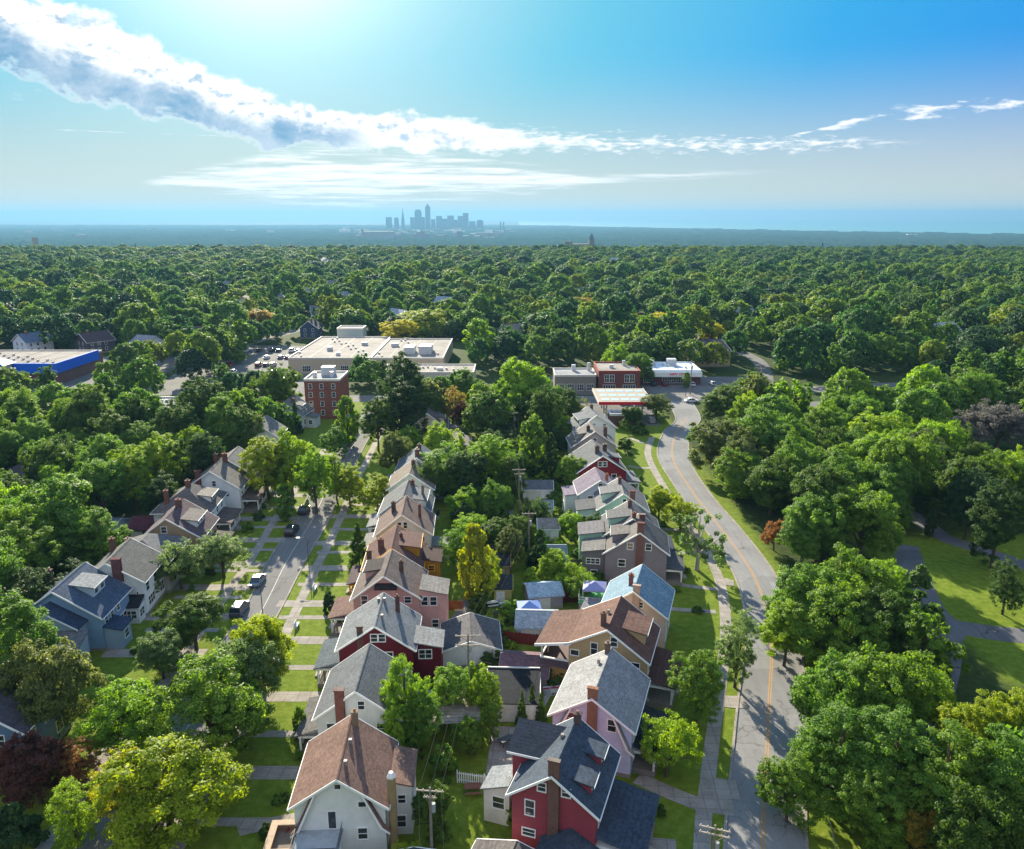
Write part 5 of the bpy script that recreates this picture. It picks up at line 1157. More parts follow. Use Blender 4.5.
# ---------------------------------------------------------------- shops
def block(label, x0, x1, y0, y1, hz, wallm, roofm, name='shop_building', cat='building', par='c8c4bc', rz=0.0, wins=(), units=(), front=None):
    t = simple(name, label, cat, ((x0+x1)/2, y0), rz); a = (x1-x0)/2; d = y1-y0; HOUSE_SPOTS.append(((x0+x1)/2, (y0+y1)/2, max(a, d/2)+2))
    MB().box(-a, a, 0, d, 0, hz).build('wall', wallm, t); MB().box(-a+0.3, a-0.3, 0.3, d-0.3, hz+0.004, hz+0.06).build('roof', roofm, t)
    mb = MB(); e = 0.5; mb.box(-a-0.06, a+0.06, -0.06, 0.3, hz-0.2, hz+e); mb.box(-a-0.06, a+0.06, d-0.3, d+0.06, hz-0.2, hz+e); mb.box(-a-0.06, -a+0.3, 0.3, d-0.3, hz-0.2, hz+e); mb.box(a-0.3, a+0.06, 0.3, d-0.3, hz-0.2, hz+e); mb.build('parapet', ln(par), t)
    for w in wins: window(t, ('y', 0.0, -1), *w)
    ns = int(2*a/7)
    for i in range(1, ns): MB().box(-a+2*a*i/ns-0.12, -a+2*a*i/ns+0.12, 0.32, d-0.32, hz+0.062, hz+0.14).build('roof_seam', ln('6f675c'), t)
    if a > 8:
        for i in range(int(a)): ux, uy = -a+1.5+(2*a-3)*((i*0.618) % 1), 1.5+(d-3)*((i*0.37+0.2) % 1); MB().box(ux-0.35, ux+0.35, uy-0.35, uy+0.35, hz+0.05, hz+0.75).build('roof_vent', m_plain('a8a8a4', 0.6), t)
    for (ux, uy, uw, ud, uh) in units: MB().box(ux-uw/2, ux+uw/2, uy-ud/2, uy+ud/2, hz+0.05, hz+uh).build('roof_unit', m_plain('b8bcbe', 0.5), t)
    return t
FLAT = m_plain('8d8782', 0.9, 0.1, 0.25, 0.15); FLATG = m_plain('8a8c90', 0.9, 0.1, 0.2, 0.15); FLATW = m_plain('ccd6e0', 0.7, 0.2, 0.1, 0.2)
pz = block('wide plaza building with a tan gravel roof beyond the apartment block, left half', -88, -56, 306, 362, 6, ln('b5a590'), FLAT, 'plaza_building', units=((-4, 20, 2, 2, 1.6), (8, 34, 2.4, 2, 1.4), (2, 8, 1.5, 1.5, 1.2)), wins=((-9, 2.0, 3, 2.2), (6, 2.0, 3, 2.2)))
block('plaza building with a tan roof and large white roof units, right half', -55.5, -27, 306, 356, 6, ln('b5a590'), FLAT, 'plaza_building', units=((6, 14, 5, 8, 3.2), (-0.5, 14, 4, 8, 2.8), (-9, 30, 3, 2, 1.5)), wins=((-8, 2.0, 3, 2.2),))
block('long low flat roofed strip at the near right side of the plaza', -48, -14, 284, 300, 4.5, ln('c0b8aa'), FLAT, units=((4, 6, 2, 2, 1),))
block('raised pale stair house on the plaza roof behind the gravel roof', -82, -70, 368, 378, 9, ln('a8b4b4'), FLATG, 'stair_house')
ap = block('red brick apartment block with a flat roof, left of the tall dark tree', -63.0, -52.2, 234, 247, 12, m_brick('8a4334'), FLATG, 'apartment_block', units=((-3, 4, 1, 1, 1.8), (2, 5, 1, 1, 1.8), (0, 9.5, 4, 3, 2.6)), wins=tuple((x, z, 1.0, 1.5) for x in (-3.6, -0.2, 3.4) for z in (2, 4.8, 7.6, 10.2)))
block('grey flat roofed block left of the red brick shops', 15, 29.5, 271, 284, 6.0, ln('7c766e'), FLATG, units=((0, 10, 1.4, 1.4, 2.2), (5.5, 10, 1, 1, 3)), wins=tuple((x, 2.0, 2.2, 2.2) for x in (-5, -1.6, 1.8, 5.2)))
bs = block('red brick two storey shop building with four tall white windows', 30.2, 44.8, 270, 288, 7.6, m_brick('6e2626'), FLAT, par='8a3a34', units=((-2, 8, 1.5, 1.5, 1.2), (3, 12, 1, 1, 2.0)), wins=((-4.4, 5.3, 1.5, 2.6), (-2.6, 5.3, 1.5, 2.6), (2.6, 5.3, 1.5, 2.6), (4.4, 5.3, 1.5, 2.6), (-3.5, 1.8, 4.2, 2.4), (3.5, 1.8, 4.2, 2.4)))
ws = block('brick shop with a white roof, white fascia and pink red lettering', 46.5, 69.5, 285, 302, 5.0, m_brick('6a2c34'), FLATW, par='d8e0e8', units=((-6, 12, 4, 3, 2.2), (3, 13, 3.4, 3, 2.4)), wins=((2.0, 1.7, 9.0, 2.0), (-8, 1.8, 3.0, 1.8)))
MB().box(-6.0, 11.6, -1.6, -0.07, 3.2, 4.9).build('fascia_sign', WHITE, ws)
mb = MB(); rl = random.Random(3); xx = -0.2      # lettering too small to read in the photograph: a short run of letter-like strokes
for k in range(9):
    w_ = rl.uniform(0.35, 0.6); hh = rl.uniform(0.75, 1.1)
    if k == 5: xx += 0.4
    mb.box(xx, xx+0.14, -1.66, -1.603, 3.65, 3.65+hh); mb.box(xx+0.145, xx+w_, -1.66, -1.603, 3.65+hh*rl.uniform(0.3, 0.8), 3.65+hh*0.9); xx += w_+0.16
mb.build('lettering', m_plain('e0285c', 0.5), ws)
# gas station canopy
gs = simple('gas_station', 'gas station canopy with a tan panelled top and a red fascia', 'gas station', (34.5, 232)); HOUSE_SPOTS.append((34.5, 240, 9))
MB().box(-8.2, 8.2, 0, 20, 5.0, 5.7).build('canopy', ln('8f8475'), gs)
MB().box(-8.3, 8.3, -0.12, -0.004, 4.9, 5.85).build('fascia', m_plain('c01c2c', 0.5), gs); MB().box(8.204, 8.3, 0, 20, 4.9, 5.85).build('fascia', m_plain('d8d0c8', 0.5), gs); MB().box(-8.3, -8.204, 0, 20, 4.9, 5.85).build('fascia', m_plain('d8d0c8', 0.5), gs)
mb = MB()
for j in range(3):
    for i in range(5): x = -7.0+3.0*i; y = 2.5+6.2*j; mb.box(x, x+2.3, y, y+2.6, 5.705, 5.75)
mb.build('roof_panel', m_plain('8fb0c8', 0.6), gs)
for x in (-5.5, 5.5):
    for y in (3, 10, 17):
        MB().box(x-0.2, x+0.2, y-0.2, y+0.2, 0, 4.98).build('column', ln('c8c8c8'), gs)
        pm = MB().box(x-0.3, x+0.3, y+0.9, y+1.5, 0, 1.7).build('fuel_pump', ln('d0d4d8'), gs); MB().box(x-0.2, x+0.2, y+0.86, y+0.895, 1.0, 1.5).build('pump_screen', ln('22262a'), pm)
block('low brick kiosk wall under the near side of the red trimmed canopy', 29, 38, 226, 231, 3.2, m_brick('5a2a34'), FLATG, 'kiosk', par='c8c8cc')
# blue fronted store
bl = block('tan and brick store with a blue sign band and blue pyramid roofed entrance', -222, -167, 284, 318, 7, m_brick('7a3c44'), FLAT, 'store_building', par='d0c8b8', wins=((-10, 2.2, 6, 2.6),))
MB().box(12, 27.6, -0.8, -0.07, 4.4, 8.2).build('sign_band', m_plain('1460d0', 0.5), bl); MB().box(27.57, 28.2, -0.8, 30, 4.4, 8.2).build('sign_band', m_plain('1460d0', 0.5), bl)
mb = MB(); mb.box(1, 12, -6, -0.07, 4.2, 8.4); en = mb.build('entrance', ln('c9bfae'), bl)
mb = MB(); mb.v = [(0.2, -6.8, 8.4), (12.8, -6.8, 8.4), (12.8, 1.2, 8.4), (0.2, 1.2, 8.4), (6.5, -2.8, 11.6)]; mb.f = [[3,2,1,0],[0,1,4],[1,2,4],[2,3,4],[3,0,4]]; mb.build('entrance_roof', m_plain('2a6ad0', 0.5), en)
for x in (1.4, 11.6): MB().box(x-0.4, x+0.4, -5.9, -5.1, 0, 4.19).build('column', ln('c9bfae'), en)
block('low flat roofed block with a pale side wall along the avenue', -118, -92, 226, 240, 5.2, ln('c4ccd4'), FLATG, 'low_building', units=((-4, 6, 1.5, 1.5, 1.1),), wins=((-8, 2.4, 1.4, 1.4), (0, 2.4, 1.4, 1.4), (8, 2.4, 1.4, 1.4)))
block('white flat roofed shed below the blue fronted store', -150, -134, 226, 236, 3.4, ln('c8ccd0'), FLATW, 'low_building', units=((3, 4, 1, 1, 0.8),))
# houses that show between the far crowns
def far_house(label, at, W_=10, L_=12, rz=0, wall='c9c4b8', roof='5c5a5e', eave=5.5, ridge=9.0):
    house(label, at, W=(W_/2, W_/2), L=L_, eave=(eave, eave), ridge=ridge, ang=rz, wall=wall, roof=roof, front=((-2, 1.9, 1, 1.4), (2, 1.9, 1, 1.4), (-2, 4.4, 1, 1.3), (2, 4.4, 1, 1.3)), right=tuple((q, z_, 1, 1.3) for q in range(2, int(L_)-1, 3) for z_ in (1.9, 4.4)), chim=((0.8, 3, 1.2, '7a3b30', 0.9),), awin=False, size_r=W_*0.45)
far_house('large tan house with a dark roof behind the white roofed shop', (74, 330), 22, 14, 80, 'b39a78', '4a4650', 6.5, 10)
far_house('house with a green roof and a half timbered gable beyond the plaza', (-32, 418), 14, 20, 88, 'a89c84', '3f6a4a', 4.5, 9)
far_house('dark blue gabled house above the plaza parking lot', (-103, 398), 9, 10, 0, '3c4c6a', '4a4a58')
far_house('white house among trees left of the avenue top', (-143, 420), 10, 12, 20, 'd6d8dc', '6a6a76')
far_house('dark timbered house behind the blue fronted store', (-196, 355), 14, 12, 40, '4a4654', '5a4a50')
far_house('white gabled house behind the blue fronted store, left of the dark timbered one', (-222, 352), 11, 12, 30, 'cfd8e4', '6a7a94')
far_house('house with a brown roof above the shaded lot', (-158, 378), 14, 12, 80, 'a89a8c', '6a5a54')
far_house('red roofed shed at the far side of the shaded lot', (-158, 344), 10, 6, 80, '6a2430', '6a2430', 3, 5)
far_house('white house peeking from the wood right of the big yellow tree', (70, 560), 14, 12, 70, 'e0e4ea', 'aab4c0')
far_house('pale house deep in the park side wood', (120, 690), 16, 12, 80, 'dfe4ee', '8a94a0')
far_house('white house just visible beyond the shops between dark crowns', (-28, 560), 14, 12, 60, 'd8d4cc', '8a8078')
far_house('grey roofed house beyond the ochre tree above the plaza lot', (-120, 470), 14, 12, 75, 'c8c8c8', '7a7a80')
far_house('pale roofed house in the far left wood', (-210, 560), 16, 12, 80, 'c8ccd4', '9a9aa4')
far_house('small white house in the wood left of the tallest tree', (-5, 385), 12, 10, 70, 'd8d0c8', '8a8480')
far_house('blue white house left of the yellow trees beyond the plaza', (-50, 440), 9, 10, 0, 'd0d8e4', '5a6474')
# ---------------------------------------------------------------- walks, drives, small yard things
yr = random.Random(8)
yard_rows = [(62.9, -17.5), (77.1, -17.5), (91.5, -18), (105.5, -18.5), (116.8, -19), (130, -19.5), (141, -20.3), (154.8, -21), (166, -21)]
for yi, (yv, xr) in enumerate(yard_rows):
    slab('front_walk', [(-36.0, yv+4.2), (-22.6, yv+4.2), (-22.6, yv+5.4), (-36.2, yv+5.4)], 0.022)
    if yi != 0: slab('driveway', [(-37.6, yv-3.1), (-15.0, yv-3.1), (-15.0, yv-0.9), (-37.6, yv-0.9)], 0.018)
for yv in (101.5, 112, 122, 131, 142, 153, 167, 178, 192):
    slab('front_walk', [(-55, yv+4.4), (-44.0, yv+4.4), (-44.0, yv+5.5), (-55, yv+5.5)], 0.022); slab('driveway', [(-58, yv-2.6), (-43.6, yv-2.6), (-43.6, yv-0.4), (-58, yv-0.4)], 0.018)
for (u0, v0), (u1, v1), w in (((637, 778), (703, 806), 2.0), ((612, 838), (676, 846), 1.6), ((700, 800), (733, 806), 3.0), ((640, 700), (668, 706), 1.4), ((648, 606), (716, 612), 1.2), ((655, 580), (722, 590), 1.2), ((664, 552), (700, 552), 1.2), ((655, 528), (690, 530), 1.2), ((634, 500), (668, 498), 1.2), ((628, 466), (655, 468), 1.2), ((630, 438), (650, 444), 1.2), ((708, 786), (738, 790), 3.2), ((718, 700), (745, 702), 2.6), ((722, 580), (734, 583), 2.4)):
    strip('front_walk', [G(u0, v0), G((u0+u1)/2, (v0+v1)/2+1), G(u1, v1)], w, 0.034+0.0002*u0*0.05+w*0.002, M_CONC, 4)
slab('front_walk', [G(0, 840), G(48, 840), G(46, 830), G(0, 828)]); strip('driveway', [G(90, 760), G(110, 752), G(140, 735)], 2.6, 0.02, M_CONC)
slab('driveway', [G(236, 824), G(300, 812), G(300, 822), G(240, 836)], 0.023)
# alley between the garages
strip('alley', [(-9.5, 88), (-8, 110), (-4, 128), (-1.5, 150), (0, 175), (1, 205)], 2.6, 0.006, M_LOT)
def bench(label, at, rz):
    t = simple('garden_bench', label, 'bench', at, rz); MB().box(-0.7, 0.7, -0.25, 0.25, 0.42, 0.48).build('seat', ln('d0d4d8'), t); MB().box(-0.7, 0.7, 0.2, 0.26, 0.48, 0.95).build('backrest', ln('d0d4d8'), t)
    for x in (-0.6, 0.6): MB().box(x-0.05, x+0.05, -0.2, 0.2, 0, 0.42).build('leg', ln('b0b4b8'), t)
bench('white bench at the right sidewalk of the side street, lower one', G(297, 627), R(90)); bench('white bench at the right sidewalk of the side street, upper one', G(315, 590), R(90))
def yard_shrub(label, at, r, h, leaf='deep', group=None): place_tree(at[0], at[1], r, h, 'bush%d' % yr.randint(0, 1), leaf, label, kindname='shrub', group=group, cat='bush')
def chairs(label, at):
    t = simple('garden_chair', label, 'chair', at, 1.0); MB().box(-0.3, 0.3, -0.3, 0.3, 0.38, 0.44).build('seat', ln('7a3c2c'), t); MB().box(-0.3, 0.3, 0.26, 0.32, 0.44, 1.0).build('backrest', ln('7a3c2c'), t)
    for sx in (-.26, .26):
        for sy in (-.26, .26): MB().box(sx-0.03, sx+0.03, sy-0.03, sy+0.03, 0, 0.38).build('leg', ln('7a3c2c'), t)
chairs('rust coloured garden chair on the terrace side of the gambrel house', G(291, 838))
# guy wire at the bottom right
t = simple('guy_wire', 'thin cable slanting down through the grass strip at the bottom right', 'cable', G(836, 849)); b0 = G(836, 849)
MB().tube([(0, 0, 0), (-0.8, 6.0, 7.5)], 0.03, 4, False).build('wire', m_plain('8f9296', 0.5), t)
# dark roofs cut by the bottom edge
house('dark blue grey roofed garage cut by the bottom edge, right of the gambrel house', (-8.7, 52.6), W=(4, 4), L=7.0, eave=(2.8, 2.8), ridge=3.6, ang=-3, wall='c8c8c8', roof='3a4656', cat='garage', name='garage', awin=False)
house('grey shed roof cut by the bottom edge, left of the crimson house', (-1.6, 55.2), W=(3.6, 3.2), L=5.4, eave=(2.8, 2.8), ridge=3.7, ang=19, wall='b8b0a8', roof='6f6a68', cat='garage', name='garage', awin=False)
house('blue grey house mostly hidden behind the purple tree at the left edge', G(-14, 780), W=(4.4, 4.6), L=9, eave=(6, 6), ridge=9, ang=-2, wall='5f7796', roof='5a5860', right=STDS, front=STDF)

gk = 0
GC = [('mid', 'green'), ('deep', 'dark green'), ('bright', 'light green'), ('olive', 'olive')]
for k in range(170):
    x = yr.uniform(-12.5, 17.5); y = yr.uniform(84, 200)
    if any((x-hx)**2+(y-hy)**2 < (hr+0.6)**2 for hx, hy, hr in HOUSE_SPOTS): continue
    lf, cn = GC[yr.randint(0, 3)]; r_ = yr.uniform(0.8, 2.2); h_ = r_*yr.uniform(1.2, 2.0); gk += 1
    yard_shrub('%s shrub among the back gardens between the two middle rows' % cn, (x, y), r_, h_, lf, 'garden shrubs between the middle rows')
for k in range(26):
    yv, xr = yard_rows[k % 9]; yard_shrub('small shrub by a front porch of the middle row facing the side street', (-24.3+yr.uniform(-1.5, 0.4), yv+yr.uniform(0, 9)), yr.uniform(0.5, 1.1), yr.uniform(0.9, 1.8), ['deep', 'mid'][k % 2], 'front yard shrubs on the side street')
for k in range(16):
    y = 100+k*6.4; yard_shrub('small shrub by the porches west of the side street', (-52+yr.uniform(-2, 1.0), y), yr.uniform(0.6, 1.4), yr.uniform(1.0, 2.4), ['deep', 'mid'][k % 2], 'front yard shrubs west of the side street')
for k in range(14):
    y = 112+k*7; yard_shrub('small shrub in the front yards facing the curved road', (28.5+yr.uniform(-2, 3), y), yr.uniform(0.6, 1.4), yr.uniform(1.0, 2.0), ['deep', 'mid'][k % 2], 'front yard shrubs facing the curved road')


fr_ = random.Random(31)
for k in range(46):     # roofs that show between the crowns far out
    y = fr_.uniform(330, 1150); x = fr_.uniform(-0.6, 0.6)*y
    if -135 < x < 100 and y < 400: continue
    t = thing('far_house', 'pale house roof showing small between the crowns of the far wood', 'house', (x, y, 0), fr_.uniform(0, 3), 'small house roofs in the far wood'); HOUSE_SPOTS.append((x, y-7, 6.0))
    w = fr_.uniform(4, 6); l_ = fr_.uniform(5, 8); hh = fr_.uniform(6.5, 9.0)
    MB().prism([(-w, 0), (w, 0), (w, hh), (0, hh+3.2), (-w, hh)], -l_, l_).build('wall', m_siding(fr_.choice(['d6d8dc', 'c9c4b8', 'b8b4ae'])), t)
    mb = MB()
    for s_ in (-1, 1): mb.prism([(0, hh+3.55), (s_*(w+0.5), hh+0.1), (s_*(w+0.5), hh-0.1), (0, hh+3.3)], -l_-0.4, l_+0.4)
    mb.build('roof', m_roof(fr_.choice(['8a8488', '9a9aa4', 'aab4c0', '7a6a64'])), t)

bc = ['2a4a3a', '2a3550', '4a4a4a']
for k in range(22):      # wheeled bins beside the drives and garages
    if k < 9: x, y = -15.2+yr.uniform(-0.3, 1.2), yard_rows[k][0]-1.4; where_ = 'at the garden end of the drives of the middle row'
    else: x, y = yr.choice([-6.5, -2.5, 3.2, 6.4]), 96+(k-9)*7.2; where_ = 'beside the alley garages'
    if any((x-hx)**2+(y-hy)**2 < (hr*0.9+0.5)**2 for hx, hy, hr in HOUSE_SPOTS): continue
    t = thing('wheeled_bin', 'dark wheeled bin standing '+where_, 'bin', (x, y, 0), yr.uniform(-.4, .4), 'wheeled bins '+where_); bm_ = m_plain(bc[k % 3], 0.5)
    MB().hexa([(-.24, -.26, 0.06), (.24, -.26, 0.06), (.24, .26, 0.06), (-.24, .26, 0.06), (-.3, -.34, 1.0), (.3, -.34, 1.0), (.3, .34, 1.0), (-.3, .34, 1.0)]).build('bin_body', bm_, t)
    MB().hexa([(-.33, -.38, 1.003), (.33, -.38, 1.003), (.33, .36, 1.003), (-.33, .36, 1.003), (-.3, -.34, 1.06), (.3, -.34, 1.06), (.3, .32, 1.1), (-.3, .32, 1.1)]).build('lid', bm_, t)
    for s_ in (-1, 1): MB().tube([(s_*0.26, 0.3, 0.12), (s_*0.32, 0.3, 0.12)], 0.12, 8).build('wheel', TYRE, t)
# ================================================================ the trees one can point at
T = [
 # u, vtop, width px, height, kind, leaves, label
 (160, 738, 140, 11, 'broad0', 'lime', 'spreading tree turning yellow on one side, beside the lower end of the side street'),
 (118, 748, 62, 10, 'loose0', 'yellow', 'golden yellow bough of a turning tree, left of the spreading tree by the lower street'),
 (205, 652, 116, 13, 'round0', 'mid', 'large rounded green tree behind the yellow spreading tree'),
 (238, 632, 74, 11, 'loose1', 'pale', 'grey green loose tree between the parked cars and the large rounded green tree'),
 (258, 617, 64, 11, 'broad1', 'lime', 'yellow green street tree just below the parked van on the side street'),
 (191, 597, 70, 8, 'round1', 'deep', 'low dense dark green round tree left of the parked cars'),
 (158, 631, 52, 7, 'round2', 'pale', 'silvery flowering small tree in the yard of the blue house'),
 (118, 680, 84, 9, 'broad2', 'bright', 'flat layered bright green tree below the blue house porch'),
 (40, 634, 92, 14, 'round3', 'olive', 'large olive green tree in front of the blue house'),
 (-4, 588, 92, 17, 'tall0', 'mid', 'tall light green tree cut by the left edge beside the blue house'),
 (30, 736, 76, 8, 'round2', 'red', 'dark purple leaved tree at the lower left corner'),
 (72, 736, 44, 7, 'loose0', 'rust', 'copper red tree right of the dark purple one'),
 (67, 778, 50, 8, 'loose1', 'bright', 'small bright green tree in front of the purple leaved tree'),
 (6, 690, 26, 9, 'conifer0', 'deep', 'narrow green conifer at the left edge below the olive tree'),
 (12, 800, 50, 6, 'bush0', 'dark', 'dark shrub in the bottom left corner'),
 (48, 474, 98, 17, 'broad0', 'mid', 'big sunlit green tree left of the blue house'),
 (8, 505, 70, 15, 'round1', 'mid', 'green tree at the left edge behind the big sunlit one'),
 (96, 505, 50, 13, 'round0', 'mid', 'green tree on the right flank of the big sunlit tree'),
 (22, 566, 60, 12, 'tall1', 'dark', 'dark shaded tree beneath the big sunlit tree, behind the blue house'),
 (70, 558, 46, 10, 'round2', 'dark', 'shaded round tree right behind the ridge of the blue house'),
 (128, 443, 48, 15, 'tall1', 'bright', 'bright green upright tree beyond the dark red garage roof'),
 (156, 430, 50, 16, 'round3', 'bright', 'bright green rounded tree touching the upright one, farther from the blue house'),
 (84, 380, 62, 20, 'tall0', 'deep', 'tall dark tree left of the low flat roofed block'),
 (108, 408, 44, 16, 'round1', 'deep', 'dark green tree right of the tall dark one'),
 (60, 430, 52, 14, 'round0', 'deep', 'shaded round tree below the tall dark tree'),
 (12, 396, 46, 16, 'broad1', 'mid', 'wide tree at the left edge before the blue fronted store'),
 (34, 440, 38, 11, 'round2', 'mid', 'middle sized tree between the store and the dark roofed house at the left edge'),
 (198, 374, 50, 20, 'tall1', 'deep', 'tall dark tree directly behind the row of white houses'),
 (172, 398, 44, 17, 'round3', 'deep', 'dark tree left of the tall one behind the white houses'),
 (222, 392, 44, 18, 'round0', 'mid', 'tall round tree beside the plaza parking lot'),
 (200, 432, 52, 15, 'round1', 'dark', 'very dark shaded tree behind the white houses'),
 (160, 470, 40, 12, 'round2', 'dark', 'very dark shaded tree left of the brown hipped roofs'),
 (244, 404, 38, 15, 'round3', 'deep', 'dark tree between the white cottage and the row of white houses'),
 (270, 368, 44, 16, 'loose0', 'deep', 'open dark tree at the edge of the plaza parking lot'),
 (262, 434, 50, 15, 'broad1', 'lime', 'yellow green street tree before the white houses'),
 (288, 430, 52, 15, 'round0', 'bright', 'bright green street tree at the far end of the side street, left side'),
 (312, 446, 36, 15, 'round1', 'bright', 'bright street tree hanging over the far end of the side street'),
 (283, 484, 26, 8, 'column0', 'mid', 'upright young tree by the left sidewalk above the parked cars'),
 (176, 538, 56, 9, 'loose1', 'pale', 'grey green tree in front of the white house with the red chimney'),
 (220, 533, 52, 8, 'loose0', 'pale', 'grey green tree above the left sidewalk, near the parked cars'),
 (149, 560, 26, 7, 'round3', 'pale', 'small pale tree at the wall of the white house with the red chimney'),
 (348, 462, 34, 10, 'round2', 'lime', 'yellow green tree right of the side street, beyond the row'),
 (376, 472, 32, 9, 'broad2', 'lime', 'lime coloured round tree beside the far porches of the middle row'),
 (334, 452, 30, 11, 'round0', 'bright', 'light green tree right of the far street end'),
 (357, 521, 25, 9, 'conifer0', 'deep', 'dark spruce on the lawn beside the yellow trimmed house'),
 (329, 590, 18, 4, 'bush0', 'dark', 'tall clipped dark hedge beside the pink house porch'),
 (298, 706, 17, 4.5, 'column0', 'mid', 'narrow green shrub on the lawn beyond the brown gambrel roof'),
 (315, 711, 17, 4, 'bush1', 'rust', 'reddish shrub against the grey roofed white house'),
 (303, 712, 15, 4, 'bush0', 'mid', 'round green shrub between the narrow shrub and the reddish one'),
 (403, 654, 52, 13, 'tall0', 'bright', 'tall bright green tree between the grey roofed white house and the pergola'),
 (420, 690, 44, 9, 'round1', 'mid', 'green tree low beside the weathered pergola'),
 (392, 700, 30, 9, 'round2', 'bright', 'light green tree leaning over the grey roof edge'),
 (452, 664, 44, 8, 'broad1', 'bright', 'flat topped bright green tree in front of the white garage'),
 (484, 668, 34, 8, 'round3', 'bright', 'bright green tree left of the brown garage roof'),
 (468, 716, 34, 5, 'round0', 'mid', 'overgrown green tree in the yard below the pergola'),
 (442, 742, 30, 4.5, 'bush1', 'mid', 'green shrub mass beside the gambrel house yard'),
 (490, 700, 22, 6, 'tall1', 'mid', 'upright green tree left of the concrete pad'),
 (432, 788, 46, 6, 'round2', 'deep', 'dark green tree under the nearest pole crossarm'),
 (406, 842, 34, 4, 'loose1', 'lime', 'small yellow green tree top at the bottom edge by the dark roof'),
 (522, 690, 13, 5, 'conifer1', 'deep', 'first narrow evergreen beside the white garage with the open black top'),
 (532, 684, 12, 5, 'conifer0', 'deep', 'second narrow evergreen beside the lavender house steps'),
 (541, 692, 12, 4.5, 'conifer1', 'deep', 'third narrow evergreen, nearest to the lavender house wall'),
 (524, 724, 24, 3.5, 'bush0', 'mid', 'low green bush at the corner of the concrete pad'),
 (511, 800, 12, 3, 'bush1', 'bright', 'bright little bush at the left wall of the crimson house'),
 (474, 524, 40, 14, 'column0', 'gold', 'tall yellowing poplar behind the white garage'),
 (487, 545, 30, 10, 'loose0', 'lime', 'yellow green tree on the right flank of the yellowing poplar'),
 (510, 524, 28, 9, 'round1', 'olive', 'dark brownish green tree left of the alley pole'),
 (540, 528, 30, 8, 'conifer1', 'dark', 'dark brownish tree right of the alley pole'),
 (447, 443, 66, 12, 'loose1', 'mid', 'wide grey green tree behind the middle row houses'),
 (424, 462, 40, 10, 'loose0', 'deep', 'grey green tree against the far middle row roofs'),
 (490, 432, 46, 14, 'round3', 'bright', 'light green tree in the back gardens left of the big tall tree'),
 (496, 480, 36, 9, 'round0', 'mid', 'rounded green garden tree near the far alley pole'),
 (522, 353, 64, 22, 'tall0', 'bright', 'tallest bright green tree standing over the gardens before the gas station'),
 (546, 384, 36, 18, 'round1', 'deep', 'dark tree on the right side of the tallest tree'),
 (534, 415, 38, 15, 'column0', 'mid', 'upright green tree below the tallest tree'),
 (551, 432, 30, 12, 'conifer1', 'dark', 'dark evergreen left of the red house garden umbrellas'),
 (510, 456, 32, 11, 'round2', 'deep', 'deep green garden tree beside the far pole'),
 (400, 350, 46, 24, 'round1', 'dark', 'tall dark green tree right of the brick apartment block'),
 (400, 376, 52, 19, 'round0', 'dark', 'dark crown below the tall dark tree by the apartment block'),
 (424, 384, 34, 15, 'round3', 'deep', 'dark green tree above the cream stucco house'),
 (376, 396, 34, 15, 'tall1', 'deep', 'dark upright tree between the apartment block and the tall dark tree'),
 (346, 396, 30, 14, 'column0', 'mid', 'green upright tree at the wall of the apartment block'),
 (333, 424, 26, 9, 'round2', 'mid', 'green tree at the foot of the apartment block'),
 (294, 400, 15, 10, 'conifer1', 'dark', 'narrow dark spruce in front of the white cottage'),
 (452, 385, 30, 13, 'loose1', 'ochre', 'ochre yellow tree beyond the cream stucco house'),
 (463, 400, 22, 10, 'round1', 'red', 'dark purple tree right of the cream stucco house'),
 (480, 390, 32, 14, 'round2', 'mid', 'mid green tree right of the ochre one'),
 (466, 366, 32, 15, 'round0', 'mid', 'green tree at the right end of the plaza roof'),
 (408, 424, 26, 9, 'round3', 'bright', 'light green tree left of the cream stucco house'),
 (426, 440, 24, 7, 'round1', 'bright', 'light green small tree below the cream stucco house'),
 (631, 406, 24, 7, 'round2', 'deep', 'small dark green tree beside the gas station canopy'),
 (657, 394, 34, 8, 'loose0', 'olive', 'brownish open tree at the junction of the curved road'),
 (640, 420, 18, 4, 'bush0', 'deep', 'round bush on the lawn of the far white house'),
 (625, 436, 18, 3, 'bush1', 'deep', 'low dark bush on the lawn beside the far red house'),
 (687, 372, 11, 6, 'column0', 'mid', 'young tree in the planted island before the white roofed shop'),
 (700, 424, 26, 6, 'round1', 'mid', 'small green tree right of the curved road top'),
 (566, 385, 30, 14, 'round0', 'deep', 'dark tree left of the gas station canopy'),
 (580, 398, 26, 10, 'loose1', 'olive', 'brownish green tree between the grey block and the far white house'),
 (617, 342, 30, 14, 'round3', 'bright', 'bright green tree rising behind the red brick shops'),
 (640, 352, 32, 12, 'round1', 'mid', 'round green tree behind the white roofed shop'),
 (660, 486, 36, 7, 'round2', 'lime', 'yellow green tree in the front yards inside the bend of the road'),
 (682, 496, 36, 7, 'loose1', 'lime', 'yellow green tree on the verge inside the bend of the road'),
 (701, 500, 58, 13, 'airy0', 'pale', 'pale sycamore with bare white limbs beside the curved road'),
 (741, 606, 46, 12, 'loose0', 'pale', 'thin tree with pinkish leaf tips overhanging the curved road'),
 (700, 648, 58, 11, 'tall1', 'mid', 'rounded conical green tree in the front yard of the lavender house'),
 (670, 713, 60, 8, 'loose1', 'bright', 'light green young tree in the front yard of the crimson house'),
 (605, 668, 12, 3, 'bush0', 'mid', 'small bush behind the lavender house porch'),
 (643, 800, 14, 2.0, 'bush1', 'pale', 'small pale bush by the front walk of the crimson house'),
 (662, 803, 10, 1.6, 'bush0', 'deep', 'tiny clipped bush beside the front walk near the sidewalk'),
 # masses right of the road
 (812, 560, 84, 13, 'broad0', 'mid', 'green tree leaning over the road opposite the blue roofed house'),
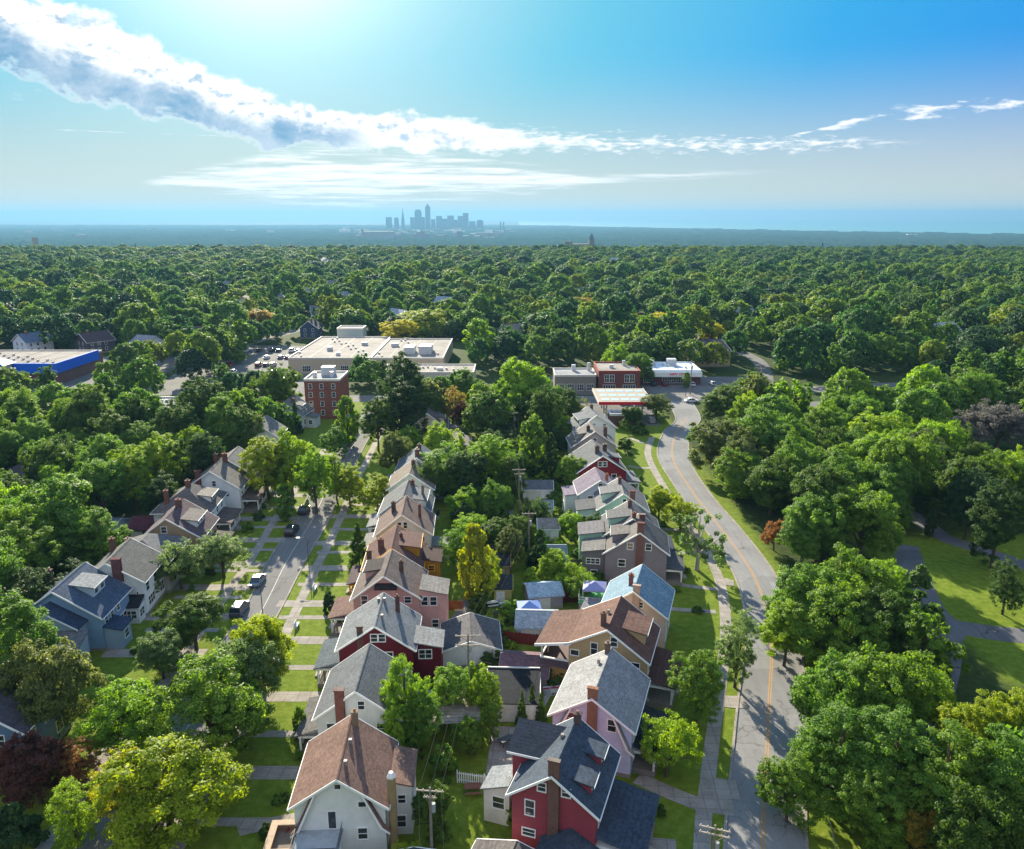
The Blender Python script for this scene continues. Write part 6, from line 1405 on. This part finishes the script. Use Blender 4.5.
 (862, 548, 84, 14, 'round0', 'mid', 'big green tree left of the park drive, farther one'),
 (838, 582, 96, 13, 'broad2', 'mid', 'wide green tree left of the park drive, nearer one'),
 (890, 590, 74, 12, 'round1', 'deep', 'dark green tree touching the park drive'),
 (790, 600, 52, 10, 'broad1', 'bright', 'light green tree edge over the right kerb of the road'),
 (842, 652, 88, 13, 'round3', 'mid', 'tall green tree right of the road, below the dark gap in the wood'),
 (892, 648, 100, 14, 'broad1', 'mid', 'broad green tree below the park drive'),
 (846, 706, 92, 13, 'tall0', 'mid', 'dense green tree right of the road near the bottom'),
 (902, 704, 96, 14, 'round0', 'mid', 'large green tree between the road wood and the yellow tree'),
 (794, 745, 60, 9, 'broad2', 'mid', 'green tree whose branch hangs over the right lane at the bottom'),
 (942, 664, 48, 10, 'round2', 'bright', 'light green tree at the grass edge below the park drive'),
 (982, 690, 66, 11, 'broad0', 'lime', 'yellow green tree under the shaded lawn at the right'),
 (1024, 690, 60, 12, 'round1', 'lime', 'yellow green tree cut by the right edge'),
 (954, 722, 100, 14, 'broad2', 'mid', 'big green tree below the yellow green trees'),
 (1010, 730, 90, 14, 'tall1', 'mid', 'big green tree at the lower right edge'),
 (880, 766, 74, 10, 'round3', 'mid', 'low green tree by the cable line at the bottom'),
 (986, 784, 100, 12, 'round0', 'deep', 'dark green tree in the bottom right corner'),
 (922, 806, 62, 7, 'round2', 'ochre', 'brownish yellow tree at the bottom edge'),
 (892, 806, 40, 7, 'bush1', 'mid', 'green bush at the bottom edge right of the grass strip'),
 (722, 418, 62, 14, 'round1', 'olive', 'olive tinged tree at the outer side of the road bend'),
 (760, 404, 66, 16, 'broad0', 'mid', 'broad green tree behind the outer side of the road bend'),
 (792, 414, 58, 15, 'round3', 'mid', 'rounded green tree right of the broad one at the bend'),
 (740, 446, 56, 12, 'round0', 'mid', 'green tree near the right kerb halfway up the road'),
 (776, 450, 62, 14, 'tall0', 'deep', 'dark upright tree above the middle of the road'),
 (730, 386, 52, 13, 'round2', 'deep', 'dark low tree group beside the junction, right of it'),
 (752, 372, 44, 14, 'loose0', 'deep', 'dark feathery tree beyond the junction'),
 (776, 392, 40, 12, 'broad1', 'mid', 'light topped tree beyond the junction, right side'),
 (868, 484, 78, 15, 'broad1', 'mid', 'broad green tree above the park path'),
 (824, 494, 66, 13, 'round1', 'mid', 'green tree over the left end of the park path'),
 (806, 516, 50, 9, 'round2', 'mid', 'round green tree above the road bend, left of the path'),
 (776, 520, 26, 6, 'loose1', 'rust', 'small brown tree on the bank right of the road'),
 (818, 470, 56, 12, 'loose0', 'olive', 'olive green tree in the wood above the road'),
 (848, 450, 64, 14, 'round0', 'mid', 'green tree in the wood above the park path'),
 (900, 460, 60, 14, 'tall1', 'mid', 'upright green tree above the end of the park path'),
 (944, 442, 44, 15, 'tall0', 'deep', 'dark trunked tree standing on the park lawn'),
 (976, 466, 48, 15, 'tall1', 'dark', 'second dark trunked tree on the park lawn'),
 (1006, 478, 56, 17, 'round3', 'dark', 'large dark tree on the park lawn at the right edge'),
 (934, 500, 16, 8, 'column0', 'dark', 'slender dark tree beside the park path'),
 (1012, 556, 34, 10, 'loose1', 'dark', 'thin dark tree on the lawn above the park drive'),
 (1004, 402, 60, 13, 'loose0', 'grey', 'grey purple leafless looking tree at the right edge'),
 (972, 408, 54, 12, 'loose1', 'grey', 'grey purple thinning tree left of the other grey one'),
 (930, 398, 44, 12, 'round2', 'bright', 'bright green tree left of the grey purple trees'),
 (888, 410, 70, 14, 'broad2', 'bright', 'broad bright tree in the wood left of the grey purple trees'),
 (478, 318, 38, 18, 'column0', 'bright', 'bright conical tree beyond the plaza, right of the green roofed house'),
 (424, 306, 56, 15, 'broad0', 'lime', 'big yellow green tree beyond the plaza roof'),
 (400, 318, 40, 13, 'round1', 'yellow', 'yellow tree left of the big yellow green tree beyond the plaza'),
 (390, 316, 26, 11, 'conifer0', 'dark', 'dark spruce standing just behind the plaza'),
 (258, 308, 40, 14, 'round2', 'ochre', 'ochre tree above the plaza parking lot'),
 (665, 310, 40, 13, 'broad1', 'yellow', 'yellow tree beyond the large house with the dark roof'),
 (640, 312, 36, 13, 'round0', 'lime', 'yellow green tree left of the yellow one beyond the large house'),
 (712, 322, 24, 11, 'round1', 'yellow', 'narrow golden tree right of the large house'),
 (580, 294, 42, 12, 'round3', 'ochre', 'ochre tinged tree in the wood above the shops'),
]
names = {'conifer': 'conifer_tree', 'bush': 'shrub', 'column': 'upright_tree'}
for u, v, w, h, key, leaf, lab in T:
    nm = 'garden_tree'
    for q, x_ in names.items():
        if key.startswith(q): nm = x_
    ptree(u, v, w, h, key, leaf, lab, kindname=nm, cat='bush' if key.startswith('bush') else 'tree')

# ---------------------------------------------------------------- fill: the wood around
rng = np.random.default_rng(5)
def seg_d(x, y, line):
    best = 1e9
    for (ax, ay), (bx, by) in zip(line[:-1], line[1:]):
        dx, dy = bx-ax, by-ay; t = max(0, min(1, ((x-ax)*dx+(y-ay)*dy)/(dx*dx+dy*dy+1e-9)))
        best = min(best, math.hypot(x-ax-dx*t, y-ay-dy*t))
    return best
av1 = [(-137, 250), (-133, 262), (-127, 285), (-131, 320), (-134, 361), (-120, 420), (-100, 520)]
av2 = [(88, 270), (98, 300), (106, 340), (100, 380), (82, 440), (70, 520)]
GREY = [G(1004, 402, 11), G(972, 408, 10)]
def free(x, y, r):
    if y > 420: pass
    # blocks of houses, lots and roads kept open: (x0,x1,y0,y1)
    for x0, x1, y0, y1 in ((-72, -46, 40, 200), (-50, -33, 40, 256), (-36, -14, 40, 172), (-15, 14, 40, 160), (8, 46, 40, 226), (-112, -60, 264, 384), (-14, 92, 228, 306), (-66, -50, 228, 256), (-50, -12, 280, 306), (-95, -20, 296, 378), (-236, -150, 274, 346), (46, 60, 190, 262), (88, 130, 230, 264)):
        if x0-r*0.6 < x < x1+r*0.6 and y0-r*0.2 < y < y1+r*0.9: return False
    if x < -76 and x > -118 and 120 < y < 210 and False: return False
    # park lawn and the view onto it
    if 58 < x < 140 and 80 < y < 150: return False
    for gx0, gy0 in GREY:
        if abs(x-gx0) < 13 and gy0-34 < y < gy0+8: return False
    if 66 < x < 78 and 84 < y < 112: return False
    if seg_d(x, y, cs) < 8+r*0.7: return False
    if seg_d(x, y, av1) < 4.5+r*0.4 or seg_d(x, y, av2) < 5+r*0.5: return False
    if 28 < x < 80 and 50 < y < 150 and x < 52: return False
    return True
def clear_of(x, y, r):
    for hx, hy, hr in HOUSE_SPOTS:
        if (x-hx)**2+(y-hy)**2 < (hr+r*0.75)**2: return False
    return True
fill = []
def in_view(x, y, m=14):
    return y > 20 and abs(x) < y*0.665+m
y = 62.0
near = [(a, b_, c_) for a, b_, c_ in TREES]
grid = {}
def gkey(x, y): return (int(x//16), int(y//16))
for t in near: grid.setdefault(gkey(t[0], t[1]), []).append(t)
def collide(x, y, r, k):
    gx_, gy_ = gkey(x, y)
    for i in (-1, 0, 1):
        for j in (-1, 0, 1):
            for a, b_, c_ in grid.get((gx_+i, gy_+j), ()):
                if (x-a)**2+(y-b_)**2 < ((r+c_)*k)**2: return True
    return False
cell = 7.6
while y < 1800:
    cl_ = cell if y < 260 else 9.6 if y < 700 else (10.6 if y < 1200 else 12)
    xm = y*0.67+16; x = -xm+rng.uniform(0, cl_)
    while x < xm:
        px_, py_ = x+rng.uniform(-.42, .42)*cl_, y+rng.uniform(-.42, .42)*cl_
        if py_ < 250: r = float(rng.uniform(4.2, 7.6)); h = float(r*rng.uniform(1.55, 2.2)+2.5)
        else: r = float(4.6+rng.random()**1.4*(6.5 if py_ > 340 else 4.5)); h = float(r*rng.uniform(1.0, 1.9)+4.5) * (0.74 if py_ > 800 else 1.0)
        if free(px_, py_, r) and clear_of(px_, py_, r) and not collide(px_, py_, r, 0.50 if y < 260 else 0.60):
            fill.append((px_, py_, r, h)); grid.setdefault(gkey(px_, py_), []).append((px_, py_, r))
        x += cl_
    y += cl_*0.9
fill.sort(key=lambda t: t[1]-0.6*t[2])
N_IND = max(0, 292-sum(1 for t in T if not t[4].startswith('bush')))
PLACES = [(-400, -76, 'wood left of the side street'), (-76, -20, 'wood beyond the middle houses'), (-20, 46, 'wood beyond the shops'), (46, 400, 'park wood right of the curved road')]
srcs = {}
for i, (x, y, r, h) in enumerate(fill[:N_IND]):
    key = ['mid0', 'mid1', 'mid2', 'mid3', 'round2', 'broad1'][int(rng.integers(6))] if y > 190 else ['round0', 'round3', 'broad1', 'broad2', 'tall1', 'round1'][int(rng.integers(6))]
    if i < 5 : key = ['mid0', 'mid1', 'mid2', 'mid3', 'midcon'][i]
    pl = next(p for a, b_, p in PLACES if a <= x < b_)
    dist = 'nearer' if y < 170 else 'farther'
    if key == 'midcon': key2, leaf, col = key, 'deep', 'dark conical'
    else:
        key2 = key; q = rng.random(); leaf, col = ('mid', 'mid green') if q < 0.5 else (('deep', 'deep green') if q < 0.72 else (('bright', 'light green') if q < 0.93 else ('olive', 'olive green')))
    t = place_tree(x, y, r, h, key2, leaf, '%s tree among the %s trees of the %s' % (col, dist, pl), kindname='wood_tree', group='%s trees in the %s part of the %s' % (col, dist, pl))
    if i < 5:
        for q_ in t.children:
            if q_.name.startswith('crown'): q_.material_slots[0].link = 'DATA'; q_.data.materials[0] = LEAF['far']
        srcs[key] = t.children[0] if t.children[0].name.startswith('crown') else t.children[1]

# the rest of the wood: one object, crowns instanced on points; sources are the crowns of trees that stand in the scene
kc = bpy.data.collections.new('wood_crowns'); C.children.link(kc)
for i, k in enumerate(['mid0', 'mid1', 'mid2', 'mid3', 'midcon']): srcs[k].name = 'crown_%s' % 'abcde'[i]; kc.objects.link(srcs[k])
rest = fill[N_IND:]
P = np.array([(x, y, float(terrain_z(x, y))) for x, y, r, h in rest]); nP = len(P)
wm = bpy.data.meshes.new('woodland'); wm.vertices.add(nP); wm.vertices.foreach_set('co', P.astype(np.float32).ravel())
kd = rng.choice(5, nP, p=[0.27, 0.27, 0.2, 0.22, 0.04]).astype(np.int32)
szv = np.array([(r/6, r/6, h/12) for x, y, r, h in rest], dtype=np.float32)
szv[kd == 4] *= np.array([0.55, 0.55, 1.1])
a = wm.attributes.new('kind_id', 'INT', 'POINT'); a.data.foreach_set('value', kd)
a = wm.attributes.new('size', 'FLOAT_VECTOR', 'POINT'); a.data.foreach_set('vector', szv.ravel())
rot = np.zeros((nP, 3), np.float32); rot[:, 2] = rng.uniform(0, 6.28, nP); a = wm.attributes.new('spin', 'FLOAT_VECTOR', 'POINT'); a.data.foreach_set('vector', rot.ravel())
wood = link('woodland', wm); wood['kind'] = 'stuff'; wood['label'] = 'unbroken wood of green tree crowns stretching away to the plain'
ng = bpy.data.node_groups.new('wood_nodes', 'GeometryNodeTree')
ng.interface.new_socket('Geometry', in_out='INPUT', socket_type='NodeSocketGeometry'); ng.interface.new_socket('Geometry', in_out='OUTPUT', socket_type='NodeSocketGeometry')
gi = ng.nodes.new('NodeGroupInput'); go = ng.nodes.new('NodeGroupOutput')
ip = ng.nodes.new('GeometryNodeInstanceOnPoints'); ci = ng.nodes.new('GeometryNodeCollectionInfo')
ci.inputs['Collection'].default_value = kc; ci.inputs['Separate Children'].default_value = True; ci.inputs['Reset Children'].default_value = True
def na(name, typ):
    n = ng.nodes.new('GeometryNodeInputNamedAttribute'); n.data_type = typ; n.inputs[0].default_value = name
    return next(o_ for o_ in n.outputs if o_.enabled and o_.name == 'Attribute')
L = ng.links.new
L(gi.outputs[0], ip.inputs['Points']); L(ci.outputs[0], ip.inputs['Instance']); ip.inputs['Pick Instance'].default_value = True
L(na('kind_id', 'INT'), ip.inputs['Instance Index']); L(na('size', 'FLOAT_VECTOR'), ip.inputs['Scale'])
L(na('spin', 'FLOAT_VECTOR'), ip.inputs['Rotation'])
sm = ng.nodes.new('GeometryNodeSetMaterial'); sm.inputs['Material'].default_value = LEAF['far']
L(ip.outputs[0], go.inputs[0])
md = wood.modifiers.new('wood', 'NODES'); md.node_group = ng
GT = [('mid', 'mid green'), ('deep', 'dark green'), ('bright', 'light green'), ('dark', 'very dark')]
for k in range(150):      # garden trees between the two rows
    x = yr.uniform(-11, 16); y = yr.choice([yr.uniform(112, 150), yr.uniform(150, 250), yr.uniform(150, 250)])
    if any((x-hx)**2+(y-hy)**2 < (hr*0.8+2.0)**2 for hx, hy, hr in HOUSE_SPOTS) or any((x-a)**2+(y-b_)**2 < (c_*0.55+1.6)**2 for a, b_, c_ in TREES): continue
    lf, cn = GT[yr.randint(0, 3)]; r_ = yr.uniform(2.4, 4.0) if y < 150 else yr.uniform(3.2, 5.4)
    place_tree(x, y, r_, r_*yr.uniform(1.7, 2.3), ['round0', 'round2', 'loose1', 'broad2', 'tall0'][yr.randint(0, 4)], lf, '%s garden tree between the middle rows, %s the far alley poles' % (cn, 'this side of' if y < 165 else 'beyond'), kindname='garden_tree', group='%s garden trees between the middle rows, %s' % (cn, 'near part' if y < 165 else 'far part'))
# ================================================================ the city on the plain and the air
def far_at(u, D):      # point at distance D (along view axis, roughly +y) under pixel column u
    x = (u-512)/F_PX*(D*CT); return (x, D)
def top_z(v, D): return CAM_H-(v-216.5)*D/F_PX*1.0
CITYM = m_plain('2c2a2a', 0.8, 0.1, 0.1, 0.01)
D0 = 10000
towers = [ # u0, u1, vtop, shape, label
 (385.6, 391, 217.2, 'flat', 'low block at the left end of the skyline'), (394, 398, 217.3, 'round', 'narrow round topped block left of the spire'), (401.2, 404, 209.0, 'spire', 'slender spired tower in the skyline'),
 (410, 414.2, 217.2, 'flat', 'small block between the spire and the wide stepped tower'), (414.6, 421, 210.0, 'step', 'wide tower with chamfered shoulders in the skyline'), (421.2, 424.6, 217.0, 'flat', 'low block right of the wide chamfered tower'),
 (425.2, 430, 204.4, 'point', 'tallest tower with a pointed pyramid top in the skyline'), (431, 435, 219, 'flat', 'low block right of the tallest tower'), (436, 441.6, 216.0, 'flat', 'mid height block right of the tallest tower'),
 (442, 447, 218.5, 'flat', 'low wide block in the middle right of the skyline'), (447.2, 453.4, 215.6, 'flat', 'flat topped block in the right half of the skyline'), (453.8, 457.4, 219.5, 'flat', 'small low block in the right half of the skyline'),
 (457.6, 462.6, 216, 'flat', 'block adjoining the tall flat tower at right'), (462.9, 468.2, 213.2, 'flat', 'tall flat topped tower at the right of the skyline'), (469, 475, 221, 'flat', 'low long block before the domed one'), (476.5, 483, 219.6, 'round', 'domed block at the right end of the skyline')]
for u0, u1, v, shp, lab in towers:
    x0, x1 = far_at(u0, D0)[0], far_at(u1, D0)[0]; w = x1-x0; zt = top_z(v, D0); zb = -102; xc = (x0+x1)/2
    t = thing('city_tower', lab, 'skyscraper', (xc, D0, zb)); Hh = zt-zb; a = w/2; d = w
    mb = MB()
    if shp == 'flat': mb.box(-a, a, 0, d, 0, Hh)
    elif shp == 'step': mb.prism([(-a, 0), (a, 0), (a, Hh*0.86), (a*0.75, Hh*0.97), (a*0.6, Hh), (-a*0.6, Hh), (-a*0.75, Hh*0.97), (-a, Hh*0.86)], 0, d)
    elif shp == 'round': mb.prism([(-a, 0), (a, 0), (a, Hh*0.86), (a*0.8, Hh*0.94), (a*0.4, Hh), (-a*0.4, Hh), (-a*0.8, Hh*0.94), (-a, Hh*0.86)], 0, d)
    elif shp == 'spire': mb.box(-a, a, 0, d, 0, Hh*0.55); mb.box(-a*0.7, a*0.7, d*0.15, d*0.85, Hh*0.55, Hh*0.7); mb.tube([(0, d/2, Hh*0.7), (0, d/2, Hh*0.82), (0, d/2, Hh)], [a*0.6, a*0.42, 2], 8)
    else: mb.box(-a, a, 0, d, 0, Hh*0.84); mb.tube([(0, d/2, Hh*0.84), (0, d/2, Hh*0.9), (0, d/2, Hh*0.97), (0, d/2, Hh)], [a*1.1, a*0.85, a*0.2, 2], 4)
    mb.build('tower_body', CITYM, t)
for u, lab in ((500.5, 'left thin smokestack by the lake shore'), (503.6, 'right thin smokestack by the lake shore')):
    x, y = far_at(u, 9000); t = thing('smokestack', lab, 'chimney', (x, y, -101)); MB().tube([(0, 0, 0), (0, 0, top_z(221.5, 9000)+101)], [9, 6], 8).build('stack', CITYM, t)
rr = random.Random(12)
for k in range(70):    # low buildings of the plain
    D = rr.uniform(5600, 9600); u = rr.choice([rr.uniform(340, 520), rr.uniform(0, 1024), rr.uniform(360, 500)])
    x, y = far_at(u, D); w = rr.uniform(30, 110); hh = rr.uniform(12, 34)
    if y > 7400 and u > 560: continue
    z = float(terrain_z(x, y)); t = thing('distant_building', 'low distant building on the hazy plain before the lake', 'building', (x, y, z-2), rr.uniform(-.3, .3), 'low buildings scattered on the hazy plain')
    MB().box(-w/2, w/2, 0, w*0.6, 0, hh+8).build('building_body', m_plain(rr.choice(['8a8078', 'b0a898', '6a6460', 'd0ccc4']), 0.8, 0.1, 0.1, 0.02), t)
def landmark(lab, u0, u1, vtop, D, extra=None, col='6a5a54'):
    x0, x1 = far_at(u0, D)[0], far_at(u1, D)[0]; z = float(terrain_z(0, D)); zt = top_z(vtop, D)
    t = thing('distant_building', lab, 'building', ((x0+x1)/2, D, z-1)); MB().box(-(x1-x0)/2, (x1-x0)/2, 0, (x1-x0)*0.5, 0, zt-z+1).build('building_body', m_plain(col, 0.8, 0.1, 0.1, 0.02), t)
    if extra:
        ux, uw, v2 = extra; xx = far_at(ux, D)[0]-(x0+x1)/2; w = uw/F_PX*D; z2 = top_z(v2, D)-z+1
        MB().box(xx-w/2, xx+w/2, 1, 1+w, 0, (zt-z)+(z2-zt+z)*0.45).build('tower', m_plain(col, 0.8, 0.1, 0.1, 0.02), t); MB().tube([(xx, 1+w/2, (zt-z)+(z2-zt+z)*0.45), (xx, 1+w/2, z2)], [w*0.6, 1.0], 4).build('tower_roof', m_plain('4a5a5a', 0.8), t)
landmark('broad dark building with a pointed tower on the wooded edge right of the city', 567, 596, 242.5, 2300, (592.5, 5, 232.5))
landmark('dark square end block of the broad building with the pointed tower', 565, 573, 240, 2290)
landmark('hospital like long block left below the skyline', 362, 392, 230.5, 5600, None, '8a8078')
landmark('thin tower at the left end of the long block below the skyline', 360.5, 362.5, 228.0, 5590, None, '8a8078')
landmark('square dark block below the right half of the skyline', 456.5, 462.5, 230.2, 5600, None, '6a6460')
landmark('stepped block below the middle of the skyline', 412, 428, 232.5, 5600, (420, 8, 229), '7a7068')
landmark('slim pale tower rising from the wood at the far left', 28.5, 33, 236, 1700, None, 'a09890')
# canopy of the woods far out on the plain: a bumpy green sheet
def far_woods(name, y0, y1, ny_, hw, nx_, amp, seed, lab):
    r_ = np.random.default_rng(seed); ys = np.linspace(y0, y1, ny_); xs = np.linspace(-1, 1, nx_)
    gx_ = xs[None, :]*(ys[:, None]*0.72+200)+r_.uniform(-6, 6, (ny_, nx_)); gy_ = ys[:, None]+r_.uniform(-8, 8, (ny_, nx_))
    b_ = r_.random((ny_, nx_)); big = np.kron(r_.random((ny_//6+1, nx_//8+1)), np.ones((6, 8)))[:ny_, :nx_]
    z = terrain_z(gx_, gy_)+2+amp*(0.25+0.6*b_)*(0.55+0.9*big)
    v_ = np.stack([gx_, gy_, z], -1).reshape(-1, 3); id_ = np.arange(ny_*nx_).reshape(ny_, nx_)
    f_ = np.stack([id_[:-1,:-1], id_[:-1,1:], id_[1:,1:], id_[1:,:-1]], -1).reshape(-1, 4)
    # leave the lake open
    sh = np.interp(v_[:, 0], [p[0] for p in sorted(sp)], [p[1] for p in sorted(sp)])
    keep = (v_[f_][:, :, 1] < sh[f_]-150).all(1); f_ = f_[keep]
    o_ = link(name, np_mesh(name, v_, f_)); o_.data.materials.append(mat('far_canopy', lambda b, o: pbsdf(b, o, b.ramp(b.noise(geoc(b), 0.012, 5, 0.7), [(0.3, (0.008, 0.02, 0.012, 1)), (0.55, (0.025, 0.05, 0.02, 1)), (0.75, (0.06, 0.08, 0.03, 1))]), 1.0, 0.0)))
    o_['kind'] = 'stuff'; o_['label'] = lab
far_woods('plain_woods', 3300, 9500, 190, 0, 420, 20, 3, 'blue green woods covering the far plain below the skyline')
far_woods('remote_woods', 9500, 22000, 90, 0, 260, 16, 4, 'faint wooded land far behind the skyline')
# the air
hz = MB().box(-27000, 27000, -320, 31100, -116, 228)
hm = bpy.data.materials.new('hazy_air'); hm.use_nodes = True; hm.node_tree.nodes.clear(); hb = NB(hm.node_tree)
ho = hb.n('ShaderNodeOutputMaterial'); hv = hb.n('ShaderNodeVolumePrincipled')
hv.inputs['Color'].default_value = (0.13, 0.29, 0.47, 1); hv.inputs['Density'].default_value = 0.85e-4; hv.inputs['Anisotropy'].default_value = 0.3
hb.l.new(hv.outputs[0], ho.inputs['Volume'])
haze = hz.build('haze', hm); haze['kind'] = 'stuff'
# small specks: birds
def bird(lab, u, v, D, span):
    x, y = far_at(u, D); z = top_z(v, D); t = thing('bird', lab, 'bird', (x, y, z)); s = span/2
    mb = MB(); mb.tube([(-0.05*s, 0.35*s, 0), (0, 0, 0), (0, -0.35*s, 0)], [0.02*s, 0.13*s, 0.03*s], 6); 
    for k in (-1, 1): mb.v += [(0, 0.12*s, 0.05), (k*0.55*s, 0.18*s, 0.25*s), (k*s, -0.1*s, 0.05*s), (k*0.5*s, -0.12*s, 0.18*s), (0, -0.12*s, 0.05)]; n = len(mb.v); mb.f.append([n-5, n-4, n-3, n-2, n-1])
    me = mb.mesh('bird_body'); me.materials.append(m_plain('201c1c', 0.9)); o_ = link('bird_body', me, t)
bird('dark bird flying in the sky left of the skyline', 387.5, 179.5, 120, 0.6)
